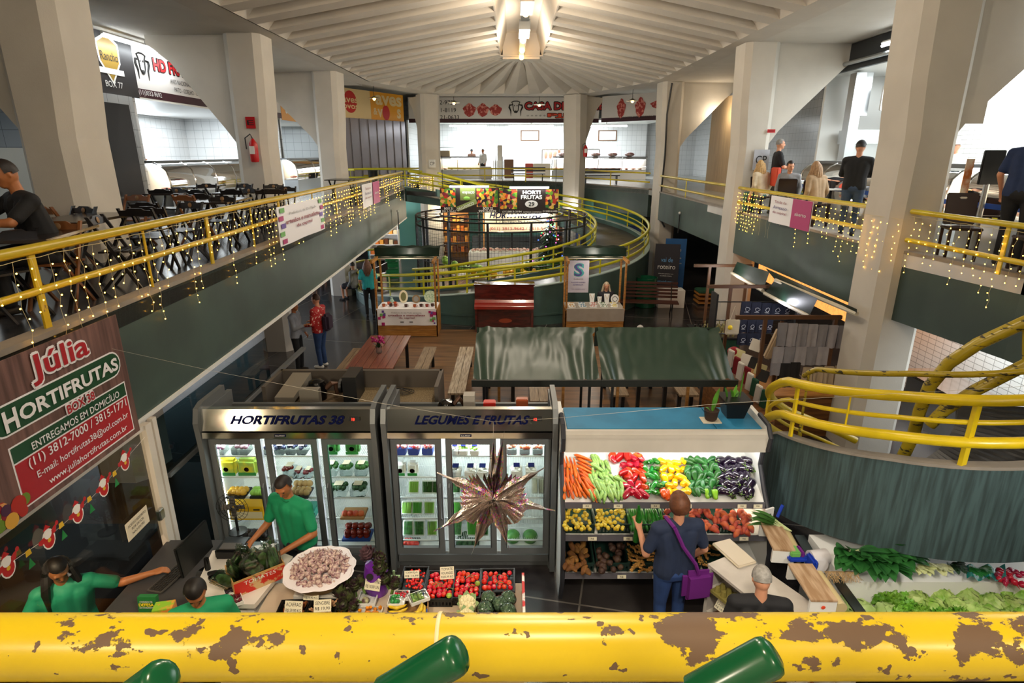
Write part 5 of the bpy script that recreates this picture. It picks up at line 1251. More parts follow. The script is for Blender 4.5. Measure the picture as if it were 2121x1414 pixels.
for r,us in((2,(855,884,905)),(1,(838,860,886)),(0,(838,862,890))):
 for u in us:pack(u,ZS[r],.135,.2 if r==0 else .17,(M_gr1,M_gr2,M_gr3)[(u+r)%3],'white tray of green vegetables under film, first door of the second fridge','tray',group='green vegetable trays, first door',n=6)
pack(845,.225,.2,.08,M_tom,'tray of red fruit at the very bottom, first door of the second fridge','fruit',n=6)
for u in(945,962,985):pack(u,ZS[4],.11,.12,M_gr3 if u>950 else M_wht,'white tray of sprouts on the top shelf, middle door of the second fridge','punnet',group='sprout trays',n=10,m_tray=M_whitep)
for u in(945,975,1000):pack(u,ZS[3],.14,.12,M_wht,'white tray on the second shelf, middle door of the second fridge','punnet',group='white trays',n=10,m_tray=M_whitep)
for r,us in((2,(942,965)),(1,(942,968)),(0,(942,975,1000))):
 for u in us:pack(u,ZS[r],.13,.2 if r==0 else .17,(M_gr2,M_gr1)[(u+r)%2],'white tray of green vegetables under film, middle door of the second fridge','tray',group='green vegetable trays, middle door',n=7)
pack(965,.225,.3,.1,M_dkg,'dark green vegetables at the bottom, middle door of the second fridge','fruit',n=10)
for u in(1060,1086,1112):pack(u,ZS[4],.12,.15,M_shell,'orange-pink pack on the top shelf, right door of the second fridge','punnet',group='orange packs',n=12)
for u in(1070,1100):pack(u,ZS[3],.14,.13,M_wht,'pale tray on the second shelf, right door of the second fridge','punnet',group='pale trays',n=10,m_tray=M_whitep)
for u in(1108,1122):pack(u,ZS[2],.08,.2,M_wht,'pale upright vegetable pack, right door of the second fridge','tray',group='pale upright packs',n=4)
for u in(1062,1098):
 o=MB().sph((0,0,0),(.1,.09,.095),18,12).obj('melon',mat('green melon','4f8a3a',.4,col2='2f6a2a',vscale=7));o.location=(PY(u,1100,6.5).x,6.5,.33);tag(o,'round green melon at the bottom, right door of the second fridge','melon','melons in the second fridge')
M_foil=bpy.data.materials.new('holographic foil');M_foil.use_nodes=True
nt=M_foil.node_tree;b_=nt.nodes['Principled BSDF'];b_.inputs['Metallic'].default_value=1;b_.inputs['Roughness'].default_value=.28
tc=nt.nodes.new('ShaderNodeTexCoord');vo=nt.nodes.new('ShaderNodeTexVoronoi');vo.inputs['Scale'].default_value=90
nz=nt.nodes.new('ShaderNodeTexNoise');nz.inputs['Scale'].default_value=5
hs=nt.nodes.new('ShaderNodeHueSaturation');hs.inputs['Color'].default_value=(.9,.25,.2,1);hs.inputs['Saturation'].default_value=.75
mx=nt.nodes.new('ShaderNodeMix');mx.data_type='RGBA';mx.inputs[6].default_value=(*srgb('d6cac2'),1)
rm=nt.nodes.new('ShaderNodeValToRGB');rm.color_ramp.elements[0].position=.44;rm.color_ramp.elements[1].position=.58
bp_=nt.nodes.new('ShaderNodeBump');bp_.inputs['Strength'].default_value=.35;bp_.inputs['Distance'].default_value=.01
for a,b in((tc.outputs['Object'],vo.inputs['Vector']),(tc.outputs['Object'],nz.inputs['Vector']),(vo.outputs['Color'],hs.inputs['Hue']),(hs.outputs[0],mx.inputs[7]),(nz.outputs[0],rm.inputs[0]),(rm.outputs[0],mx.inputs[0]),(mx.outputs[2],b_.inputs['Base Color']),(vo.outputs['Distance'],bp_.inputs['Height']),(bp_.outputs[0],b_.inputs['Normal'])):nt.links.new(a,b)
SY=4.4;sc_=PY(1022,1030,SY)
st=empty('foil_star',tuple(sc_),0,'large silver holographic foil star hanging in front of the second fridge','star decoration')
tips=[(1045,890),(1022,893),(1128,968),(1150,1057),(1055,1137),(977,1147),(898,1100),(905,978)]
core=MB()
for i,(u,v)in enumerate(tips):
 T_=PY(u,v,SY+(.06 if i%2 else-.06));d=(T_-sc_);L_=d.length;d.normalize();n_=Vector((0,-1,0));s=d.cross(n_).normalized()
 mb=MB();W_=.075 if i>1 else .05;K=8;vs=[]
 for k in range(K+1):
  a=k/K;w_=W_*(math.sin(math.pi*min(1,a*1.05+.12))**.9 if a<.95 else 0)*(1-.35*a);c=sc_+d*L_*a
  zg=.012*(-1)**k
  vs+=[tuple(c+s*w_+n_*(.0+zg)),tuple(c+s*w_*.45+n_*(.045*(1-a)+.01)),tuple(c+n_*(-.01)),tuple(c-s*w_*.45+n_*(.045*(1-a)+.01)),tuple(c-s*w_-n_*zg)]
 fs=[(5*k+j,5*k+j+1,5*k+j+6,5*k+j+5)for k in range(K)for j in range(4)]
 mb.add(vs,fs);mb.obj('point',M_foil,st,smooth=False)
for j in range(9):
 a=R(40*j+12);mb=MB();vs=[tuple(sc_)];K=9
 for k in range(K):
  an=a+R(-17+34*k/(K-1));rr_=.29*(1 if k%2 else .88);vs.append(tuple(sc_+Vector((math.cos(an)*rr_,-.05+(.03 if k%2 else-.02)+.07*math.sin(3*an),math.sin(an)*rr_))))
 mb.add(vs,[(0,k,k+1)for k in range(1,K)]);mb.obj('fan',M_foil,st,smooth=False)
m_line=mat('clear line','cfc9ba',.4)
MB().tube([PD(200,715,5.6),PD(440,768,5.55),PD(790,835,5.3),PD(1022,873,4.95),PD(1150,866,4.9),PD(1500,835,4.9),PD(2121,800,5.2)],.0012,4).obj('line',m_line,st)
MB().cyl(tuple(PY(1022,873,SY+.25)),tuple(sc_),.0012,n=4).obj('line',m_line,st)
#HALL FLOOR FURNITURE
M_wood=mat('honey pine','b8823e',.5,col2='8a5724',vscale=3,stretch=(1,8,8),ramp=(.3,.7))
M_woodr=mat('reddish tabletop','8a4a36',.28,col2='5a3024',vscale=4,stretch=(9,.7,1),ramp=(.3,.7))
M_woodg=mat('weathered bench','9a8468',.5,col2='6d5a44',vscale=4,stretch=(9,.8,1),ramp=(.3,.7))
M_tarp=mat('dark green tarpaulin','2c4034',.36,col2='253a2e',vscale=2,spec=.6)
M_tarpd=mat('very dark green canvas','16291f',.4,var=.2,vscale=5)
def planks(mb,x0,x1,y0,y1,z,th=.04,n=5,gap=.008):
 w_=(x1-x0)/n
 for i in range(n):mb.b2(x0+i*w_+gap/2,x0+(i+1)*w_-gap/2,y0,y1,z-th,z)
def table_bench(name,x0,x1,y0,y1,z,n,m,label,cat,slope=0):
 t=empty(name,((x0+x1)/2,(y0+y1)/2,0),0,label,cat)
 b=MB();planks(b,x0,x1,y0,y1,z,.04,n);b.obj('tabletop' if cat=='table' else 'seat',m,t)
 for y in(y0+.25,y1-.25):
  for x in(x0+.08,x1-.08):MB().b2(x-.035,x+.035,y-.035,y+.035,0,z-.04).obj('leg',M_dark,t)
  MB().b2(x0+.02,x1-.02,y-.03,y+.03,z-.1,z-.04).obj('crossbar',M_dark,t)
table_bench('picnic_table',-3.5,-2.5,11.6,13.95,.76,6,M_woodr,'long reddish-brown plank table with a flower vase on it','table')
table_bench('bench',-3.95,-3.68,11.4,13.9,.45,2,M_woodg,'plank bench along the left side of the table with the flowers','bench')
table_bench('bench',-2.2,-1.88,12.0,14.0,.45,2,M_woodg,'weathered plank bench right of the table with the flowers','bench')
table_bench('bench',-1.3,-.95,11.0,14.0,.45,2,mat('pale worn bench','b5a58c',.5,col2='877660',vscale=4,stretch=(9,.8,1)),'pale worn bench just left of the lighter green awning','bench')
table_bench('bench',.35,.72,10.6,12.6,.45,2,M_woodg,'plank bench seen under the middle of the left green awning','bench')
table_bench('bench',2.0,2.35,10.9,12.6,.45,2,M_woodg,'plank bench seen under the left end of the right green awning','bench')
table_bench('bench',3.35,3.75,10.9,12.6,.45,2,M_woodg,'plank bench seen under the right end of the right green awning','bench')
table_bench('picnic_table',2.5,3.2,10.9,12.6,.76,4,M_woodr,'brown plank table under the right green awning','table')
table_bench('picnic_table',-.6,.1,10.9,12.6,.76,4,M_dark,'dark table under the left green awning','table')
table_bench('bench',-4.6,-4.2,8.8,12.2,.5,3,mat('grey shiny bench','7f8580',.3,var=.2,vscale=4),'grey plank bench close to the glass beneath the left gallery','bench')
v_=(-3.0,12.6,.76)
t=empty('flower_vase',v_,0,'glass vase of magenta flowers on the reddish table','vase')
MB().lathe([(.05,0),(.07,.03),(.06,.1),(.075,.16)],16,c=v_).obj('vase',glass('vase glass','dfe8e8',.25,.03),t)
b=MB();random.seed(8)
for i in range(26):b.sph((v_[0]+random.gauss(0,.06),v_[1]+random.gauss(0,.06),v_[2]+.3+random.gauss(0,.03)),.03,7,5)
b.obj('blossoms',mat('magenta petals','a0206a',.5,objvar=.2),t)
b=MB()
for i in range(12):leafmesh(b,(v_[0],v_[1],v_[2]+.12),(random.uniform(-1,1),random.uniform(-1,1),.9),.2,.03,.2)
b.obj('leaves',mat('dark leaf','2c4a26',.5),t)
def awning(x0,x1,label,seed):
 t=empty('green_awning',((x0+x1)/2,7.8,0),0,label,'awning');L=x1-x0
 def S(a,b_):
  sag=-.07*math.sin(math.pi*a)*math.sin(math.pi*b_)
  e=min(a,1-a);fan=max(0,1-e*3.2)
  wr=.028*fan*math.sin((a if a<.5 else 1-a)*46*(1.3-b_*.8)+b_*5+seed)*(1-.4*b_)+.012*noise.noise(Vector((a*5,b_*3,seed)))+.016*b_*noise.noise(Vector((a*20,b_*4,seed)))
  return(x0+L*a+(.04 if b_>.9 else 0),7.36+.95*b_,2.16+.46*b_+sag+wr)
 b=MB();b.grid(S,60,24)
 b.grid(lambda a,b_:(x0+L*a,8.31+.03*b_,2.62-.3*b_+.0),20,3)
 b.obj('canopy',M_tarp,t,ang=80)
 b=MB();b.b2(x0-.02,x1+.02,7.32,7.36,2.08,2.17);b.obj('front_valance',mat('black canvas','0f1512',.5),t)
 for x in(x0+.14,x1-.12):
  MB().cyl((x,7.4,0),(x,7.4,2.1),.02,n=8).obj('post',M_dark,t)
  MB().cyl((x,8.3,0),(x,8.3,2.6),.02,n=8).obj('post',M_dark,t)
 for x in(x0+.33,x1-.42):MB().b2(x-.02,x+.02,8.0,8.04,0,2.4).obj('wooden_post',M_wood,t)
awning(-.52,1.17,'left one of two big dark green awnings, catching a warm highlight',1)
awning(1.22,3.0,'right one of two big dark green awnings, beside the plant pots',4)
def kiosk(x0,x1,label,cloth,clabel,texts):
 y0,y1=16.25,17.1
 t=empty('market_kiosk',((x0+x1)/2,y0,0),0,label,'kiosk')
 b=MB()
 for i in range(4):b.b2(x0,x1,y0,y0+.03,.03+.19*i,.21+.19*i)
 for i in range(4):b.b2(x0,x0+.03,y0,y1,.03+.19*i,.21+.19*i);b.b2(x1-.03,x1,y0,y1,.03+.19*i,.21+.19*i)
 b.obj('plank_base',M_wood,t);MB().b2(x0,x1,y0,y1,.78,.82).obj('counter',M_wood,t)
 for x in(x0+.03,x1-.03):
  for y in(y0+.05,y1-.03):MB().b2(x-.025,x+.025,y-.025,y+.025,0,2.2).obj('post',M_wood,t)
  MB().b2(x-.03,x+.03,y0-.25,y1+.2,2.18,2.26).obj('roof_beam',M_wood,t)
 b=MB();b.grid(lambda a,c:(x0-.05+(x1-x0+.1)*a,y1+.1-(y1-y0+.3)*.45*c,2.5-.28*c+.015*math.sin(a*25)*(1-c)),24,6);b.grid(lambda a,c:(x0-.05+(x1-x0+.1)*a,y0+.6-.05*c,2.24+.26*c+.012*math.sin(a*31)),24,3)
 b.obj('canvas_roof',M_tarpd,t,ang=80)
 MB().tube([(x0-.05,y0+.5,2.22),(x1+.05,y0+.5,2.22)],.035,8).obj('rolled_edge',mat('cream canvas','cfc7b2',.6),t)
 c=MB();c.grid(lambda a,q:(x0+.04+(x1-x0-.06)*a,y0-.02-.012*math.sin(a*18)*q,.84-(.48 if cloth is M_wh else .36)*q),30,6)
 c.b2(x0+.02,x1-.02,y0-.02,y1-.02,.82,.845)
 o=c.obj('tablecloth',cloth,None,ang=80);tag(o,clabel,'tablecloth')
 return t,o
t,cl=kiosk(-3.88,-2.14,'left wooden kiosk of two, with the craft fair banner and dark green canvas roof',M_wh,'white cloth banner hanging over the left kiosk, reading artesaos e manualistas da capital',None)
Mk=frameM((-3.0,16.2,.62),(1,0,0),(0,0,1));M_mag=mat('magenta print','b0256a',.5);M_prp=mat('dark red print','8a1a34',.5)
k=MB();k.text('Prefeitura de São Paulo apresenta',Mk@Matrix.Translation((0,.12,.01)),w=.85,h=.045,m=mat('grey print','77706e',.5));k.text('artesãos e manualistas',Mk@Matrix.Translation((0,.05,.012)),w=1.05,h=.06,m=M_prp,off=.02);k.text('da capital',Mk@Matrix.Translation((0,-.03,.012)),w=.45,h=.06,m=M_prp,off=.02)
for x in(-.14,.12):rr=[(x-.05,-.17),(x+.05,-.17),(x+.05,-.13),(x-.05,-.13)];k.add([(a,b,.012)for a,b in rr],[(0,1,2,3)],mat('grey print','77706e'),Mk)
k.obj('lettering',None,cl,smooth=False)
k=MB();random.seed(3)
for s in(-1,1):
 for i in range(9):
  x=s*(.72+random.uniform(-.1,.09));y=random.uniform(-.22,.16);q=random.uniform(.02,.05)
  k.add([(x-q,y-q,.011+i*.0004),(x+q,y-q,.011+i*.0004),(x+q,y+q,.011+i*.0004),(x-q,y+q,.011+i*.0004)],[(0,1,2,3)],(M_mag,M_mag,mat('green print','6fae5a',.5),mat('violet print','6a4aa0',.5))[i%4],Mk)
k.obj('corner_print',None,cl,smooth=False)
M_ter=mat('terracotta','a8502e',.4,objvar=.3);M_crm=mat('cream ceramic','d8cbb0',.3,objvar=.2)
def mug(x,y,m,label):
 o=MB().lathe([(.03,0),(.045,.02),(.05,.08),(.046,.08),(.04,.02),(0,.02)],12).obj('mug',m);o.location=(x,y,.845);tag(o,label,'mug','crockery on the left kiosk')
 h=MB();h.tube([(.045,0,.065),(.08,0,.06),(.08,0,.03),(.045,0,.02)],.007,6);h.obj('handle',m,o,world=False)
random.seed(12)
for i,x in enumerate((-3.7,-3.5,-3.36,-3.05,-2.8,-2.62,-2.45,-2.3)):mug(x,16.45+random.uniform(0,.1),(M_ter,mat('dark glaze','4a2a26',.3),M_ter,mat('dark glaze','4a2a26'))[i%4],'glazed pottery mug on the left kiosk')
for x in(-3.6,-3.42):mug(x,16.75,mat('orange clay','c8562c',.4),'glazed pottery mug on the left kiosk')
def disc(x,y,z,rx,rz,m,m2,label,cat,tilt=12):
 t=empty(cat.replace(' ','_'),(x,y,z),0,label,cat)
 M=Matrix.Translation((x,y,z+rz))@Matrix.Rotation(R(90-tilt),4,'X')
 b=MB();b.add([(rx*math.cos(R(15*i)),rz*math.sin(R(15*i)),q)for q in(-.01,.01)for i in range(24)],[tuple(range(24))[::-1],tuple(range(24,48))]+[(i,(i+1)%24,24+(i+1)%24,24+i)for i in range(24)],None,M);b.obj('rim',m,t,smooth=False)
 b=MB();b.add([(rx*.62*math.cos(R(15*i)),rz*.68*math.sin(R(15*i)),.013)for i in range(24)],[tuple(range(24))],None,M);b.obj('centre',m2,t,smooth=False)
disc(-3.2,16.95,.845,.13,.19,M_crm,mat('olive glass','6f7045',.4),'oval cream framed mirror standing on the left kiosk','oval mirror')
disc(-2.42,17.0,.845,.18,.18,mat('green ceramic','8fae8a',.4,col2='c7d2b6',vscale=20),mat('green ceramic','8fae8a'),'round green plate standing on the left kiosk','plate')
disc(-2.83,16.95,.845,.12,.12,mat('wicker frame','8a6f4c',.7),mat('grey picture','8a8a84',.6),'small square-ish wicker picture frame on the left kiosk','picture frame')
tag(MB().lathe([(.05,0),(.08,.03),(.05,.09),(.03,.14),(.04,.16)],14,c=(-3.55,16.95,.845)).obj('glass_jar',mat('pale jade','9ab8a4',.3)),'pale green jar at the back left of the kiosk with mugs','jar')
t,cl=kiosk(1.52,3.22,'right wooden kiosk of two, selling jewellery, with dark green canvas roof',mat('grey linen','9d9488',.8,var=.08,vscale=5),'grey linen cloth covering the jewellery kiosk counter',None)
random.seed(14)
M_bead=[mat('bead '+c,c,.3)for c in('b8862c','2d6a8a','a8402a','3a6a3a','d8c050')]
for i in range(15):
 x=1.75+(i%5)*.3+random.uniform(-.03,.03);y=16.42+(i//5)*.2
 t=empty('jewellery_tray',(x,y,.845),0,'small white tray of bead jewellery on the grey linen','jewellery tray','jewellery trays')
 MB().box((x,y,.86),(.2,.12,.03),bev=.004).obj('tray',M_whitep,t)
 b=MB()
 for j in range(12):b.sph((x+random.uniform(-.08,.08),y+random.uniform(-.045,.045),.885),.012,6,5)
 b.obj('beads',M_bead[i%5],t)
for x,y,w_,h_,lb in((2.35,16.85,.16,.3,'left white necklace bust'),(2.78,16.82,.16,.3,'white necklace bust in front of the seller'),(2.58,16.9,.13,.2,'small pale display stand between the two busts')):
 t=empty('necklace_stand',(x,y,.845),0,lb+' on the jewellery kiosk','display bust')
 b=MB();b.prism([(-w_*.35,0),(w_*.35,0),(w_*.5,h_),(-w_*.5,h_)],-.02,.02,M=frameM((x,y,.845),(1,0,0),(0,.2,1)));b.obj('board',M_whitep,t)
 b=MB();b.tube([(x-w_*.35,y-.02,.845+h_*.95),(x,y-.03,.845+h_*.45),(x+w_*.35,y-.02,.845+h_*.95)],.006,5);b.obj('necklace',mat('gold','c79a3a',.3,.8),t)
t=empty('bead_display',(3.02,16.85,.845),0,'round white card of dark beads at the right end of the jewellery kiosk','display card')
Mb=frameM((3.02,16.85,.99),(1,0,0),(0,.2,1));b=MB();b.add([(.12*math.cos(R(20*i)),.13*math.sin(R(20*i)),0)for i in range(18)],[tuple(range(18))],None,Mb);b.box((0,0,-.01),(.1,.26,.01),Mb);b.obj('card',M_whitep,t,smooth=False)
b=MB()
for i in range(8):b.sph((.075*math.cos(R(45*i)),.075*math.sin(R(45*i)),.01),.017,7,5,M=Mb)
b.obj('beads',M_ink,t)
a=PY(1206,575,17.0)
t=empty('hanging_banner',(a.x,17.0,1.2),0,'pale violet hanging banner with a teal and purple letter S','banner')
Ms=frameM((1.95,17.02,1.62),(1,0,0),(0,0,1));MB().box((0,0,0),(.6,.95,.01),Ms).obj('cloth',mat('pale violet cloth','b9b2bd',.6,var=.06,vscale=4),t)
k=MB();k.text('S',Ms@Matrix.Translation((.01,.2,.012)),w=.3,h=.4,m=mat('teal print','3c8f8f',.5),off=.05);k.text('S',Ms@Matrix.Translation((-.01,.2,.016)),w=.22,h=.36,m=mat('purple print','4a3a7a',.5));k.text('SUBLIME',Ms@Matrix.Translation((0,-.07,.012)),w=.28,h=.035,m=mat('grey print','77706e'))
k.text('AGATA E CLARISSA',Ms@Matrix.Translation((0,-.17,.012)),w=.42,h=.035,m=mat('purple print','4a3a7a'));k.text('ESMERALDA',Ms@Matrix.Translation((0,-.24,.012)),w=.3,h=.035,m=mat('purple print','4a3a7a'));k.text('Arte e natureza no corpo',Ms@Matrix.Translation((0,-.37,.012)),w=.4,h=.035,m=mat('purple print','4a3a7a'),shear=.4)
k.obj('lettering',None,t,smooth=False)
lamp('kiosk_lamp','POINT',(2.4,16.4,2.1),14,(1,.93,.8),.06);lamp('kiosk_lamp','POINT',(-3,16.4,2.1),10,(1,.9,.75),.06)
M_mah=mat('mahogany','5a1712',.22,col2='3f0f0c',vscale=3,stretch=(1,1,5),spec=.6,coat=.3)
t=empty('upright_piano',(-.23,16.9,0),0,'dark red mahogany upright piano with closed lid against the green ring wall','piano')
x0,x1=-1.1,.64
b=MB();b.b2(x0,x1,16.95,17.35,.0,1.36,bev=.01);b.b2(x0+.02,x0+.08,16.7,16.97,0,.72);b.b2(x1-.08,x1-.02,16.7,16.97,0,.72);b.obj('body',M_mah,t)
MB().b2(x0-.03,x1+.03,16.92,17.38,1.36,1.4,bev=.01).obj('lid',M_mah,t)
b=MB();b.prism([(16.66,.72),(16.95,.72),(16.95,.95),(16.88,.95),(16.84,.88),(16.7,.84),(16.66,.8)],x0,x1,axis='x');b.obj('key_cover',mat('glossy red wood','8c2016',.15,spec=.8,coat=.6),t)
M_=frameM((-.2,16.945,.3),(1,0,0),(0,0,1));b=MB();b.add([(.2*math.cos(R(20*i)),.07*math.sin(R(20*i)),.004)for i in range(18)],[tuple(range(18))],None,M_);b.obj('oval_plaque',mat('copper plaque','a0462c',.3),t,smooth=False)
t=empty('slatted_bench',(4.6,18.7,0),R(-6),'dark wooden slatted park bench with iron legs beside the green drum','bench')
Mz=Matrix.Translation((4.45,18.7,0))@Matrix.Rotation(R(-8),4,'Z')
for i in range(5):MB().b2(-.95,.95,.32+.02*i,.35+.02*i,.52+.11*i,.59+.11*i,M=Mz).obj('back_slat',mat('dark bench wood','4a2a20',.4),t)
for i in range(4):MB().b2(-.95,.95,-.2+.12*i,-.11+.12*i,.43,.46,M=Mz).obj('seat_slat',mat('dark bench wood','4a2a20'),t)
for s in(-.75,.75):
 b=MB();b.tube([(s,-.25,0),(s,-.12,.2),(s,-.18,.43),(s,.25,.43),(s,.2,.2),(s,.35,0)],.02,6,M=Mz);b.tube([(s,.27,.43),(s,.42,1.05)],.018,6,M=Mz);b.obj('iron_leg',M_dark,t)
t=empty('round_drum',(4.62,19.7,0),0,'tall round dark green drum bin behind the slatted bench','bin')
b=MB();b.lathe([(.34,0),(.36,.02),(.36,1.0),(.37,1.02),(.34,1.02),(.33,.3),(0,.3)],28,c=(4.62,19.9,0));b.obj('drum',mat('gloss green drum','14563a',.25),t)
def rollup(x,y,w_,h_,rz,m,label,lines,mt):
 t=empty('rollup_banner',(x,y,0),R(rz),label,'banner');M=Matrix.Translation((x,y,0))@Matrix.Rotation(R(rz),4,'Z')@frameM((0,0,0),(1,0,0),(0,0,1))
 MB().box((0,h_/2+.05,0),(w_,h_,.012),M).obj('panel',m,t);MB().box((0,.03,0),(w_+.04,.06,.16),M).obj('foot',M_steel,t)
 k=MB()
 for s,yy,w2,h2,c in lines:k.text(s,M@Matrix.Translation((0,yy,.012)),w=w2,h=h2,m=c)
 k.obj('lettering',None,t,smooth=False)
M_lb=mat('light blue print','6aa6d8',.5)
rollup(5.45,20.6,.85,2.0,-14,mat('dark banner','23222a',.5),'dark roll-up banner reading vai de roteiro beside the green drum',[('vai de',1.5,.4,.16,M_lb),('roteiro',1.25,.6,.16,M_whitep),('Descubra passeios a pe',1.0,.5,.04,M_whitep),('na cidade inteira',.93,.4,.04,M_whitep),('#VaideRoteiro',.72,.55,.07,M_lb)],None)
rollup(6.0,21.6,.75,2.05,-8,mat('blue banner','1f5c9a',.5),'blue roll-up banner behind the dark one',[('acolhe',1.7,.4,.12,M_whitep),('Sao Paulo',1.4,.45,.07,M_whitep),('turismo na cidade',1.2,.5,.05,M_whitep)],None)
tag(MB().b2(5.0,5.9,19.6,20.1,0,.62,bev=.01).obj('white_cube',M_whitep),'white display plinth behind the slatted bench','plinth')
def frame_booth(x0,x1,y,z,label,lx=.3):
 t=empty('market_booth',((x0+x1)/2,y,0),0,label,'booth')
 MB().b2(x0-lx,x1,y-.03,y+.03,z,z+.07).obj('crossbeam',mat('dark stained wood','5a3a20',.5),t)
 for x in(x0,x1-.1):MB().b2(x-.03,x+.03,y-.03,y+.03,0,z).obj('post',mat('dark stained wood','5a3a20'),t)
 return t
frame_booth(4.62,6.0,10.35,2.18,'near wooden booth frame hung with rows of grey and white cloths',.55)
frame_booth(4.7,6.0,12.4,2.3,'second wooden booth frame, behind the one with grey cloths',.5)
frame_booth(4.95,6.0,14.6,2.35,'farthest wooden booth frame, in front of the second column',.4)
MB_=MB();t=empty('side_counter',(4.6,9.7,0),0,'pine counter of the near booth below the hanging cloths','counter')
MB().b2(4.62,6.0,10.0,10.3,0,.8).obj('pine_front',mat('dark pine','7a4e24',.5,col2='5c3818',vscale=3,stretch=(.6,6,6)),t);MB().b2(4.5,6.0,9.95,10.35,.8,.84).obj('counter_top',M_wood,t)
random.seed(17)
def cloth(u0,u1,v0,v1,Y,m,name,label,cat,group,taper=0,wav=.02):
 a=PY(u0,v0,Y);b_=PY(u1,v0,Y);z1=PY((u0+u1)/2,v1,Y).z;s=random.random()*9
 c=MB();c.grid(lambda p,q:(a.x+(b_.x-a.x)*p+taper*q,Y-.02+wav*math.sin(p*8+s)*q-.01,a.z+(z1-a.z)*q+(.0)),6,6)
 c.grid(lambda p,q:(a.x+(b_.x-a.x)*p+taper*q,Y+.01+wav*math.sin(p*8+s)*q-.01,a.z+(z1-a.z)*q+(.0)),6,6)
 o=c.obj(name,m,None,ang=80);tag(o,label,cat,group);return o
MC=[mat('grey cloth','8f8c92',.8,var=.08,vscale=8),mat('pale grey cloth','a5a1a6',.8,var=.08,vscale=8)]
for i in range(7):cloth(1612+21*i,1631+21*i,668+i,716+i*.8,10.3,MC[i%2],'tea_towel','grey folded cloth in the top row of the near booth','cloth','top row of hanging cloths')
for i in range(5):cloth(1602+23*i,1624+23*i,718,755,10.25,MC[(i+1)%2],'tea_towel','pale grey cloth in the second row of the near booth','cloth','second row of hanging cloths')
cloth(1596,1616,752,776,10.2,MC[0],'tea_towel','short grey cloth at the left of the third row','cloth',None)
for i,u in enumerate((1617,1638)):cloth(u,u+20,752+i*-2,780+i*4,10.2,M_ink,'black_cloth','black cloth hanging in the third row of the near booth','cloth','two black cloths')
for i in range(4):cloth(1664+22*i,1683+22*i,760-i,800,10.2,mat('beige lingerie','b5a389',.7),'beige_garment','beige lace garment in the lowest row of the near booth','garment','beige garments',wav=.05)
M_shirt=mat('navy tee','1a1f33',.8)
M_draw=mat('white drawing','c9ccd6',.6)
def tee(u0,u1,v0,v1,Y,row):
 o=cloth(u0,u1,v0,v1,Y,M_shirt,'t_shirt','navy t-shirt with white line drawing, in the %s row behind the pale bag'%row,'t-shirt','navy t-shirts, %s row'%row)
 c=PY((u0+u1)/2,(v0+v1)/2,Y);k=MB();s=(u1-u0)/1220*Y*.3
 pts=[(c.x+s*math.cos(R(40*i))*random.uniform(.5,1),Y-.06,c.z+s*math.sin(R(40*i))*random.uniform(.5,1))for i in range(8)];k.tube(pts,.005,4,closed=True);k.tube([(c.x-s,Y-.06,c.z-s),(c.x+s*.6,Y-.06,c.z-s*1.1)],.005,4);k.obj('drawing',M_draw,o)
for i in range(6):tee(1536+21*i,1556+21*i,624+i*1.5,654,12.3,'top')
for i in range(4):tee(1530+18*i,1547+18*i,662,688,12.1,'middle')
for i in range(3):tee(1528+19*i,1546+19*i,690,714,12.0,'bottom')
t=empty('clothes_rail',(5,12.3,0),0,'thin rails carrying the navy t-shirts of the second booth','rail')
for q,yy,vv in((0,12.33,624),(1,12.13,662),(2,12.03,690)):z=PY(1590,vv,yy).z-.01;MB().cyl((4.3,yy,z),(6.0,yy,z),.012,n=6).obj('bar',M_dark,t)
for x in(4.3,5.98):MB().b2(x-.02,x+.02,12.0,12.36,0,2.25).obj('post',M_dark,t)
t=empty('tote_bag',tuple(PY(1517,690,11.6)),0,'cream canvas tote bag with a yellow flower hanging from a post','bag')
a=PY(1517,677,11.6);b=MB();b.box((a.x,11.6,a.z),(.28,.06,.32),bev=.02);b.obj('bag',mat('cream canvas','cfc7b2'),t);b=MB();b.tube([(a.x-.07,11.58,a.z+.15),(a.x,11.58,a.z+.45),(a.x+.07,11.58,a.z+.15)],.008,5);b.obj('strap',mat('cream canvas','cfc7b2'),t);b=MB();b.sph((a.x-.06,11.56,a.z),.05,8,6);b.obj('flower_print',mat('yellow print','f0d428',.5),t)
a=PY(1600,710,10.6);b=MB();b.box((a.x,10.55,a.z),(.14,.12,.62),bev=.03,rot=(0,R(18),0));tag(b.obj('hanging_bag',mat('beige canvas','b59f7e',.7,var=.1,vscale=6)),'beige canvas bag hanging at the corner of the near booth','bag')
M_cw=mat('white cotton','d9d3c8',.7);M_cr=mat('wine cotton','7c1620',.7);M_cg=mat('bottle green cotton','1d4a34',.7);M_cc=mat('cream cotton','d0c894',.7)
t=empty('cloth_rack',(4.15,9.9,0),0,'sloping pine rack of folded printed towels at the corner of the near booth','rack')
b=MB();b.hexa([(3.75,10.9,.0),(4.15,9.2,0),(4.6,9.4,0),(4.5,10.9,0),(3.75,10.9,.85),(4.15,9.2,.55),(4.6,9.4,.6),(4.5,10.9,.95)]);b.obj('rack',mat('dark pine','7a4e24'),t)
for i,(u,v,m,c)in enumerate(((1513,742,M_cw,'white'),(1525,757,M_cr,'wine red'),(1533,768,M_cw,'white'),(1546,778,M_cr,'wine red'),(1552,790,M_cw,'white'),(1562,802,M_cg,'bottle green'),(1570,815,M_cw,'white'),(1582,826,M_cg,'bottle green'))):
 p=PY(u,v,10.6-.14*i);b=MB();b.box(tuple(p),(.12,.05,.42),bev=.01,rot=(R(20),R(14),R(-50)));o=b.obj('folded_towel',m);tag(o,'%s folded towel standing in the sloping rack'%c,'towel','folded %s towels'%c)
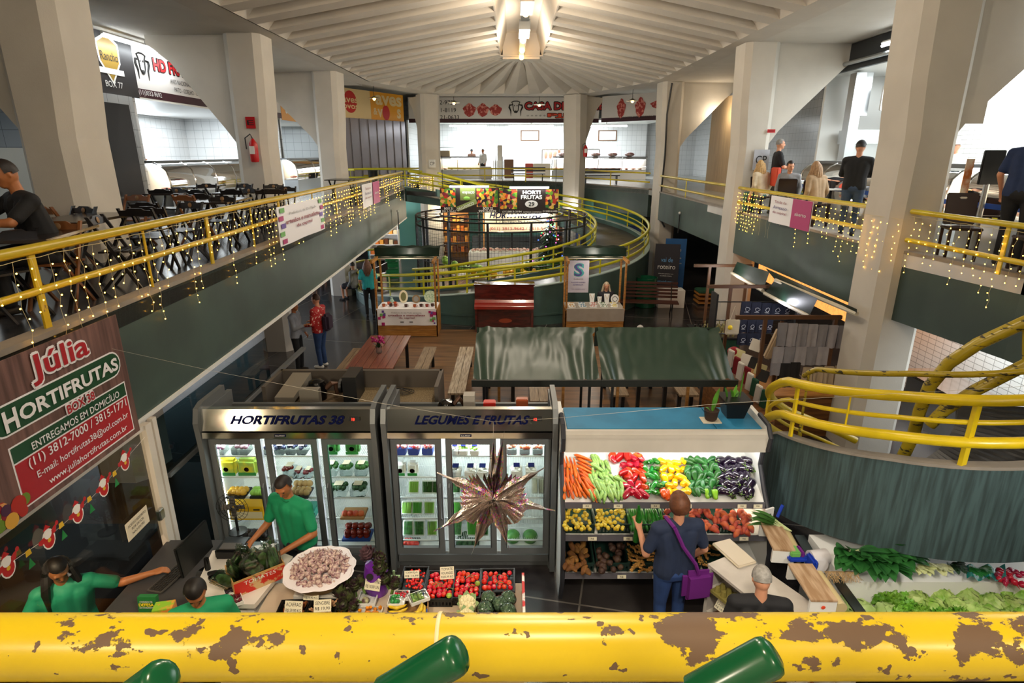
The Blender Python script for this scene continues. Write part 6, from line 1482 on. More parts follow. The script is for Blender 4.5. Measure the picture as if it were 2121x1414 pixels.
for i,(u,v)in enumerate(((1530,735),(1545,745),(1563,752),(1575,765),(1566,715),(1580,778))):
 p=PY(u,v,10.9-.12*i);b=MB();b.box(tuple(p),(.2,.04,.22),bev=.01,rot=(R(-15),R(12),R(-30)));tag(b.obj('printed_card',(M_cc,M_cw,M_ink)[i%3]),('cream','white','black')[i%3]+' printed cloth propped behind the folded towels','cloth','propped cloths, '+('cream','white','black')[i%3])
p=PY(1520,728,11.0);tag(MB().sph(tuple(p),(.13,.1,.1),12,8).obj('red_pouch',mat('red satin','8f1620',.35)),'round dark red pouch at the top of the towel rack','pouch')
t=empty('bottle_table',(4.75,14.0,0),0,'small table with dark cloth and rows of glass bottles beside the second column','table')
MB().b2(4.5,5.5,13.4,14.6,.82,.86).obj('tabletop',M_dark,t);MB().b2(4.55,5.45,13.45,14.55,0,.82).obj('cloth',mat('bottle green cotton','1d4a34'),t)
M_btl=mat('pale yellow bottle','c9c48a',.1,trans=.5);M_btd=mat('dark bottle','1d1c1e',.15)
for i in range(28):
 x=4.6+(i%7)*.12;y=13.55+(i//7)*.22;m=M_btd if i%7<2 else M_btl
 o=MB().lathe([(.028,0),(.03,.01),(.03,.1),(.012,.12),(.012,.17),(.016,.17),(.016,.2),(0,.2)],10).obj('bottle',m);o.location=(x,y,.86);tag(o,('dark' if m is M_btd else 'pale yellow')+' little bottle on the table beside the second column','bottle',('dark' if m is M_btd else 'pale')+' bottles')
lamp('booth_lamp','POINT',(5.2,14,2.2),16,(1,.97,.92),.08);lamp('booth_lamp','POINT',(5.3,11.4,2.2),12,(.9,.9,1),.08)
def canopy(pts,label,m=M_tarpd):
 t=empty('booth_canopy',tuple(pts[2]),0,label,'awning');A,B,C,D=[Vector(p)for p in pts]
 b=MB();b.grid(lambda a,c:tuple(A.lerp(B,a).lerp(D.lerp(C,a),c)+Vector((0,0,-.05*math.sin(math.pi*a)*math.sin(math.pi*c)))),12,8);b.obj('canvas',m,t,ang=80)
 b=MB();b.tube([tuple(D),tuple(C)],.04,8);b.obj('rolled_edge',mat('cream canvas','cfc7b2'),t)
canopy((PZ(1527,542,2.55),PZ(1594,563,2.55),PZ(1580,602,2.2),PZ(1516,565,2.2)),'small dark green booth canopy, the farther of two')
canopy((PZ(1606,578,2.6),PZ(1694,618,2.6),PZ(1676,655,2.2),PZ(1584,607,2.2)),'small dark green booth canopy, the nearer of two')
canopy((PZ(1585,555,2.6),PZ(1775,640,2.6),PZ(1775,650,2.5),PZ(1606,580,2.58)),'long dark canvas strip running under the right gallery edge')
b=MB();b.b2(7.6,7.7,11,18,1.4,2.4);tag(b.obj('lit_shelf_display',mat('glowing orange goods','f0a050',.5,emit=1.2,col2='7a3a1c',vscale=9,ramp=(.4,.5))),'brightly lit orange shelf of goods under the right gallery','shelf')  # goods glow by emission, the shop light is put into their colour
t=empty('pallet_seat',(7.2,19.2,0),0,'pallet wood seat with a green cushion under the right gallery','seat')
b=MB()
for z in(.05,.2,.35):b.b2(6.5,7.6,20.0,20.6,z,z+.06)
b.obj('pallets',M_wood,t);MB().b2(6.5,7.6,20.0,20.6,.42,.52,bev=.03).obj('cushion',mat('green cushion','2c5a44',.7),t)
MB_x=MB();MB_x.sph((3.95,8.5,.55),(.35,.3,.25),14,10);jit(MB_x,.03,8);tag(MB_x.obj('bin_bag',mat('black bag','0c0c0e',.15)),'shiny black bag behind the rails of the small spiral ramp','bag')
#RING STALL
cx_,cy_=CR.x,CR.y
t=empty('ring_cage',(cx_,cy_,0),0,'round black metal cage stall in the middle of the ring ramp','stall')
r_=3.25;zt=2.85
for rr,zz in((r_,zt),(r_,zt-.3),(r_+.02,1.35),(r_-.9,zt+.02)):
 MB().tube([(cx_+rr*math.cos(R(6*i)),cy_+rr*math.sin(R(6*i)),zz)for i in range(60)],.03 if zz>2 else .02,6,closed=True).obj('ring_bar',M_dark,t)
for i in range(14):
 a=2*math.pi*i/14+.1;MB().b2(-.04,.04,-.04,.04,0,zt,M=Matrix.Translation((cx_+r_*math.cos(a),cy_+r_*math.sin(a),0))@Matrix.Rotation(a,4,'Z')).obj('post',M_dark,t)
b=MB()
for i in range(170):
 a=2*math.pi*i/170;b.cyl((cx_+r_*math.cos(a),cy_+r_*math.sin(a),.9),(cx_+r_*math.cos(a),cy_+r_*math.sin(a),zt-.3),.004,n=4,caps=False)
for k in range(14):b.tube([(cx_+r_*math.cos(R(6*i)),cy_+r_*math.sin(R(6*i)),.95+.13*k)for i in range(60)],.004,4,closed=True)
b.obj('wire_mesh',M_dark,t)
b=MB()
for i in range(28):
 a=2*math.pi*i/28;b.tube([(cx_+q*math.cos(a),cy_+q*math.sin(a),zt+.03)for q in(r_,r_-.9)],.012,5)
b.obj('roof_bars',mat('rusty frame','5a4334',.6),t)
SM1=bpy.data.materials.new('fruit photo print');SM1.use_nodes=True;nt=SM1.node_tree;b_=nt.nodes['Principled BSDF'];b_.inputs['Roughness'].default_value=.4
tc=nt.nodes.new('ShaderNodeTexCoord');vo=nt.nodes.new('ShaderNodeTexVoronoi');vo.inputs['Scale'].default_value=11;cr_=nt.nodes.new('ShaderNodeValToRGB');cr_.color_ramp.interpolation='CONSTANT'
cs=['c83a1e','6a9a2a','e89a2c','2c1a24','3f7a30','d8c03a','8a2a3a','e8b46a']
while len(cr_.color_ramp.elements)<8:cr_.color_ramp.elements.new(.5)
for i,c in enumerate(cs):cr_.color_ramp.elements[i].position=i/8;cr_.color_ramp.elements[i].color=(*srgb(c),1)
sp=nt.nodes.new('ShaderNodeSeparateColor')
nt.links.new(tc.outputs['Object'],vo.inputs['Vector']);nt.links.new(vo.outputs['Color'],sp.inputs[0]);nt.links.new(sp.outputs[0],cr_.inputs[0]);nt.links.new(cr_.outputs[0],b_.inputs['Base Color'])
M_sd=mat('dark wood print','2a1e1a',.5,var=.3,vscale=6)
def stall_sign(u0,u1,v0,v1,Y,label):
 a=PY(u0,v0,Y);c=PY(u1,v1,Y);t=empty('stall_sign',((a.x+c.x)/2,Y,c.z),0,label,'sign')
 M=frameM(((a.x+c.x)/2,Y,(a.z+c.z)/2),(1,0,0),(0,0,1));W,H=c.x-a.x,a.z-c.z
 MB().box((0,0,0),(W,H,.04),M).obj('board',M_sd,t)
 MB().box((0,H/2+.05,.12),(W*.66,.05,.05),M).obj('tube_light',M_lamp,t)
 lamp('sign_lamp','AREA',tuple(M@Vector((0,H/2+.03,.14))),9,COOL,W*.6,.05,rot=(R(20),0,0))
 for x in(-W*.45,W*.45):MB().cyl(tuple(M@Vector((x,H/2,0))),tuple(M@Vector((x,H/2+1.0,0))),.01,n=5).obj('hanger',M_dark,t);MB().cyl(tuple(M@Vector((x,-H/2,0))),(M@Vector((x,0,0))).to_tuple()[:2]+(2.85,),.012,n=5).obj('stay',M_dark,t)
 return t,M,W,H
t,M,W,H=stall_sign(911,1034,389,440,19.7,'left hanging fruit sign reading Espaco Organico, over the ring stall')
b=MB();b.box((-W*.37,.1*H,.022),(W*.26,H*.75,.004),M);b.box((W*.3,.1*H,.022),(W*.36,H*.75,.004),M);b.obj('fruit_print',SM1,t)
k=MB();k.box((-W*.03,.25*H,.024),(W*.26,.5*H,.004),M,m=mat('olive print','6f7a3c',.5));k.sph((-W*.05,.08*H,.02),(.12,.07,.02),10,6,M=M,m=mat('lime green','8cc050'))
k.text('espaço',M@Matrix.Translation((-W*.02,.3*H,.03)),w=W*.2,h=H*.12,m=M_whitep);k.box((-W*.05,-.2*H,.026),(W*.36,.2*H,.004),M,rot=(0,0,R(22)),m=mat('ribbon print','8c9a5a',.5));k.text('ORGÂNICO',M@Matrix.Rotation(R(22),4,'Z')@Matrix.Translation((-W*.11,-.15*H,.034)),w=W*.32,h=H*.15,m=M_whitep,off=.01)
k.text('BOX 21',M@Matrix.Translation((-W*.36,-.33*H,.026)),w=W*.15,h=H*.09,m=M_whitep,off=.03);k.text('3813-9642',M@Matrix.Translation((-W*.36,-.44*H,.026)),w=W*.24,h=H*.09,m=M_whitep);k.text('BOX 22',M@Matrix.Translation((W*.31,-.33*H,.026)),w=W*.17,h=H*.1,m=M_whitep,off=.03);k.text('99910-0599',M@Matrix.Translation((W*.3,-.44*H,.026)),w=W*.3,h=H*.1,m=M_whitep,off=.02);k.obj('lettering',None,t,smooth=False)
t,M,W,H=stall_sign(1035,1156,391,442,19.7,'right hanging fruit sign reading Horti Frutas 29, over the ring stall')
b=MB();b.box((-W*.35,.08*H,.022),(W*.29,H*.8,.004),M);b.box((W*.39,.08*H,.022),(W*.22,H*.8,.004),M);b.obj('fruit_print',SM1,t)
k=MB();k.text('HORTI',M@Matrix.Translation((W*.04,.36*H,.03)),w=W*.3,h=H*.15,m=M_whitep,off=.04);k.text('FRUTAS',M@Matrix.Translation((W*.04,.17*H,.03)),w=W*.36,h=H*.17,m=M_whitep,off=.04)
k.add([(W*.04+W*.11*math.cos(R(18*i)),-.11*H+H*.15*math.sin(R(18*i)),.028)for i in range(20)],[tuple(range(20))],M_whitep,M);k.text('29',M@Matrix.Translation((W*.04,-.11*H,.032)),w=W*.1,h=H*.18,m=M_ink,off=.02)
k.text('(11)3813-3194',M@Matrix.Translation((-W*.29,-.43*H,.03)),w=W*.33,h=H*.09,m=M_whitep,off=.02);k.text('ENTREGAS À DOMICÍLIO',M@Matrix.Translation((W*.06,-.43*H,.03)),w=W*.31,h=H*.07,m=M_whitep);k.text('(11)3814-5480',M@Matrix.Translation((W*.36,-.41*H,.03)),w=W*.25,h=H*.09,m=M_whitep,off=.02);k.obj('lettering',None,t,smooth=False)
t=empty('ring_counter',(cx_,cy_-2.2,0),0,'curved pale counter inside the cage carrying melons','counter')
b=MB()
for i in range(26):
 a0,a1=R(195+5.8*i),R(195+5.8*(i+1));P_=lambda a,q,z:(cx_+q*math.cos(a),cy_+q*math.sin(a),z)
 b.hexa([P_(a0,2.1,.85),P_(a0,2.9,.85),P_(a1,2.9,.85),P_(a1,2.1,.85),P_(a0,2.1,.93),P_(a0,2.9,.93),P_(a1,2.9,.93),P_(a1,2.1,.93)])
b.obj('counter_top',mat('pale wood','b7a78c',.5),t)
for i in range(9):a=R(197+17*i);MB().cyl((cx_+2.6*math.cos(a),cy_+2.6*math.sin(a),0),(cx_+2.6*math.cos(a),cy_+2.6*math.sin(a),.85),.05,n=6).obj('leg',M_greym,t)
M_mel=mat('green melon');random.seed(23)
ml=Proto(tag(MB().sph((0,0,0),(.2,.14,.14),16,10).obj('watermelon',mat('pale green melon','8fae3c',.35,col2='6a8f2a',vscale=5,objvar=.2)),'long pale green melon heaped on the ring stall counter','melon','green melons in the ring stall'))
for i in range(14):a=R(205+random.uniform(0,55));q=random.uniform(2.2,2.8);ml.put((cx_+q*math.cos(a),cy_+q*math.sin(a),1.07+(i%3)*.1),(0,0,random.uniform(0,3)),random.uniform(.8,1.1))
ml2=Proto(tag(MB().sph((0,0,0),(.13,.11,.11),14,10).obj('yellow_melon',mat('yellow melon','eab21c',.35,objvar=.1)),'yellow melon on the ring stall counter','melon','yellow melons in the ring stall'))
for i in range(14):a=R(248+random.uniform(0,50));q=random.uniform(2.3,2.8);ml2.put((cx_+q*math.cos(a),cy_+q*math.sin(a),1.04+(i%2)*.08),(0,0,random.uniform(0,3)),random.uniform(.8,1.1))
ml3=Proto(tag(MB().sph((0,0,0),(.22,.19,.18),16,10).obj('watermelon',mat('striped watermelon','4f7a2c',.35,col2='22461c',vscale=4,kind='wave',objvar=.2)),'dark striped watermelon right of the yellow melons in the ring stall','watermelon','watermelons in the ring stall'))
for i in range(7):a=R(285+7*i);ml3.put((cx_+2.5*math.cos(a),cy_+2.5*math.sin(a),1.1+(.14 if i%2 else 0)),(0,0,random.uniform(0,3)),random.uniform(.9,1.1))
t=empty('back_counter',(cx_,cy_+1.6,0),0,'white refrigerated counter at the back of the ring stall','counter')
MB().b2(cx_-1.4,cx_+1.5,cy_+1.3,cy_+2.2,0,1.15,bev=.02).obj('body',M_offw,t);MB().quad((cx_-1.4,cy_+1.3,1.15),(cx_+1.5,cy_+1.3,1.15),(cx_+1.5,cy_+1.9,1.55),(cx_-1.4,cy_+1.9,1.55)).obj('glass_front',M_gl,t)
hp=Proto(tag(MB().sph((0,0,0),(.1,.1,.07),8,6).obj('produce_heap',mat('mixed red produce','a8301c',.5,col2='e8d8c8',vscale=20)),'small heap of red and white produce on the back counter of the ring stall','produce','produce heaps on the back counter'))
for i in range(20):hp.put((cx_-1.2+.14*i,cy_+1.7+.2*(i%2),1.2),(0,0,i),random.uniform(.8,1.2))
lamp('ring_lamp','POINT',(cx_,cy_-1.2,2.7),120,(1,.97,.9),.15);lamp('ring_lamp','POINT',(cx_-1.4,cy_+1.5,2.6),90,(1,.9,.75),.15);lamp('ring_lamp','POINT',(cx_+1.6,cy_+1.4,2.6),70,(1,.97,.9),.15)
MB().cyl((cx_+.2,cy_+.6,2.72),(cx_+1.8,cy_+.6,2.78),.03,n=8).obj('tube_light',M_lamp,tag(empty('tube_fitting',(cx_+1,cy_+.6,2.7),0),'white fluorescent tube hanging inside the ring stall','lamp'))
tx,ty=PY(1138,500,24.2).x,24.2
t=empty('christmas_tree',(tx,ty,0),0,'dark christmas tree with coloured lights inside the cage','christmas tree')
b=MB();random.seed(33)
for i in range(170):
 h=random.random();z=.5+2.4*h;q=.85*(1-h)+.05;a=random.uniform(0,6.28);leafmesh(b,(tx,ty,z+.15),(math.cos(a),math.sin(a),-.25),q,.07,.1,n=3)
b.obj('branches',mat('dark fir','1f3a22',.6,var=.3,vscale=9),t);MB().cyl((tx,ty,0),(tx,ty,2.9),.04,.01).obj('trunk',mat('dark stained wood','5a3a20'),t)
LC=[mat('bulb '+n_,c,.5,emit=6)for n_,c in(('blue','3a5cff'),('green','2cff6a'),('red','ff3a3a'),('pink','ff5ad0'),('white','f4f4ff'))]
for i in range(42):
 h=random.random();z=.6+2.1*h;q=.8*(1-h)+.08;a=random.uniform(3.3,6.1);MB().sph((tx+q*math.cos(a),ty+q*math.sin(a),z),.022,6,5).obj('bulb',LC[i%5],t)
M_teal=mat('teal wall','6fb0a8',.6)
struct('wall_ground_back',MB().b2(-7.5,6.6,30.6,30.8,0,2.75),M_teal)
def bg_shop(x0,x1,y,label,m,n,cols_,emit_lamp=20,colr=(1,.85,.6)):
 t=empty('shop_shelves',((x0+x1)/2,y,0),0,label,'shelf')
 b=MB();b.b2(x0,x1,y+.35,y+.4,0,2.3)
 for z in(.3,.8,1.3,1.8):b.b2(x0,x1,y,y+.35,z-.03,z)
 b.b2(x0-.03,x0,y,y+.4,0,2.3);b.b2(x1,x1+.03,y,y+.4,0,2.3);b.obj('shelves',m,t)
 lamp('shop_lamp','POINT',((x0+x1)/2,y-.7,2.4),emit_lamp*2,colr,.15)
 for z in(.3,.8,1.3,1.8):
  for i in range(n):
   h=random.uniform(.15,.32);w_=(x1-x0)/n*.8;x=x0+(x1-x0)*(i+.5)/n
   o=MB().box((0,0,h/2),(w_,.22,h),bev=.01).obj('packet',cols_[random.randrange(len(cols_))]);o.location=(x,y+.17,z);tag(o,'small coloured packet on the '+label,'packet','packets on the '+label)
OC=[mat('orange goods','d8742a',.5),mat('amber goods','e8a040',.5),mat('brown goods','6a3a1c',.5),mat('cream goods','e0cfa8',.5)]
bg_shop(-4.0,-2.2,29.9,'orange-lit shelves at the far left behind the cage',mat('honey pine'),9,OC,45)
bg_shop(2.2,3.6,29.9,'shelves of brown bottles behind the christmas tree',M_greym,8,[mat('brown goods'),mat('dark bottle'),mat('cream goods')],20,(1,.95,.9))
bg_shop(-7.0,-5.6,29.0,'shelves with white and brown goods left of the cage',M_whitep,6,OC+[M_whitep],40,(1,.95,.9))
gs=empty('painted_sign',(.3,30.5,1.9),0,'cream painted sign reading Horti Frutas entregas a domicilio','sign')
M=frameM((.35,25.3,2.28),(1,0,0),(0,0,1));MB().box((0,0,0),(3.0,.85,.04),M).obj('board',mat('cream sign','d9cba8',.5),gs)
k=MB();k.text('HORTI FRUTAS',M@Matrix.Translation((-.2,.3,.03)),w=2.2,h=.26,m=M_navy,off=.02,shear=.3);k.text('ENTREGAS À DOMICILIO',M@Matrix.Translation((.2,.02,.03)),w=1.9,h=.14,m=M_ink);k.text('(011) 3813-9642 / 3813-5450',M@Matrix.Translation((0,-.28,.03)),w=2.6,h=.16,m=M_redp);k.obj('lettering',None,gs,smooth=False)
for x in(-1.2,1.9):MB().cyl((x,25.35,0),(x,25.35,2.8),.03).obj('post',mat('honey pine'),gs)
b=MB();b.b2(-2.0,2.0,29.6,30.5,0,1.1,bev=.02);tag(b.obj('grey_counter',M_greym),'grey shop counter behind the cage','counter')
gcrt=crate('fruit_crate',.5,.35,.28,mat('bright green crate','1e7a44',.5),'x','crate','green crates in a stack')
for i in range(4):gcrt.put((-5.1,24.9,.0+.29*i),(0,0,.1),1,label='green fruit crate in the stack left of the black cage')
for i in range(3):
 o=MB().lathe([(.0,0),(.16,0),(.2,.35),(.21,.36),(.18,.36),(0,.3)],16).obj('plant_pot',M_black);o.location=(-6.6+.5*i,27.2,0);tag(o,'black plant pot in the row of three by the ring ramp entrance','pot','three black pots')
for x in(-3.2,-2.6,-.2):
 o=MB().b2(-.28,.28,-.2,.2,0,.4,bev=.02).obj('blue_crate',mat('blue plastic','1f3fae',.4));o.location=(cx_+x*.8,cy_-2.75+abs(x)*.25,0);tag(o,'blue plastic box on the floor under the ring stall counter','crate','blue boxes under the counter')
for i in range(3):
 o=MB().b2(-.6,.6,-.05,.05,0,1.9).obj('partition_screen',mat('dark blue panel','14285c',.4));o.location=(3.0+1.3*i,29.8-1.2*i,0);o.rotation_euler=(0,0,-.7);tag(o,'dark blue partition panel under the gallery behind the ring ramp','partition','blue partitions');MB().b2(.45,.55,-.07,-.05,0,1.9).obj('yellow_strip',M_gyel,o,world=False)
#GALLERIES
M_blk=mat('dark stained chair','1f1c1d',.35,var=.2,vscale=5)
M_brn=mat('brown chair wood','7a4a26',.4,var=.2,vscale=6)
def folding_chair(m,name='folding_chair'):
 t=empty(name);tag(t,'x','chair')
 b=MB();b.prism([(-.21,0),(-.21,.07),(-.12,.075),(-.08,.1),(.08,.1),(.12,.075),(.21,.07),(.21,0)],-.012,.012,M=frameM((0,.2,.74),(1,0,0),(0,.15,1)));b.obj('backrest',m,t)
 b=MB();b.lathe([(0,0),(.035,0),(.03,.004),(0,.005)],14,M=frameM((0,.188,.79),(1,0,0),(0,.15,1)));b.obj('emblem',mat('emblem brown','8a6a48',.5),t)
 b=MB()
 for i in range(5):b.b2(-.2,.2,-.2+.08*i,-.14+.08*i,.44,.46)
 b.obj('seat',m,t)
 for s in(-1,1):
  MB().hexa([(s*.21-.012,-.22,0),(s*.21+.012,-.22,0),(s*.21+.012,-.18,0),(s*.21-.012,-.18,0),(s*.21-.012,.2,.84),(s*.21+.012,.2,.84),(s*.21+.012,.24,.84),(s*.21-.012,.24,.84)]).obj('leg',m,t)
  MB().hexa([(s*.18-.012,.2,0),(s*.18+.012,.2,0),(s*.18+.012,.24,0),(s*.18-.012,.24,0),(s*.18-.012,-.2,.45),(s*.18+.012,-.2,.45),(s*.18+.012,-.16,.45),(s*.18-.012,-.16,.45)]).obj('leg',m,t)
 return Proto(t)
CB,CN=folding_chair(M_blk),folding_chair(M_brn)
def fold_table():
 t=empty('folding_table');tag(t,'x','table')
 b=MB();b.box((0,0,.74),(.72,1.25,.03),bev=.005);b.obj('tabletop',mat('dark glossy tabletop','2c2523',.18),t)
 for s in(-1,1):
  for q in(-1,1):MB().hexa([(s*.3-.02,-q*.35-.02,0),(s*.3+.02,-q*.35-.02,0),(s*.3+.02,-q*.35+.02,0),(s*.3-.02,-q*.35+.02,0),(s*.3-.02,q*.35-.02,.73),(s*.3+.02,q*.35-.02,.73),(s*.3+.02,q*.35+.02,.73),(s*.3-.02,q*.35+.02,.73)]).obj('leg',M_blk,t)
 return Proto(t)
FT=fold_table()
for i,(x,y,rz)in enumerate(((-4.75,3.6,0),(-4.75,5.9,15),(-5.3,7.4,0),(-5.0,10.3,5),(-5.6,12.6,0),(-6.9,12.4,8),(-7.6,14.8,0),(-5.3,19.0,0),(-7.4,10.4,0))):
 FT.put((x,y,ZU),(0,0,R(rz)),1,label=('dark folding table nearest the left edge, where the man in black sits','dark folding table beside the brown folding chairs','dark folding table in front of the first left column','dark folding table midway between the first and second left columns','dark folding table near the railing before the second left column','dark folding table in the second row before the black door','dark folding table closest to the glass meat counter','dark folding table beyond the second left column','dark folding table just behind the first left column')[i])
CH=[(172,421),(303,421),(283,397,1),(85,421,1),(124,452,1),(297,412),(393,411),(331,385),(365,383),(405,386),(427,374),(478,385),(506,374),(552,385),(470,399),(379,397,1),(566,375),(413,394),(515,383),(598,385),(640,380),(215,470),(330,440),(440,425)]
for i,q in enumerate(CH):
 p=PZ(q[0],q[1]+6,ZU+.84);a=(i*67)%40-20+(180 if i%2 else 0)
 if q[1]>430 and i>20:a+=90
 br=len(q)>2
 p.x=min(p.x,-4.55-(i%3)*.12)
 (CN if br else CB).put((p.x-.2*math.sin(R(a))*-1,p.y-.2*math.cos(R(a)),ZU),(0,0,R(a)),1,label=('brown wooden' if br else 'black wooden')+' folding chair with a round emblem on the left gallery',group=('brown' if br else 'black')+' folding chairs of the left gallery')
def cafe_chair():
 t=empty('cafe_chair');tag(t,'x','chair');m=mat('dark walnut','2a1815',.35)
 b=MB();b.box((0,.2,.72),(.4,.03,.46),bev=.02,rot=(R(-8),0,0));b.obj('backrest',m,t);b=MB();b.box((0,.18,.88),(.09,.034,.03),bev=.01,rot=(R(-8),0,0));b.obj('hand_hole',M_offw,t);MB().box((0,0,.46),(.42,.42,.04),bev=.01).obj('seat',m,t)
 for x in(-.18,.18):
  for y in(-.18,.18):MB().box((x,y,.22),(.035,.035,.44)).obj('leg',m,t)
 b=MB();b.box((0,0,.15),(.36,.02,.02));b.obj('stretcher',m,t)
 return Proto(t)
CF=cafe_chair()
for(x,y,rz,lb)in((6.6,8.75,-20,'dark cafe chair with a handle slot just behind the near right railing'),(6.75,7.6,160,'dark cafe chair at the right edge behind the near railing'),(6.3,15.3,20,'dark cafe chair under the blonde woman'),(6.5,14.3,150,'dark cafe chair under the man in the hoodie'),(6.55,13.0,15,'dark cafe chair under the woman in beige'),(6.9,10.2,200,'empty dark cafe chair behind the railing near the biggest right column')):CF.put((x,y,ZU),(0,0,R(rz)),1,label=lb)
for(x,y,lb)in((7.5,8.1,'white-topped cafe table with napkins at the near end of the right gallery'),(7.25,13.8,'white-topped cafe table between the seated people')):
 t=empty('cafe_table',(x,y,ZU),0,lb,'table');MB().b2(x-.35,x+.35,y-.35,y+.35,ZU+.72,ZU+.75,bev=.01).obj('tabletop',M_whitep,t);MB().cyl((x,y,ZU),(x,y,ZU+.72),.04).obj('pedestal',M_dark,t)
 tag(MB().b2(x-.06,x+.06,y-.05,y+.05,ZU+.75,ZU+.9,bev=.01).obj('napkin_holder',M_blk),'dark napkin holder on the '+lb[:30].strip().replace('white-topped','white'),'napkin holder')
t=empty('display_stand',(6.75,8.6,ZU),0,'black upright menu panel on a steel pole near the right edge','stand');MB().cyl((7.25,9.3,ZU),(7.25,9.3,ZU+1.1),.04).obj('pole',M_steel,t);MB().box((7.25,9.28,ZU+1.3),(.32,.05,.5),bev=.01).obj('panel',M_dark,t)
M_fb=mat('fairy bulb','ffc848',.5,emit=26,ecol='ffb838');M_fw=mat('pale wire','cdbf90',.4)
fbm=MB().sph((0,0,0),.0068,6,5).obj('bulb',M_fb);fme=fbm.data;bpy.data.objects.remove(fbm)
def curtain(pts,zt,label,seed,sp=.17,group=None):
 random.seed(seed);a=Vector(pts[0]);b_=Vector(pts[1]);L=(b_-a).length;n=int(L/sp);t=empty('fairy_lights',(*a.to_2d(),zt),0,label,'string lights',group);w_=MB();k=0
 w_.tube([(*a.lerp(b_,i/12).to_2d(),zt-.01*(i%2))for i in range(13)],.0025,4)
 for i in range(n):
  p=a.lerp(b_,(i+.5)/n);h=random.choice((.3,.45,.65,.85,1.0));m=int(h/.085);P_=[(p.x,p.y,zt)]
  for q in range(1,m+1):
   x=p.x+random.uniform(-.012,.012);y=p.y+random.uniform(-.02,.02);z=zt-h*q/m;P_.append((x,y,z))
   if k<99:
    o=bpy.data.objects.new('bulb',fme);COL.objects.link(o);o.parent=t;o.location=(x+random.uniform(-.012,.012)-t.location.x,y+random.uniform(-.022,.022)-t.location.y,z-zt);k+=1
  w_.tube(P_,.0016,3,caps=False)
 w_.obj('wire',M_fw,t)
ys=[2.4,4.7,7.0,9.4,11.8,14.2,16.8,19.4,22.2,25.2]
for i in range(len(ys)-1):curtain([(along(LR,y)+.12,y,0)for y in ys[i:i+2]],4.24,'warm icicle lights hanging from the left gallery railing, span %s from the viewer'%('one two three four five six seven eight nine'.split()[i]),i,(.19,.19,.19,.2,.22,.26,.3,.36,.42)[i])
curtain([(-4.6,26.8,0),(-3.6,28.2,0)],4.1,'dense icicle lights at the corner where the left railing turns to the ramp',20,.1)
curtain([(5.96,16.2,0),(6.0,13.3,0)],4.16,'warm icicle lights on the right railing, the farther half beyond the banner',21);curtain([(6.0,13.2,0),(6.03,10.2,0)],4.16,'warm icicle lights on the right railing, the half nearer the big column',22)
curtain([(5.8,10.2,0),(5.95,9.1,0)],4.1,'warm lights crossing the face of the biggest right column',23);curtain([(6.05,9.1,0),(6.2,7.0,0)],4.15,'warm lights on the near right railing',24)
def rbanner(a,b_,zt,zb,label,words,right=False):
 a=Vector(a);b_=Vector(b_);d=(b_-a).normalized();W=(b_-a).length;c=(a+b_)/2;t=empty('railing_banner',(c.x,c.y,zb),0,label,'banner');M=frameM((c.x,c.y,(zt+zb)/2),tuple(d),(0,0,1));H=zt-zb
 q=MB();q.grid(lambda u,v:((u-.5)*W,(v-.5)*H,.015*math.sin(u*9)*(1-v)),16,4,M=M);q.obj('cloth',M_wh,t);q=MB()
 if words==2:q.box((W*.28,0,.018),(W*.42,H,.004),M);q.obj('magenta_panel',M_mag,t);q=MB();q.text('Tenda do',M@Matrix.Translation((-W*.22,H*.3,.02)),w=W*.3,h=H*.1,m=M_prp);q.text('Artesao',M@Matrix.Translation((-W*.22,H*.1,.02)),w=W*.35,h=H*.12,m=mat('purple print'));q.text('da capital',M@Matrix.Translation((-W*.22,-H*.1,.02)),w=W*.35,h=H*.12,m=M_prp);q.text('aberto',M@Matrix.Translation((W*.28,0,.024)),w=W*.25,h=H*.12,m=M_whitep)
 else:
  q.text('Prefeitura de São Paulo',M@Matrix.Translation((0,H*.28,.02)),w=W*.6,h=H*.07,m=mat('grey print'));q.text('artesãos e manualistas',M@Matrix.Translation((0,H*.08,.02)),w=W*.75,h=H*.12,m=M_prp,off=.02);q.text('da capital',M@Matrix.Translation((0,-H*.1,.02)),w=W*.35,h=H*.11,m=M_prp,off=.02)
  for s in(-1,1):
   for k in range(5):y=H*(-.4+.2*k);q.box((s*W*(.42+.03*(k%2)),y,.018),(W*.08,H*.12,.003),M,m=(M_mag,mat('green print'),mat('violet print'))[k%3])
 q.obj('lettering',None,t,smooth=False)
rbanner((-3.9,9.95,0),(-3.93,12.5,0),4.2,3.55,'white craft fair banner with magenta corners tied to the left railing',1)
rbanner((-4.1,16.6,0),(-4.2,19.2,0),4.24,3.6,'half white, half magenta banner farther along the left railing',2)
rbanner((5.96,13.9,0),(5.98,11.95,0),4.14,3.55,'half white, half magenta banner on the right railing',2)
#UPPER SHOPS
M_sgn=mat('white sign','d8d4d0',.45);M_band=mat('maroon band','3a1420',.5);M_rl=mat('red lettering','b01c20',.5);M_oran=mat('orange sign','e8a01e',.45);M_cre=mat('cream yellow sign','e8cf98',.45)
def sign(name,a,b_,z0,z1,m,label,items,band=None):
 a=Vector((*a,0));b_=Vector((*b_,0));d=(b_-a).normalized();W=(b_-a).length;H=z1-z0;c=(a+b_)/2;M=frameM((c.x,c.y,(z0+z1)/2),tuple(d),(0,0,1));t=empty(name,(c.x,c.y,z0),0,label,'sign');MB().box((0,0,-.03),(W,H,.06),M).obj('board',m,t)
 if band:MB().box((0,-H*.42,.002),(W,H*.16,.006),M).obj('lower_band',band,t)
 k=MB()
 for s,x,y,w_,h_,mm,*r in items:k.text(s,M@Matrix.Translation((x*W,y*H,.012)),w=w_*W,h=h_*H,m=mm,off=r[0]if r else 0)
 if items:k.obj('lettering',None,t,smooth=False)
 return t,M,W,H
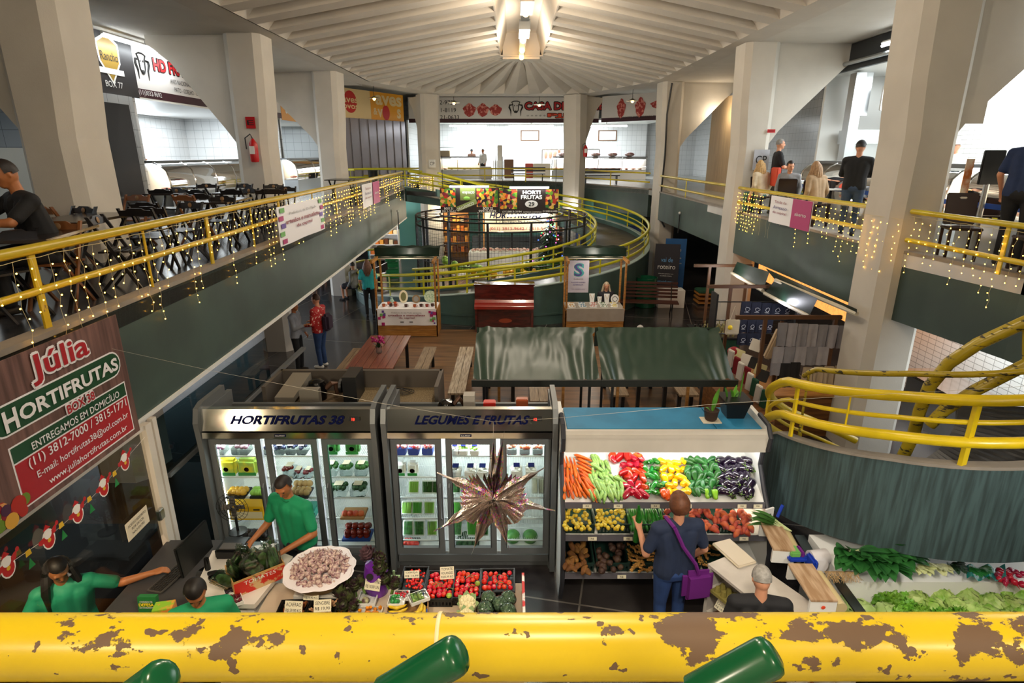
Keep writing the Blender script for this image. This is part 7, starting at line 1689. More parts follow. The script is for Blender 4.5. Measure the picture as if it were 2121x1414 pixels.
def cow(M,x,y,s,t):
 k=MB();P_=[(-.5,.9),(-.2,1.0),(.2,1.0),(.5,.9),(.35,.6),(.3,0),(.12,-.3),(-.12,-.3),(-.3,0),(-.35,.6)]
 k.tube([tuple(M@Vector((x+a*s,y+b*s,.015)))for a,b in P_],s*.05,4,closed=True)
 for q in(-1,1):k.tube([tuple(M@Vector((x+q*a*s,y+b*s,.015)))for a,b in((.35,.6),(.75,.55),(.8,.3),(.6,-.1),(.6,-.7))],[s*.05,s*.09,s*.1,s*.07,s*.02],4);k.sph((x+q*.15*s,y+.5*s,.015),(s*.06,s*.09,.005),8,5,M=M)
 k.sph((x,y-.15*s,.014),(s*.16,s*.1,.005),10,5,M=M);k.obj('bull_drawing',M_ink,t)
t,M,W,H=sign('shop_sign',(-9.2,9.5),(-9.2,15.7),6.35,7.66,mat('charcoal sign','2d2b2d',.4),'charcoal shop sign with a gold shield crest, reading BOX 77',[('BOX 77',.35,-.33,.1,.1,M_whitep),('Rancho',.35,.12,.1,.14,M_ink)])
k=MB();sh=lambda s:[(x*s+.35*W,y*s+.1*H)for x,y in((-.42,.35),(0,.55),(.42,.35),(.4,-.1),(0,-.6),(-.4,-.1))]
k.add([(a,b,.008)for a,b in sh(.95)],[tuple(range(6))],M_whitep,M);k.add([(a,b,.010)for a,b in sh(.82)],[tuple(range(6))],mat('gold shield','9a7a26',.4),M);k.box((.35*W,-.12*H,.012),(.9,.12,.004),M,m=M_whitep);k.obj('shield_crest',None,t,smooth=False)
t,M,W,H=sign('shop_sign',(-9.3,15.4),(-9.3,25.4),6.4,7.66,M_sgn,'white butcher sign reading HD FRANGOS with a bull drawing',[('HD FRANGOS',-.24,.18,.26,.24,M_rl,.03),('AVES NACIONAIS E IMPORTADA',-.2,-.08,.2,.09,M_ink),('PATO - COELHO - CHESTER',-.2,-.24,.17,.09,M_ink),('(11)3032-9692',-.405,-.42,.1,.12,M_whitep)],M_band);cow(M,-.42*W,.05,.36,t)
k=MB();k.otext('HD FRANGOS',M@Matrix.Translation((-.24*W,.18*H,.006)),.26*W,.24*H,M_ink,M_ink,.025,.03);k.obj('lettering_outline',M_ink,t,smooth=False)
t,M,W,H=sign('shop_sign',(-9.3,25.4),(-9.2,31.3),6.35,7.66,M_cre,'yellow and orange egg shop sign reading Box 74/75',[('Box 74/75',.1,-.38,.2,.12,mat('orange goods'))]);MB().box((-W*.35,0,.004),(W*.3,H,.01),M).obj('orange_panel',M_oran,t);k=MB();k.text('&OS',M@Matrix.Translation((-W*.33,-.1*H,.015)),w=W*.2,h=H*.4,off=.03);k.obj('lettering2',M_whitep,t,smooth=False)
t,M,W,H=sign('shop_sign',(-9.1,32.2),(-6.4,37.2),6.85,8.3,M_cre,'cream and orange shop sign reading aves & ovos with a red round hen',[])
MB().box((W*.25,0,.004),(W*.5,H,.01),M).obj('orange_panel',M_oran,t);k=MB();M_egg2=mat('hen red','c42216',.5);k.add([(-W*.28+.62*math.cos(R(15*i))*.8,.05*H+.55*math.sin(R(15*i)),.012)for i in range(24)],[tuple(range(24))],M_egg2,M);k.add([(W*.22+.42*math.cos(R(15*i))*.75,-.22*H+.4*math.sin(R(15*i)),.014)for i in range(24)],[tuple(range(24))],M_egg2,M);k.add([(-W*.36+.1*math.cos(R(30*i)),.32*H+.1*math.sin(R(30*i)),.016)for i in range(12)],[tuple(range(12))],M_whitep,M)
k.text('aves',M@Matrix.Translation((W*.27,.22*H,.014)),w=W*.4,h=H*.36,m=M_cre,off=.03);k.text('&',M@Matrix.Translation((W*.06,-.2*H,.016)),h=H*.25,m=M_cre,off=.03);k.text('v',M@Matrix.Translation((W*.13,-.25*H,.014)),h=H*.3,m=M_cre,off=.03);k.text('s',M@Matrix.Translation((W*.42,-.22*H,.014)),h=H*.36,m=M_cre,off=.03);k.text('aves',M@Matrix.Translation((-W*.28,.1*H,.016)),w=W*.2,h=H*.16,m=M_cre,off=.02);k.text('ovos',M@Matrix.Translation((-W*.28,-.12*H,.016)),w=W*.2,h=H*.14,m=M_cre,off=.02);k.obj('print',None,t,smooth=False)
M_meat=mat('meat print','a3302c',.5,col2='d88a7c',vscale=7,ramp=(.42,.5))
def meats(M,L,t):
 k=MB()
 for x,y,a,b in L:k.add([(x+a*math.cos(R(24*i))*(1+.15*math.sin(i*2.1)),y+b*math.sin(R(24*i))*(1+.12*math.cos(i*1.7)),.012)for i in range(15)],[tuple(range(15))],None,M)
 k.obj('meat_print',M_meat,t,smooth=False)
t,M,W,H=sign('shop_sign',(-6.3,38.4),(5.3,38.4),6.85,8.3,M_sgn,'long white meat shop sign reading CASA DE CARNES PJJ with a bull',[('CASA DE CARNES',.33,.16,.44,.3,M_rl,.03),('PJJ',.28,-.22,.1,.17,mat('orange red','d8421c',.5),.03),('92-9752',-.3,.3,.1,.16,M_ink),('21-8119',-.3,0,.1,.16,M_ink),('9721-0633',-.3,-.28,.13,.16,M_ink),('* * * * *',.17,-.22,.1,.07,M_ink),('* * *',.4,-.22,.06,.07,M_ink)],M_band)
k=MB();k.otext('CASA DE CARNES',M@Matrix.Translation((.33*W,.16*H,.003)),.44*W,.3*H,M_ink,M_ink,.05,.03);k.otext('PJJ',M@Matrix.Translation((.28*W,-.22*H,.006)),.1*W,.17*H,M_ink,M_ink,.04,.03);k.obj('lettering_outline',M_ink,t,smooth=False)
meats(M,[(-.18*W,.0,.38,.36),(-.11*W,.0,.36,.36),(-.043*W,0,.38,.3)],t);cow(M,.063*W,0,.5,t)
t,M,W,H=sign('shop_sign',(5.4,38.0),(9.4,34.0),6.85,8.3,M_sgn,'angled meat shop sign reading CORTES ESPECIAIS PARA CHURRASCO',[('CORTES ESPECIAIS PARA CHURRASCO',.05,-.36,.55,.08,M_ink),('3032-9752',.38,.3,.2,.15,M_ink),('3031-8119',.38,0,.2,.15,M_ink),('96821',.38,-.22,.15,.13,M_ink)],M_band);meats(M,[(-.25*W,0,.3,.5),(-.02*W,.0,.34,.5),(.18*W,.1,.45,.2)],t)
def tube(a,b_,label,pw=25,col=COOL,r=.03):
 a=Vector(a);b_=Vector(b_);t=empty('tube_lamp',tuple(a),0,label,'lamp');MB().tube([a,b_],r,8).obj('tube',M_lamp,t);MB().tube([a+Vector((0,0,.06)),b_+Vector((0,0,.06))],.04,4).obj('housing',M_whitep,t);h_=(7.02 if a.z<7 else 7.69)-a.z;MB().b2(-.03,.03,-.03,.03,.05,h_,M=Matrix.Translation((a+b_)/2)).obj('stem',M_whitep,t)
 d=b_-a;lamp('tube_light','AREA',tuple((a+b_)/2-Vector((0,0,.05))),pw,col,d.length,.1,rot=(0,0,math.atan2(d.y,d.x)))
tube((-8.9,11.6,7.5),(-8.95,13.6,7.5),'bright tube lamp over the BOX 77 sign, nearer the left column',30);tube((-8.9,14.2,7.5),(-8.95,17.6,7.5),'long bright tube lamp over the gap between the two left signs',40)
tube((8.3,14.6,7.35),(8.35,11.4,7.35),'bright tube lamp under the ceiling of the right gallery, farther one',45);tube((8.3,10.9,7.35),(8.3,9.0,7.35),'bright tube lamp of the right gallery next to the biggest column',30)
for x0,x1,lb in((-3.9,-1.6,'left'),(-.2,2.6,'middle'),(4.6,7.2,'right')):tube((x0,39.2,6.7),(x1,39.2,6.7),lb+' tube lamp under the far meat shop sign',60,r=.05)
def room(nm,x0,x1,y0,y1,zt,m,pw,col=COOL,open_=False):
 b=MB();b.b2(x0,x1,y0,y1,zt,zt+.1);struct('ceiling_'+nm,b,M_whitep)
 for yy in((y1,)if open_ else(y0,y1)):struct('partition_'+nm,MB().b2(x0,x1,yy-.05,yy+.05,ZU,zt),m)
 lamp('shop_light','AREA',((x0+x1)/2,(y0+y1)/2,zt-.1),pw,col,abs(x1-x0)*.7,abs(y1-y0)*.7)
room('shop_left',-13,-9.3,15.6,24.9,6.35,M_tile,300);room('shop_left_far',-13,-9.3,25.2,31.5,6.35,M_tileg,150);room('shop_left_near',-13,-9.3,3,15.2,6.35,M_tileg,90)
b=MB();b.b2(-9.25,-9.1,3,12.2,ZU,ZU+1.6);b.b2(-9.25,-9.1,3,12.2,6.0,6.35);struct('wall_counter_left',b,mat('pale grey panel','9aa6ac',.5));b=MB();b.b2(-9.25,-9.15,12.2,15.3,ZU,6.35);struct('wall_door_side',b,M_tileg)
t=empty('door_1',(-9.1,14.1,ZU));t['kind']='structure';MB().b2(-9.14,-9.08,13.9,15.0,ZU,ZU+2.6).obj('door_leaf',mat('black door','141519',.4),t)
room('shop_right',8.6,13,7.6,17.5,7.05,M_whitep,620,open_=True);room('shop_back',-6.4,9.4,38.6,43.5,7.0,M_tile,750,open_=True);struct('wall_shop_back_side',MB().b2(-6.5,-6.4,38.6,43.5,ZU,7.0),M_tile)
struct('wall_right_shop',MB().b2(11.6,11.7,4,17.5,ZU,7.05),M_brick)
b=MB();b.b2(8.5,8.7,4,17.5,7.05,7.66);struct('beam_right_shop',b,mat('dark bulkhead','25282c',.4));b=MB();b.tube([(8.4,4,7.2),(8.4,17,7.2)],.05,8);tag(b.obj('duct_pipe',M_steel),'steel pipe running along the bulkhead of the right shop','pipe')
for i,(x,y)in enumerate(((9.4,15.5),(9.6,12.6),(10.8,14.2),(10.6,11.2),(9.4,10.4))):tag(MB().lathe([(0,0),(.16,0),(.17,.02),(0,.02)],18,c=(x,y,7.02)).obj('downlight',M_lamp),'round recessed downlight in the right shop ceiling','downlight','downlights of the right shop')
def showcase(a,b_,label,n,warm=True,side=1):
 """curved glass counter from a to b_, glass side to the right of a->b_"""
 a=Vector((*a,0));b_=Vector((*b_,0));d=(b_-a).normalized();L=(b_-a).length;nn=Vector((d.y,-d.x,0))*side;M=Matrix((d,nn,Vector((0,0,1)))).transposed().to_4x4();M.translation=(a.x,a.y,ZU)
 t=empty('glass_counter',(a.x,a.y,ZU),0,label,'display counter');MB().b2(0,L,-.1,.45,0,.5,M=M).obj('base',M_steel,t);MB().b2(-.03,L+.03,-.35,.1,1.27,1.33,M=M).obj('counter_top',M_greym,t);MB().b2(0,L,-.35,-.1,0,1.27,M=M).obj('back_body',M_whitep,t)
 pr=[(.45,.5),(.47,.8),(.4,1.08),(.28,1.2),(.1,1.28)];q=MB();q.add([(x,y,z)for x in(0,L)for y,z in pr],[(i,i+1,6+i,5+i)for i in range(4)],None,M);q.obj('curved_glass',glass('counter glass','f4f4f0',.03,.04),t)
 for i in range(n+1):MB().tube([tuple(M@Vector((L*i/n,y,z)))for y,z in pr],.022,6).obj('chrome_rib',M_chrome,t)
 MB().b2(.05,L-.05,-.05,.4,.52,.56,M=M).obj('deck',M_whitep,t);q=MB();q.b2(.05,L-.05,-.08,-.05,1.2,1.24,M=M);q.obj('tube_light',M_lamp,t);random.seed(int(L*9));q=Proto(tag(MB().sph((0,0,0),(.16,.1,.06),8,6).obj('meat_tray',mat('meat goods','c8806a',.5,col2='e8d0b8',vscale=9,objvar=.3)),'tray of goods inside the '+label[:48],'tray','trays in the '+label[:40]))
 for i in range(int(L/.4)):p=M@Vector((.2+.4*i,.2+.1*(i%2),.62));q.put(tuple(p),(0,0,i),random.uniform(.8,1.2))
 lamp('counter_light','AREA',tuple(M@Vector((L/2,.12,1.2))),L*11,(1,.85,.6)if warm else(1,.96,.95),L*.9,.06,rot=(0,0,math.atan2(d.y,d.x)))
 return t
showcase((-9.2,15.6),(-9.2,20.6),'curved glass meat counter of the left shop, between the first two columns',4);showcase((-9.0,24.4),(-8.9,28.5),'curved glass counter of the egg shop',2)
showcase((7.9,15.8),(7.9,10.4),'long lit deli counter of the right shop',5,side=1);showcase((7.9,10.0),(7.9,5.5),'deli counter at the right edge of the picture',3,side=1)
MB().b2(7.42,7.44,5.5,15.8,ZU+.68,ZU+.76).obj('blue_strip',mat('blue trim','1f4aa0',.4),bpy.data.objects['glass_counter.002'])
showcase((-4.8,38.9),(-2.0,38.9),'small lit counter at the left of the far meat shop',2,side=1);showcase((2.6,38.9),(8.2,37.5),'long curved meat counter at the right of the far shop',4,False,side=1)
t=empty('strip_curtain',(-7.8,34.6,ZU),0,'corrugated grey plastic strip curtain closing the egg shop','curtain');a,b_=Vector((-9.1,32.3,0)),Vector((-6.4,37.1,0));d=(b_-a).normalized();nn=Vector((d.y,-d.x,0))
for i in range(16):p=a+d*.345*(i+.5);k=MB();k.hexa([tuple(p+d*s*.17+nn*q*.02+nn*(.05 if i%2 else 0)+Vector((0,0,z)))for z in(ZU,6.85)for s,q in((-1,-1),(1,-1),(1,1),(-1,1))]);k.obj('strip',mat('grey plastic strip','989398',.2,.3),t)
t=empty('range_hood',(9.9,16.2,ZU),0,'stainless extraction hood with two flue pipes at the back of the right shop','hood');MB().b2(9.0,11.2,16.5,17.2,5.3,5.65).obj('hood',M_steel,t);MB().b2(9.2,10.6,17.2,17.4,ZU+.9,5.3).obj('splashback',M_steel,t)
for x in(9.0,10.4):MB().b2(x,x+.35,16.6,16.9,6.0,7.05).obj('flue',M_steel,t)
MB().b2(8.7,8.95,16.2,16.5,ZU,7.0).obj('duct',M_steel,t)
t=empty('control_box',(9.2,17.3,5.95),0,'white electric control box with small red light on the right shop wall','box');MB().b2(9.45,10.1,16.2,16.3,6.1,6.7,bev=.02).obj('box',M_whitep,t);MB().b2(9.7,9.85,16.18,16.2,6.5,6.56).obj('indicator',M_red,t)
k=MB();k.b2(10.1,10.7,16.2,16.3,6.05,6.22);o=k.obj('led_clock',M_ink);tag(o,'small orange LED clock under the control box','clock');k=MB();k.text('10:31',frameM((10.4,16.18,6.13),(1,0,0),(0,0,1)),w=.45,h=.12);k.obj('digits',mat('orange led','ff8a1a',.5,emit=5),o,smooth=False)
t=empty('wall_drawing',(11.5,9,5.5),0,'blue wave-like line drawing on the white tiles at the right edge','wall drawing');random.seed(4)
for z in(6.45,5.45,4.9):MB().tube([(11.58,10.8-.12*i,z+.28*math.sin(i*.25+z))for i in range(45)],.022,5).obj('brush_line',mat('blue ink','2c4fb0',.5),t)
struct('wall_ground_right',MB().b2(8.9,9,2,12.5,0,2.75),M_brick);lamp('side_shop_light','AREA',(8.0,8.5,2.6),120,COOL,1,5);t=empty('steel_counter',(8.2,8.5,0),0,'stainless counter under the right gallery behind the spiral ramp','counter');MB().b2(7.9,8.6,5.5,11,0,.9).obj('body',M_steel,t);MB().b2(7.8,8.65,5.4,11.1,.9,.95).obj('worktop',M_chrome,t)
k=MB();k.b2(8.5,8.55,21.5,26.8,ZU,7.2);struct('wall_beige_curtain',k,mat('beige curtain','b59a72',.7,var=.15,vscale=2,stretch=(1,6,.4)));lamp('passage_lamp','POINT',(8.0,24.5,6.5),35,(1,.85,.65),.2)
def pendant(p,drop=.6):
 t=empty('pendant_lamp',tuple(p),0,'flat metal-shaded warm pendant lamp before the far shop signs','lamp','warm pendant lamps');MB().lathe([(.03,.1),(.1,.05),(.32,-.02),(.3,-.03),(.05,.02)],20,c=tuple(p)).obj('shade',mat('brass shade','9a8a6a',.35,.7),t);MB().sph((p[0],p[1],p[2]-.04),.07,10,8).obj('bulb',M_lampw,t);MB().cyl(tuple(p),(p[0],p[1],p[2]+drop),.012,n=6).obj('rod',M_dark,t);lamp('pendant_light','POINT',(p[0],p[1],p[2]-.15),16,WARM,.08)
for u,v,Y in((775,203,31.5),(940,212,33),(1117,216,33),(1310,208,32)):pendant(PY(u,v,Y),8.52-PY(u,v,Y).z)
t=empty('ridge_track',(.35,12,8.4),0,'long metal track with warm spot bulbs running in the roof ridge','light track');MB().b2(.24,.46,4,24,8.5,8.62).obj('track',M_greym,t)
for y in(14.2,16.8,20.6,22.5,24.0):MB().sph((.35,y,8.45),.09,10,8).obj('bulb',M_lampw,t);lamp('ridge_light','SPOT',(.35,y,8.5),20,WARM,.05,rot=(0,R(180),0),spot=140)
for y in(14.9,18.0):MB().b2(.2,.5,y,y+1.4,8.3,8.55).obj('gear_box',M_greym,t)
def extinguisher(x,y,z,label,s=1.0):
 t=empty('fire_extinguisher',(x,y,z),0,label,'fire extinguisher');MB().lathe([(0,0),(.09,.01),(.1,.05),(.1,.42),(.05,.5),(.03,.54)],16,c=(x,y,z)).obj('cylinder',mat('extinguisher red','b5161a',.3),t);MB().tube([(x,y,z+.54),(x-.02,y-.05,z+.64),(x-.14,y-.08,z+.55),(x-.13,y-.09,z+.3)],.015,6).obj('hose',M_dark,t);MB().box((x,y-.1,z+.28),(.12,.01,.18)).obj('label',M_whitep,t)
extinguisher(-6.15,14.75,4.85,'red fire extinguisher on the second left column');extinguisher(3.5,29.5,4.9,'red fire extinguisher on the far column right of the meat shop');
def notice(p,w_,h_,m,label,words=None,rz=0):
 M=Matrix.Translation(p)@Matrix.Rotation(R(rz),4,'Z')@frameM((0,0,0),(1,0,0),(0,0,1));o=MB().box((0,0,0),(w_,h_,.01),M).obj('notice',m);tag(o,label,'notice');k=MB()
 if words:k.text(words,M@Matrix.Translation((0,0,.007)),w=w_*.7,h=h_*.4);k.obj('lettering',M_ink,o,smooth=False)
notice((-6.2,14.88,5.75),.22,.26,mat('extinguisher red'),'red extinguisher notice on the second left column','E');notice((-3.8,29.3,4.6),.32,.36,M_whitep,'white square notice on the far left column','CP');notice((6.45,15.96,4.9),.4,.5,mat('pale grey card','b9bcc4',.5),'grey no-smoking style notice on the second right column','CP');notice((6.62,15.96,5.6),.2,.08,mat('extinguisher red'),'tiny red notice on the second right column','AVISO')
notice((6.9,9.46,5.68),.4,.4,M_white,'blank white plate screwed to the biggest right column');notice((7.0,9.4,4.55),.12,.85,mat('orange poster','c8743a',.5,col2='e8d8c0',vscale=6),'narrow orange poster on the outer edge of the biggest right column')
b=MB();b.tube([(2.75,31.0,0),(2.75,31.0,ZU+1.1)],.07,10);tag(b.obj('red_standpipe',mat('extinguisher red')),'vertical red pipe left of the far right column','pipe')
b=MB();b.tube([(6.05,24.2,7.6),(5.98,24.3,6.5),(6.03,24.35,5),(5.98,24.3,3.8),(6.0,24.35,2.6),(6.2,24.2,2.2)],.035,6);tag(b.obj('cable_bundle',M_dark),'black cable bundle running down the third right column','cable')
def cctv(p,label):
 t=empty('security_camera',tuple(p),0,label,'camera');MB().sph(tuple(p),.05,10,8).obj('head',M_whitep,t);MB().cyl(tuple(p),(p[0],p[1],p[2]-.7),.02).obj('pole',M_dark,t)
cctv(PX(824,437,-4.45),'small camera on a thin pole on the left green wall');cctv(PX(1408,441,5.95),'small camera on a thin pole on the right green wall')
for x,w_ in((.6,1.3),(6.0,1.3)):
 t=empty('framed_window',(x,43.2,6.0),0,('left' if x<3 else 'right')+' brown-framed frosted window at the back of the far meat shop','window');b=MB();b.b2(x,x+w_,43.39,43.45,5.9,6.6);b.obj('frame',mat('brown frame','6a4a30',.5),t);MB().b2(x+.08,x+w_-.08,43.36,43.39,5.97,6.53).obj('pane',M_wh,t)
t=empty('meat_rail',(0,41,ZU),0,'steel rail with hanging hooks across the back of the far meat shop','rail');MB().tube([(-5,41.5,ZU+1.9),(-.6,41.5,ZU+1.9)],.03,6).obj('bar',M_steel,t);MB().tube([(2,41,ZU+1.75),(5.8,41,ZU+1.75)],.04,6).obj('bar',M_steel,t)
for x in(2.0,3.9,5.8):MB().cyl((x,41,ZU),(x,41,ZU+1.75),.04).obj('post',M_steel,t)
MB().cyl((-5,41.5,ZU),(-5,41.5,ZU+1.9),.03).obj('post',M_steel,t);MB().b2(2.0,5.8,40.8,41.2,ZU+1.75,ZU+1.8).obj('shelf',M_steel,t)
for i in range(5):
 o=MB().sph((0,0,0),(.12,.1,.28),10,8).obj('hanging_chicken',mat('plucked chicken','e0b09a',.5,objvar=.1));o.location=(2.2+.3*i,40.2,ZU+1.45);tag(o,'plucked chicken hanging in the far meat shop','chicken','hanging chickens')
tag(MB().b2(-.9,-.6,38.2,38.4,ZU,ZU+2.0,bev=.02).obj('sticker_post',M_offw),'cream post with stickers in the middle of the far shop front','post')
b=MB();b.b2(8.9,9.3,36.0,37.4,5.1,6.6);tag(b.obj('menu_board',mat('black menu board','1a1d20',.4,col2='b8a82a',vscale=12,ramp=(.35,.4))),'black and yellow menu board at the right of the far meat shop','menu board')
for x,y,lb in((.9,33.9,'left'),(4.6,31.3,'right')):
 t=empty('park_bench',(x,y,ZU),0,lb+' dark slatted bench behind the far railing','bench');MB().box((x,y+.3,ZU+.43),(1.9,.4,.05)).obj('seat',M_blk,t)
 for z in(.6,.75):MB().box((x,y+.1,ZU+z),(1.9,.03,.08)).obj('back_slat',M_blk,t)
 for s in(-.8,.8):MB().box((x+s,y+.3,ZU+.2),(.05,.4,.42)).obj('leg',M_dark,t)
tag(MB().lathe([(.2,0),(.25,.7),(.26,.72),(0,.72)],16,c=(-6.9,30.4,ZU)).obj('black_bin',M_black),'black bin at the landing of the ring ramp','bin')
random.seed(41)
for x,y,w_,h_,m,lb in((-4.3,39.2,.7,.35,mat('pale ochre scale','b0a080',.4),'beige weighing scale on the left counter of the far shop'),(-4.9,42.9,1.6,1.2,mat('bright fridge glass','d8e4e8',.2),'upright white fridge at the back left of the far shop'),(1.1,39.4,.5,.9,mat('red cart','9a3a2c',.5),'small reddish trolley at the middle of the far shop'),(-.2,39.0,.6,1.15,mat('brown crate stack','5a3a22',.6),'stack of brown crates at the middle of the far shop'),(1.9,39.2,1.1,.9,mat('beige panel','b8ad98',.6),'beige low barrier left of the long meat counter')):
 z=ZU+(1.33 if h_==.35 else 0);tag(MB().b2(x-w_/2,x+w_/2,y,y+.45,z,z+h_,bev=.02).obj('_'.join(lb.split(' at ')[0].split(' on ')[0].split(' left ')[0].split()[-2:]),m),lb,lb.split(' at ')[0].split(' on ')[0].split(' left ')[0].split()[-1])
for i in range(5):
 o=MB().sph((0,0,0),(.3,.2,.13),12,8).obj('wrapped_meat',mat('wrapped meat','b8706a',.3,col2='e0d0d0',vscale=7,objvar=.2));o.location=(3.2+1.0*i,38.85-.25*i,ZU+1.45);tag(o,'plastic-wrapped cut of meat on top of the long far counter','meat','wrapped meat on the far counter')
tag(MB().b2(-2.0,-1.2,37.6,38.2,ZU,ZU+.75,bev=.08).obj('white_tub',M_offw),'big white tub in front of the far shop','tub')
k=empty('steel_gate',(-.9,37.9,ZU),0,'folded white trellis gate before the far shop','gate')
for i in range(7):MB().b2(-1.15+.1*i,-1.1+.1*i,37.85,37.9,ZU,ZU+1.1).obj('slat',M_whitep,k)
#WRAPPING COUNTER AND GREENS STALL
M_wl=mat('worn white laminate','cfc8bf',.45,var=.1,vscale=5);M_ply=mat('worn ply top','bda183',.55,col2='9c7c5c',vscale=4,stretch=(5,.7,1))
t=empty('greens_shelf',(4.6,4.9,0),0,'white tiled two-tier stall under the spiral ramp, piled with lettuces and leafy greens','market stall')
b=MB();b.b2(3.15,6.4,4.05,4.75,0,.72);b.obj('lower_tier',M_dark,t);b=MB();b.b2(3.25,6.4,4.75,5.5,0,1.08);b.obj('upper_tier',M_whitep,t);MB().b2(3.45,6.4,5.5,5.55,0,1.2).obj('back_panel',M_wl,t)  # lower tier is black so the gaps between lettuces look shaded
def leafball(n,r,ruff,seed,m,sz=1.0):
 random.seed(seed);mb=MB();mb.sph((0,0,0),(r*.82,r*.82,r*.75),12,8)
 for i in range(n):
  a=i*2.4;el=.15+1.1*(i/n);d=Vector((math.cos(a)*math.cos(el),math.sin(a)*math.cos(el),math.sin(el)));s=d.cross(Vector((0,0,1))).normalized();u=s.cross(d)
  def S(p,q):x=(p-.5)*1.7;y=(q-.45)*1.7;rr=r*(.86+.2*(x*x+y*y)**.9*.5+ruff*math.sin(p*17+i)*abs(y)+ruff*math.sin(q*15+i*2)*abs(x));v=(d+s*x*.75+u*y*.75).normalized()*rr;return tuple(v)
  mb.grid(S,7,7)
 return mb
lt=[proto('lettuce',leafball(8,.135,.055,s,None),mat('lettuce green','7ba63a',.45,col2='b2c878',vscale=6,objvar=.15),'x','lettuce',None)for s in(1,2)]
cl_=proto('curly_lettuce',leafball(13,.135,.22,5,None),mat('curly green','4f8a22',.45,col2='79ad3c',vscale=9,objvar=.15),'x','lettuce',None)
cbg=proto('cabbage',leafball(6,.125,.03,7,None),mat('cabbage green','b4c98a',.4,col2='93b060',vscale=5,objvar=.08),'pale smooth cabbage at the left end of the lettuce pile','cabbage','cabbages')
for u,v in((1748,1258),(1786,1266),(1836,1274),(1762,1290)):cbg.put(PZ(u,v,.84),(random.uniform(-.5,.5),random.uniform(-.5,.5),random.uniform(0,6)),1.0)
random.seed(6)
for u,v in((1822,1240),(1848,1246),(1870,1238),(1905,1225),(1930,1232),(1880,1262),(1905,1278),(1945,1282),(1985,1285),(1860,1285)):cl_.put(PZ(u,v,.86),(random.uniform(-.7,.7),random.uniform(-.7,.7),random.uniform(0,6)),random.uniform(.75,.95),label='curly bright green lettuce in the lower pile of the greens stall',group='curly lettuces')
for i,(u,v)in enumerate(((1900,1250),(1935,1262),(1950,1240),(1978,1258),(2000,1238),(2025,1228),(2015,1268),(2058,1256),(2070,1232),(2050,1280),(2095,1262),(2112,1235),(2118,1276),(2085,1288),(1980,1220),(2030,1222))):lt[i%2].put(PZ(u,v,.88),(random.uniform(-.7,.7),random.uniform(-.7,.7),random.uniform(0,6)),random.uniform(.85,1.0),label='round pale iceberg lettuce in the lower pile of the greens stall',group='iceberg lettuces')
def bunch(u,v,z,m,ms,label,cat,n,L,wd,spread=1.0,dirn=(0,-1,.3),name='leaf_bunch',stalk=.3):
 p=PZ(u,v,z);t=empty(name,tuple(p),0,label,cat);a=MB();s=MB()
 for i in range(n):
  d=Vector((dirn[0]+random.uniform(-spread,spread),dirn[1]+random.uniform(-.4,.4)*spread,dirn[2]+random.uniform(0,.7)*spread)).normalized();q=Vector(p)+Vector((0,.1,.02));s.tube([q,q+d*L*stalk],wd*.18,5);leafmesh(a,tuple(q+d*L*stalk*.8),d,L*(1-stalk),wd,random.uniform(.1,.5),n=5)
 a.obj('leaves',m,t);s.obj('stalks',ms,t)
M_col=mat('dark collard','1f4f24',.4,col2='2f6a30',vscale=8);M_pst=mat('pale stalk','c9d3a0',.5)
bunch(1648,1115,1.15,mat('leek green','3f6a2c',.5),M_pst,'bunch of green leeks behind the film dispensers','leek',12,.5,.03,.3,(-.8,.3,.2),stalk=.4)
for i,(u,v)in enumerate(((1770,1160),(1800,1165),(1830,1175),(1860,1165))):bunch(u,v,1.2,M_col,M_pst,'big dark green collard leaves on the upper tier, %s bunch'%('first second third fourth'.split()[i]),'collard',22,.36,.062,.9,(0,-.7,.1))
bunch(1912,1186,1.14,mat('endive pale','d7dca4',.5,objvar=.1),M_pst,'pale chicory heads on the upper tier, the left of two groups','chicory',14,.22,.045,.7,(0,-1,.3));bunch(1945,1186,1.14,mat('endive pale'),M_pst,'pale chicory heads on the upper tier, the right of two groups','chicory',14,.22,.045,.7,(0,-1,.3))
bunch(1985,1188,1.14,mat('dark herb','2c4a32',.6),M_col,'dark curly kale heap right of the chicory','kale',26,.16,.03,1.2);bunch(2035,1195,1.14,mat('cress green','2a7a3a',.5),M_col,'bright green watercress on teal plastic','watercress',30,.16,.03,1.2)
tag(MB().grid(lambda a,b:tuple(PZ(2000+80*a,1172+35*b,1.12)+Vector((0,0,.03*math.sin(a*14)+.05*b))),16,6).obj('teal_plastic',mat('teal plastic sheet','1f9a92',.2)),'shiny teal plastic sheet under the watercress','plastic sheet')
rd=proto('radish',(lambda m:(m.lathe([(0,-.03),(.02,-.026),(.03,-.005),(.022,.018),(.004,.035),(.001,.07)],12),m)[1])(MB()),mat('radish red','a81c3c',.25,objvar=.15),'red radish in the bunch at the right end of the upper tier','radish','radishes')
for i in range(22):rd.put(PZ(2080+random.uniform(-12,40),1196+random.uniform(-14,16),1.14),(R(90)+random.uniform(-.6,.6),0,random.uniform(-.8,.8)),random.uniform(.8,1.3))
p=PZ(1738,1190,1.12);k=MB();random.seed(2)
for i in range(90):a=random.uniform(-.13,.13);k.tube([(p.x+a,p.y+.05,p.z),(p.x+a+random.uniform(-.05,.05),p.y-.04,p.z+.06),(p.x+a+random.uniform(-.08,.08),p.y-.1,p.z+random.uniform(-.02,.03))],.0018,3)
tag(k.obj('leek_roots',mat('straw roots','a98a5c',.7)),'straw-coloured root tuft at the left end of the upper tier','roots',kind='stuff')
A=PZ(1485,1118,1.0);t=empty('wrapping_counter',(2.7,4.7,0),R(-18),'battered white counter with open shelves of eggs and film dispensers on top','counter')
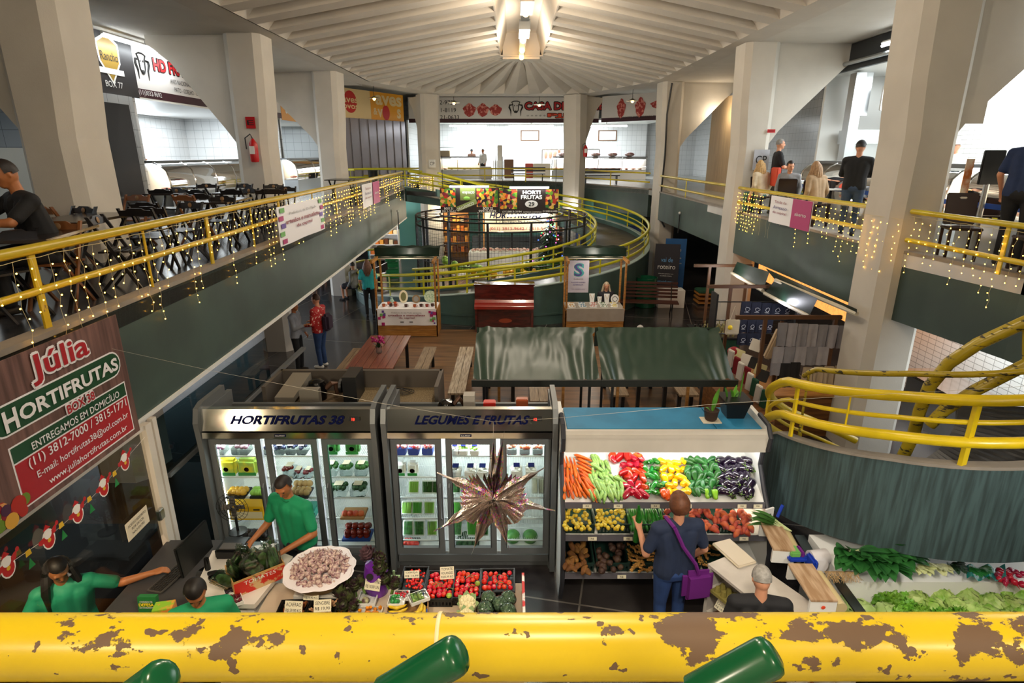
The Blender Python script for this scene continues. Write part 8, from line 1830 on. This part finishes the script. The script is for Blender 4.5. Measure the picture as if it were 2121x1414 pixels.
b=MB();P_=[(2.03,5.12),(2.42,5.32),(3.1,4.1),(2.62,3.95)];b.prism(P_,.97,1.0);b.obj('worktop',M_wl,t)
for z in(.1,.42,.72):MB().prism([(2.05,5.08),(2.40,5.28),(3.0,4.1),(2.64,4.0)],z,z+.025).obj('shelf',M_wl,t)
MB().prism([(2.38,5.3),(2.42,5.3),(3.08,4.1),(3.02,4.08)],0,.97).obj('back',M_wl,t);MB().prism([(2.03,5.1),(2.42,5.3),(2.42,5.27),(2.05,5.07)],0,.97).obj('end_panel',M_wl,t)
for i in range(4):
 o=MB();x,y=2.18+.13*i,4.93-.24*i
 for a in range(3):
  for c in range(2):o.lathe([(.0,.05),(.02,.05),(.035,.0),(.03,-.03)],8,c=(-.08+.08*a,-.04+.08*c,.03))
 o.b2(-.13,.13,-.09,.09,-.0,.03);q=o.obj('egg_carton',mat('olive pulp','8a8040',.8));q.location=(x,y,.75);q.rotation_euler=(0,0,R(-60));tag(q,'olive green egg carton on the upper shelf of the wrapping counter','egg carton','egg cartons')
eg=proto('egg',MB().sph((0,0,0),(.022,.022,.028),10,8),mat('brown egg','8a5a40',.5,objvar=.15),'brown egg on the lower shelf of the wrapping counter','egg','brown eggs')
for i in range(40):eg.put((2.13+.055*(i%10)+.03*(i//10),5.0-.1*(i%10)+.012*(i//10),.475),(random.uniform(-.5,.5),0,0),1)
price('price_card',(2.14,4.9,.66),.14,.12,['OVOS','CAIPIRA','R$ 14,90'],'white price card on the egg shelf',60,-60)
def dispenser(u0,v0,u1,v1,wpx,z,label):
 a=PZ(u0,v0,z);b_=PZ(u1,v1,z);d=(b_-a);d.z=0;L=d.length;M=frameM(tuple((a+b_)/2-Vector((0,0,.12))),tuple(d),(0,0,1));M=M@Matrix.Rotation(R(-90),4,'X');t=empty('film_dispenser',tuple(a),0,label,'film dispenser')
 M=Matrix.Translation((a+b_)/2)@Matrix.Rotation(math.atan2(d.y,d.x),4,'Z');w_=wpx;MB().box((0,0,0),(L,w_,.025),M,bev=.004).obj('wooden_top',M_ply,t);MB().box((L/2-.02,0,-.08),(.03,w_,.15),M).obj('front_plate',M_whitep,t);MB().box((-L/2+.02,0,-.08),(.03,w_,.15),M).obj('end_plate',M_whitep,t)
 MB().cyl(tuple(M@Vector((-L/2+.03,w_*.75,-.1))),tuple(M@Vector((L/2-.03,w_*.75,-.1))),.055,n=16).obj('film_roll',mat('film roll','c9b78a',.2),t);MB().box((0,-w_*1.4 if False else w_*1.5,-.14),(L,.1,.015),M).obj('steel_tray',M_steel,t)
 return M,L
dispenser(1595,1082,1625,1140,.22,1.2,'wood-topped film dispenser, the far one beside the display case');Md,Ld=dispenser(1657,1168,1708,1245,.24,1.2,'wood-topped film dispenser, the near one with a small orange sticker')
MB().sph((Ld/2-.0,0,-.07),(.004,.02,.02),8,6,M=Md).obj('sticker',mat('orange red'),bpy.data.objects['film_dispenser.001'])
a=PZ(1520,1145,1.02);b=MB();b.box(tuple(a),(.24,.42,.035),rot=(0,0,R(20)),bev=.012);tag(b.obj('cutting_board',mat('cream board','d9cdb8',.4)),'cream cutting board lying on the wrapping counter','cutting board')
a=PZ(1648,1150,1.12);t=empty('storage_dish',tuple(a),0,'blue plastic dish holding a green and purple sponge between the dispensers','dish');MB().box(tuple(a),(.2,.17,.05),bev=.015).obj('dish',mat('blue plastic'),t);MB().box((a.x-.03,a.y,a.z+.05),(.1,.13,.06),bev=.01).obj('sponge',mat('green print'),t);MB().box((a.x+.04,a.y,a.z+.05),(.04,.13,.06),bev=.01).obj('purple_sponge',mat('purple cloth','6a1f7a',.7),t)
a=PZ(1690,1155,1.15);t=empty('bag_roll',tuple(a),0,'roll of thin plastic bags on a blue holder behind the near dispenser','bag roll');MB().cyl((a.x-.06,a.y,a.z),(a.x+.12,a.y+.03,a.z),.075,n=20).obj('roll',mat('milky film','d6d3d6',.3),t);MB().box((a.x-.06,a.y-.04,a.z-.03),(.05,.18,.16),bev=.02).obj('holder',mat('blue plastic'),t);k=MB();k.grid(lambda p,q:(a.x-.03+.1*p+.02*math.sin(q*9),a.y-.08-.03*q,a.z+.03-.3*q),6,8);k.obj('loose_bag',mat('milky film'),t)
a=PZ(1610,1070,1.15);tag(MB().cyl(tuple(a),(a.x+.05,a.y+.02,a.z+.14),.018,n=8).obj('marker_pen',mat('blue plastic')),'blue handle standing in a white folder behind the far dispenser','handle');tag(MB().box((a.x-.1,a.y,a.z),(.12,.02,.22),rot=(0,0,.4)).obj('paper_folder',M_whitep),'white folded card beside the blue handle','folder')
#PEOPLE
def capsule(mb,a,b,r0,r1=None):
 r1=r0 if r1 is None else r1;mb.tube([a,b],[r0,r1],12);mb.sph(tuple(a),r0,12,8);mb.sph(tuple(b),r1,12,8)
def fuse(mb,name,m,parent,vox,it=3):
 me=bpy.data.meshes.new('t');me.from_pydata([tuple(v)for v in mb.v],[],mb.f);o=bpy.data.objects.new('t',me);COL.objects.link(o)
 q=o.modifiers.new('r','REMESH');q.mode='VOXEL';q.voxel_size=vox;q=o.modifiers.new('s','SMOOTH');q.iterations=it;q.factor=.5
 n=bpy.data.meshes.new_from_object(o.evaluated_get(bpy.context.evaluated_depsgraph_get()));bpy.data.objects.remove(o)
 n.name=name;n.materials.clear();n.materials.append(m);n.shade_smooth();o=bpy.data.objects.new(name,n);COL.objects.link(o)
 if parent:o.parent=parent
 return o
SK={'l':mat('light skin','c98f70',.5),'m':mat('tan skin','a5683f',.5),'d':mat('brown skin','7a4a30',.5)}
def person(loc,rz,label,top='2a2a2e',bot='23324a',skin='m',hair='2a1c14',style='short',sit=False,sl='s',legs='long',lean=0,hd=(0,0),j={},sc=1.0,vox=.013,shoe='2a2624',wd=1.0,extra=None,seat=.45):
 t=empty('person',loc,R(rz),label,'person');t.scale=(sc,)*3
 V=Vector;up=Matrix.Rotation(-R(lean),4,'X');hz=seat+.06 if sit else .93
 def U(p):return V((0,0,hz))+up@V(p)
 J={'ch':U((0,.01,.40)),'nk':U((0,.0,.57))}
 for s,n in((-1,'L'),(1,'R')):
  J['s'+n]=U((s*.185*wd,0,.49));J['e'+n]=U((s*.25*wd,-.02,.22));J['w'+n]=U((s*.24*wd,.12,.02))
  J['h'+n]=V((s*.09*wd,0,hz));J['k'+n]=V((s*.12,.42,seat+.05))if sit else V((s*.1,.03,.5));J['a'+n]=V((s*.12,.4,.08))if sit else V((s*.1,0,.08))
 for k,v in j.items():J[k]=V(v)
 fa=up.to_3x3()@V((0,1,0))
 hm=Matrix.Translation(J['nk']+up.to_3x3()@V((0,.025,.16)))@up@Matrix.Rotation(R(hd[1]),4,'Z')@Matrix.Rotation(-R(hd[0]),4,'X')
 def H(x,y,z):return hm@V((x,y,z))
 b=MB();top_=MB();pn=MB();w=wd
 def torso(mb,g):
  for s in(-1,1):
   capsule(mb,V((s*.075*w,0,hz)),U((s*.07*w,.0,.2)),.105*w+g,.095*w+g);capsule(mb,U((s*.07*w,0,.2)),U((s*.1*w,.01,.42)),.095*w+g,.1+g)
   capsule(mb,U((s*.05,0,.5)),J['sL' if s<0 else 'sR'],.07+g,.06+g)
  capsule(mb,V((0,0,hz)),U((0,.015,.45)),.1*w+g,.1+g)
 torso(b,0);torso(top_,.014);capsule(b,U((0,-.005,.5)),H(0,-.015,-.05),.056,.052)
 b.add(*(lambda q:(q.v,q.f))(MB().sph((0,0,0),(.076,.095,.112),18,12)),None,hm);capsule(b,H(0,.035,-.055),H(0,.05,-.075),.052,.04);capsule(b,H(0,.09,.01),H(0,.105,-.022),.009,.014)
 for s in(-1,1):capsule(b,H(s*.077,-.005,.01),H(s*.079,-.01,-.02),.013,.011);capsule(b,H(s*.015,.088,.03),H(s*.045,.08,.033),.009)
 for s,n in((-1,'L'),(1,'R')):
  S,E,W=J['s'+n],J['e'+n],J['w'+n];capsule(b,S,E,.052,.042);capsule(b,E,W,.042,.028)
  d=(W-E).normalized();side=d.cross(V((0,0,1)));side=side.normalized()if side.length>.1 else V((1,0,0));nrm=side.cross(d)
  P=W+d*.09
  for q in(-1,0,1):capsule(b,W+side*q*.014,P+side*q*.026,.02,.017)
  for q,L_ in((-1.5,.06),(-.5,.075),(.5,.08),(1.5,.068)):
   p0=P+side*q*.02;p1=p0+(d*.9-nrm*.25+side*q*.07).normalized()*L_*.55;p2=p1+(d*.6-nrm*.8).normalized()*L_*.5;capsule(b,p0,p1,.0105,.0095);capsule(b,p1,p2,.0095,.008)
  th=-side if n=='R' else side;th=th if th.dot(V((0,0,1))*.3+V((-1 if n=='R' else 1,0,0)))>0 else-th
  capsule(b,W+d*.025,W+d*.055+th*.04,.015,.012);capsule(b,W+d*.055+th*.04,W+d*.09+th*.045,.012,.009)
  if sl!='n':capsule(top_,S,S.lerp(E,.75 if sl=='s' else 1),.066,.062 if sl=='s' else .055)
  if sl=='l':capsule(top_,E,E.lerp(W,.93),.055,.04)
  A,K,Hp=J['a'+n],J['k'+n],J['h'+n];capsule(b,Hp,K,.085,.055);capsule(b,K,A,.052,.036);capsule(pn,Hp,Hp.lerp(K,.95 if legs!='skirt' else .8),.1*w,.07 if legs!='skirt' else .11)
  if legs=='long':capsule(pn,K,K.lerp(A,.93),.068,.056)
  f=V((0,1,0))if not sit else V((0,1,0));capsule(b,A+V((0,-.03,-.04)),A+f*.13+V((0,0,-.05)),.036,.03)
  sh=MB();capsule(sh,A+V((0,-.035,-.035)),A+f*.15+V((0,0,-.045)),.045,.036);sh.v=[(x,y,max(z,.003))for x,y,z in sh.v];fuse(sh,'shoe',mat('shoe '+shoe,shoe,.5),t,.016,2)
 capsule(pn,V((-.075*w,0,hz-.01)),V((.075*w,0,hz-.01)),.115*w,.115*w)
 fuse(b,'body',SK[skin],t,min(vox,.012)if vox<.011 else vox,2)
 fuse(top_,'shirt',mat('cloth '+top,top,.8,var=.12,vscale=9)if isinstance(top,str)else top,t,vox*1.2,4)
 fuse(pn,'trousers' if legs=='long' else('skirt' if legs=='skirt' else 'shorts'),mat('cloth '+bot,bot,.8,var=.2,vscale=7),t,vox*1.2,4)
 e=MB()
 for s in(-1,1):e.sph((s*.031,.0865,.012),(.012,.008,.007),8,6,M=hm)
 e.obj('eyes',mat('dark eye','17100c',.3),t,world=False);e=MB();e.sph((0,.094,-.052),(.022,.006,.0055),8,5,M=hm);e.obj('lips',mat('lips','8a3f38',.5),t,world=False)
 h=MB();fwd={'bald':-.2,'cap':.5}.get(style,.25)
 q=MB().sph((0,-.008,.012),(.087,.104,.118),22,16)
 def keep(i):
  x,y,z=q.v[i];return not(y>.03 and z<.062)and not(z<(-.03 if style!='long' else-.08))and not(abs(x)>.06 and z<.0 and y>-.02 and style!='long')
 if style=='bald':q.v=[(x*.975,y*.975,z*.97)for x,y,z in q.v];q.f=[f for f in q.f if all(q.v[i][2]<.055 for i in f)]
 if style=='bob':q.v=[(x*1.14,y*1.14-.008,z*1.08)for x,y,z in q.v];keep=lambda i:not(q.v[i][1]>.04 and q.v[i][2]<.07)and q.v[i][2]>-.1;jit(q,.012,22)
 h.add(q.v,[f for f in q.f if all(keep(i)for i in f)],None,hm)
 if style=='long':
  for k in range(9):
   a=R(185+k*21);p=H(.078*math.cos(a),.085*math.sin(a)-.005,.03);dn=V((p.x-hm.translation.x,p.y-hm.translation.y,0)).normalized()
   h.tube([p,H(.09*math.cos(a),.1*math.sin(a)-.01,-.06),p+dn*.045+V((0,0,-.22)),p+dn*.05+V((0,0,-.40))],[.03,.034,.036,.012],8)
 if style=='bun':h.sph(tuple(H(0,-.08,.09)),.045,10,8)
 h.obj('hair',mat('hair '+hair,hair,.55,var=.3,vscale=30),t,world=False)
 if style=='cap':
  c=MB();q=MB().sph((0,0,.02),(.094,.11,.12),18,12);c.add(q.v,[f for f in q.f if all(q.v[i][2]>.04 for i in f)],None,hm);c.b2(-.06,.06,.07,.17,.05,.058,M=hm);c.obj('cap',mat('black cap','18181b',.7),t,world=False)
 if style=='hat':
  c=MB();q=MB().sph((0,0,.03),(.098,.11,.12),18,12);c.add(q.v,[f for f in q.f if all(q.v[i][2]>.02 for i in f)],None,hm);c.obj('cap',M_whitep,t,world=False)
 t['_']=1;del t['_']
 return t,hm,J
M_gshirt=mat('emerald polo','0e8a5c',.75,var=.1,vscale=8)
p=PY(607,1010,5.62)
t,hm,J=person((p.x,5.62,0),158,'man in an emerald polo shirt packing bags of herbs behind the white counter',M_gshirt,'22242a','m','1c1310','short',hd=(22,18),lean=8,sc=1.06,vox=.0095,j={'eR':(.3,.12,1.12),'wR':(.34,.33,1.02),'eL':(-.3,.1,1.13),'wL':(-.1,.36,1.03)},wd=1.12)
t.scale=(1.02,)*3
k=MB();k.sph((-.07,.135,1.27),(.035,.01,.03),10,6);k.obj('shirt_badge',mat('red badge','a8402a',.5),t,world=False)
k=MB();k.lathe([(.06,0),(.075,.02),(.062,.03)],16,M=Matrix.Translation(J['nk']+Vector((0,.0,-.03))));k.obj('collar',M_gshirt,t,world=False)
t,hm,J=person((-4.38,4.78,.0),-148,'long-haired woman in a green work shirt reaching over the checkout desk',mat('mint work shirt','2aa37c',.6,var=.1,vscale=6),'22242a','m','140d0b','long',sit=True,hd=(26,18),lean=8,sc=1.08,vox=.0095,j={'eL':(-.42,.1,.86),'wL':(-.66,.16,.9),'eR':(.3,.1,.78),'wR':(.18,.34,.72)},seat=.42)
tb=empty('office_chair',(-4.4,4.72,0),0,'dark chair under the woman with long hair','chair');MB().b2(-4.65,-4.15,4.5,4.95,.34,.41,bev=.02).obj('seat',M_dark,tb);MB().cyl((-4.4,4.72,0),(-4.4,4.72,.34),.04).obj('pedestal',M_dark,tb)
t,hm,J=person((-2.86,4.42,0),205,'dark-haired man in a green shirt, only his head and collar showing above the near pipe',M_gshirt,'22242a','m','15100e','short',sit=True,hd=(35,0),lean=8,sc=1.1,seat=.46)
tb=empty('stool',(-2.86,4.42,0),0,'stool under the man at the bottom edge','stool');MB().cyl((-2.86,4.42,.36),(-2.86,4.42,.42),.18,n=20).obj('seat',M_dark,tb);MB().cyl((-2.86,4.42,0),(-2.86,4.42,.36),.04).obj('pedestal',M_dark,tb)
t,hm,J=person((1.68,5.12,0),8,'woman in navy t-shirt and jeans choosing vegetables with her back turned','232f4a','2a4478','l','6b4028','bob',sc=1.02,vox=.0095,hd=(14,4),shoe='c9c9c6',j={'eL':(-.3,.02,1.12),'wL':(-.3,.24,1.26),'eR':(.31,.0,1.13),'wR':(.26,.16,.92)},wd=1.12)
k=MB();k.tube([(-.09,-.13,1.5),(.0,-.155,1.3),(.14,-.17,1.1),(.2,-.15,.95)],.02,6);k.tube([(-.09,-.12,1.5),(-.12,.03,1.52),(-.05,.14,1.38),(.12,.16,1.1),(.24,.06,.95)],.02,6);k.obj('bag_strap',mat('purple strap','6a1f7a',.6),t,world=False)
k=MB();k.box((.2,-.14,.82),(.32,.12,.34),bev=.05);jit(k,.01,9);o=k.obj('shoulder_bag',mat('purple cloth','6a1f7a',.7));o.location=(1.68,5.12,0);o.rotation_euler=(0,0,R(8));o.scale=(1.02,)*3;tag(o,'purple cloth shoulder bag hanging on the right hip of the woman in navy','bag')
q=t.matrix_basis@Vector((-.3,.3,1.34));k=MB();k.tube([(q.x,q.y,q.z+.16),(q.x+.01,q.y,q.z),(q.x+.0,q.y+.02,q.z-.3)],[.012,.035,.03],10);k.obj('x',M_cuc).name='cucumber_bag';tag(bpy.data.objects['cucumber_bag'],'bagged cucumbers held up in the left hand of the woman in navy','bag')
t,hm,J=person((2.14,4.12,0),-6,'grey-haired man in a black t-shirt seen from behind at the wrapping counter','17171a','23262c','l','96928c','short',sc=.945,vox=.0095,hd=(18,0),lean=6,wd=1.2)
def at(u,v,z=0):return PZ(u,v,z)
M_flor=mat('red floral cardigan','9c1c1c',.8,col2='d8b8a8',vscale=16,ramp=(.38,.42))
p=at(670,760);t,hm,J=person((p.x,p.y,0),78,'woman in a red floral cardigan and jeans with a dark backpack, talking',M_flor,'27406a','l','4a3026','short',sl='l',sc=1.04,shoe='d8d8d4',hd=(5,0),j={'eR':(.25,.03,1.12),'wR':(.2,.3,1.08),'eL':(-.25,.03,1.12),'wL':(-.15,.3,1.05)},wd=1.15)
k=MB();k.box((0,-.23,1.18),(.3,.18,.42),bev=.06);o=k.obj('backpack',mat('plum backpack','2a1a2c',.7));o.location=(p.x,p.y,0);o.rotation_euler=(0,0,R(78));tag(o,'dark plum backpack worn by the woman in the floral cardigan','backpack')
p=at(622,768);t,hm,J=person((p.x,p.y,0),-95,'person in a grey sweater and black trousers half hidden by the left gallery','8f9298','141416','m','2a1c14','short',sl='l',sc=.98,j={'eR':(.24,.08,1.14),'wR':(.2,.32,1.24)})
p=at(768,655);person((p.x,p.y,0),8,'woman with long brown hair in a turquoise blouse and black trousers, back turned','2aa5a8','121214','l','6a4630','long',sc=1.04)
p=at(738,625);person((p.x-.1,p.y+.3,0),75,'seated woman in a striped grey cardigan and glasses on the iron bench','8a8a88','2a2830','l','3a3430','short',sit=True,legs='skirt',sl='l',sc=1.02,hd=(0,-40))
p=at(706,600);person((p.x+.15,p.y+.4,0),100,'seated man in a plum polo and blue shorts at the end of the bench','5a1f3f','1f4a8a','m','2a1c14','short',sit=True,legs='short',lean=18,hd=(10,0))
p=at(735,612);tb=empty('park_bench',(p.x+.4,p.y,0),0,'black iron bench with the seated pair in front of the curved guard rail','bench')
for s in(-.0,):MB().box((p.x+.35,p.y+1.0,.42),(.45,2.6,.05),rot=(0,0,R(-8))).obj('seat',M_dark,tb);MB().box((p.x+.6,p.y+1.0,.7),(.05,2.6,.3),rot=(0,0,R(-8))).obj('backrest',M_dark,tb)
for y in(-.1,2.1):MB().b2(p.x+.2,p.x+.6,p.y+y,p.y+y+.05,0,.42).obj('leg',M_dark,tb)
for u,v,rz,lb,c in((652,592,150,'bare-legged person in shorts under the gallery, upper body hidden','7a3a2a'),(668,572,200,'bare-legged person in sandals behind, upper body hidden by the gallery','3a5a6a')):
 p=at(u,v);person((p.x,p.y,0),rz,lb,c,'4a4a50','m',legs='short',shoe='8a5a3a',vox=.016)
person((2.82,17.28,0),180,'grey-blonde woman sitting behind the jewellery kiosk','2a2a30','22242a','l','c9b79a','long',sit=True,hd=(12,0),seat=.5)
p=PZ(1327,684,1.25);person((p.x,p.y,0),20,'white-haired person in a red top behind the right awning','a81c1c','22242a','l','c9c4bc','short',sit=True,hd=(10,-30))
p=PZ(20,480,ZU+.45);person((-4.72,5.98,ZU),145,'man in a black t-shirt resting his chin on his hand, left gallery table','141417','22242a','m','1c1310','short',sit=True,sc=1.08,vox=.0095,lean=12,hd=(8,0),wd=1.25,j={'eR':(.3,.42,.80),'wR':(.12,.36,1.12),'eL':(-.3,.3,.82),'wL':(-.1,.5,.82)})
def up(u,v,**k):q=PZ(u,v,ZU);return q
p=PZ(1772,500,ZU);t,hm,J=person((6.38,11.35,ZU),-35,'man in a black cap, dark hooded jacket and jeans leaning at the deli counter','1c1d20','3a4c66','l','2a2420','cap',sl='l',sc=.97,wd=1.1,hd=(12,0),j={'eR':(.26,.12,1.16),'wR':(.12,.36,1.13),'eL':(-.26,.12,1.16),'wL':(-.08,.36,1.13)},shoe='17171a')
person((6.72,15.6,ZU),-100,'grey-haired man in black standing with folded arms beside the second column','17171a','5a564c','l','8f8c88','short',sc=1.04,hd=(0,0),j={'eR':(.25,.1,1.13),'wR':(.0,.26,1.13),'eL':(-.25,.1,1.13),'wL':(.08,.24,1.1)})
o=MB().box((0,0,0),(.1,.38,.45),bev=.02).obj('carrier_bag',mat('coral bag','d8553f',.6));o.location=(6.55,15.2,ZU+.95);tag(o,'coral red carrier bag held by the grey-haired man on the right gallery','bag')
for(x,y,rz,lb,c,b_,hr,st,hdd)in((6.3,15.3,20,'long-haired blonde woman seated at the right gallery railing','c9b79a','3f6a60','c09a62','long',-40),(6.5,14.3,150,'man in a grey hoodie with sunglasses on his head, seated at the railing','8a8b8f','22242a','1c1310','short',30),(6.55,13.0,15,'woman in a beige hooded top seated with her back to the railing','a58a6a','1c1c20','a5805a','long',-20)):
 person((x,y,ZU),rz,lb,c,b_,'l',hr,st,sit=True,sl='l',lean=10,hd=(4,hdd))
person((6.95,8.25,ZU),-60,'man in a navy t-shirt cut off by the right edge of the picture','1d2f55','16181d','l','2a2420','short',sc=1.06,wd=1.15,lean=5)
person((-10.2,17.9,ZU),150,'butcher in white bending over the counter of the left shop','e2e2e0','d8d8d8','m','1c1310','bun',lean=48,hd=(-10,0))
person((-2.6,39.9,ZU),180,'butcher in a dark cap handling meat at the far shop','6a4a3a','d8d8d8','m','1c1310','cap',vox=.018,hd=(20,0),j={'wL':(-.1,.3,1.0),'wR':(.1,.3,1.0)})
person((-1.8,38.4,ZU),150,'person in a white coat with dark collar walking before the far meat shop','dcdcda','24252a','m','1c1310','short',sl='l',vox=.018)
person((3.05,40.2,ZU),180,'grey-haired butcher in white behind the hanging chickens','e2e2e0','d8d8d8','l','8f8c88','short',vox=.018)
person((9.6,13.4,ZU),120,'shop worker in a white cap behind the deli counter','dcdcda','d8d8d8','l','c9c4bc','hat',vox=.015,sl='l')
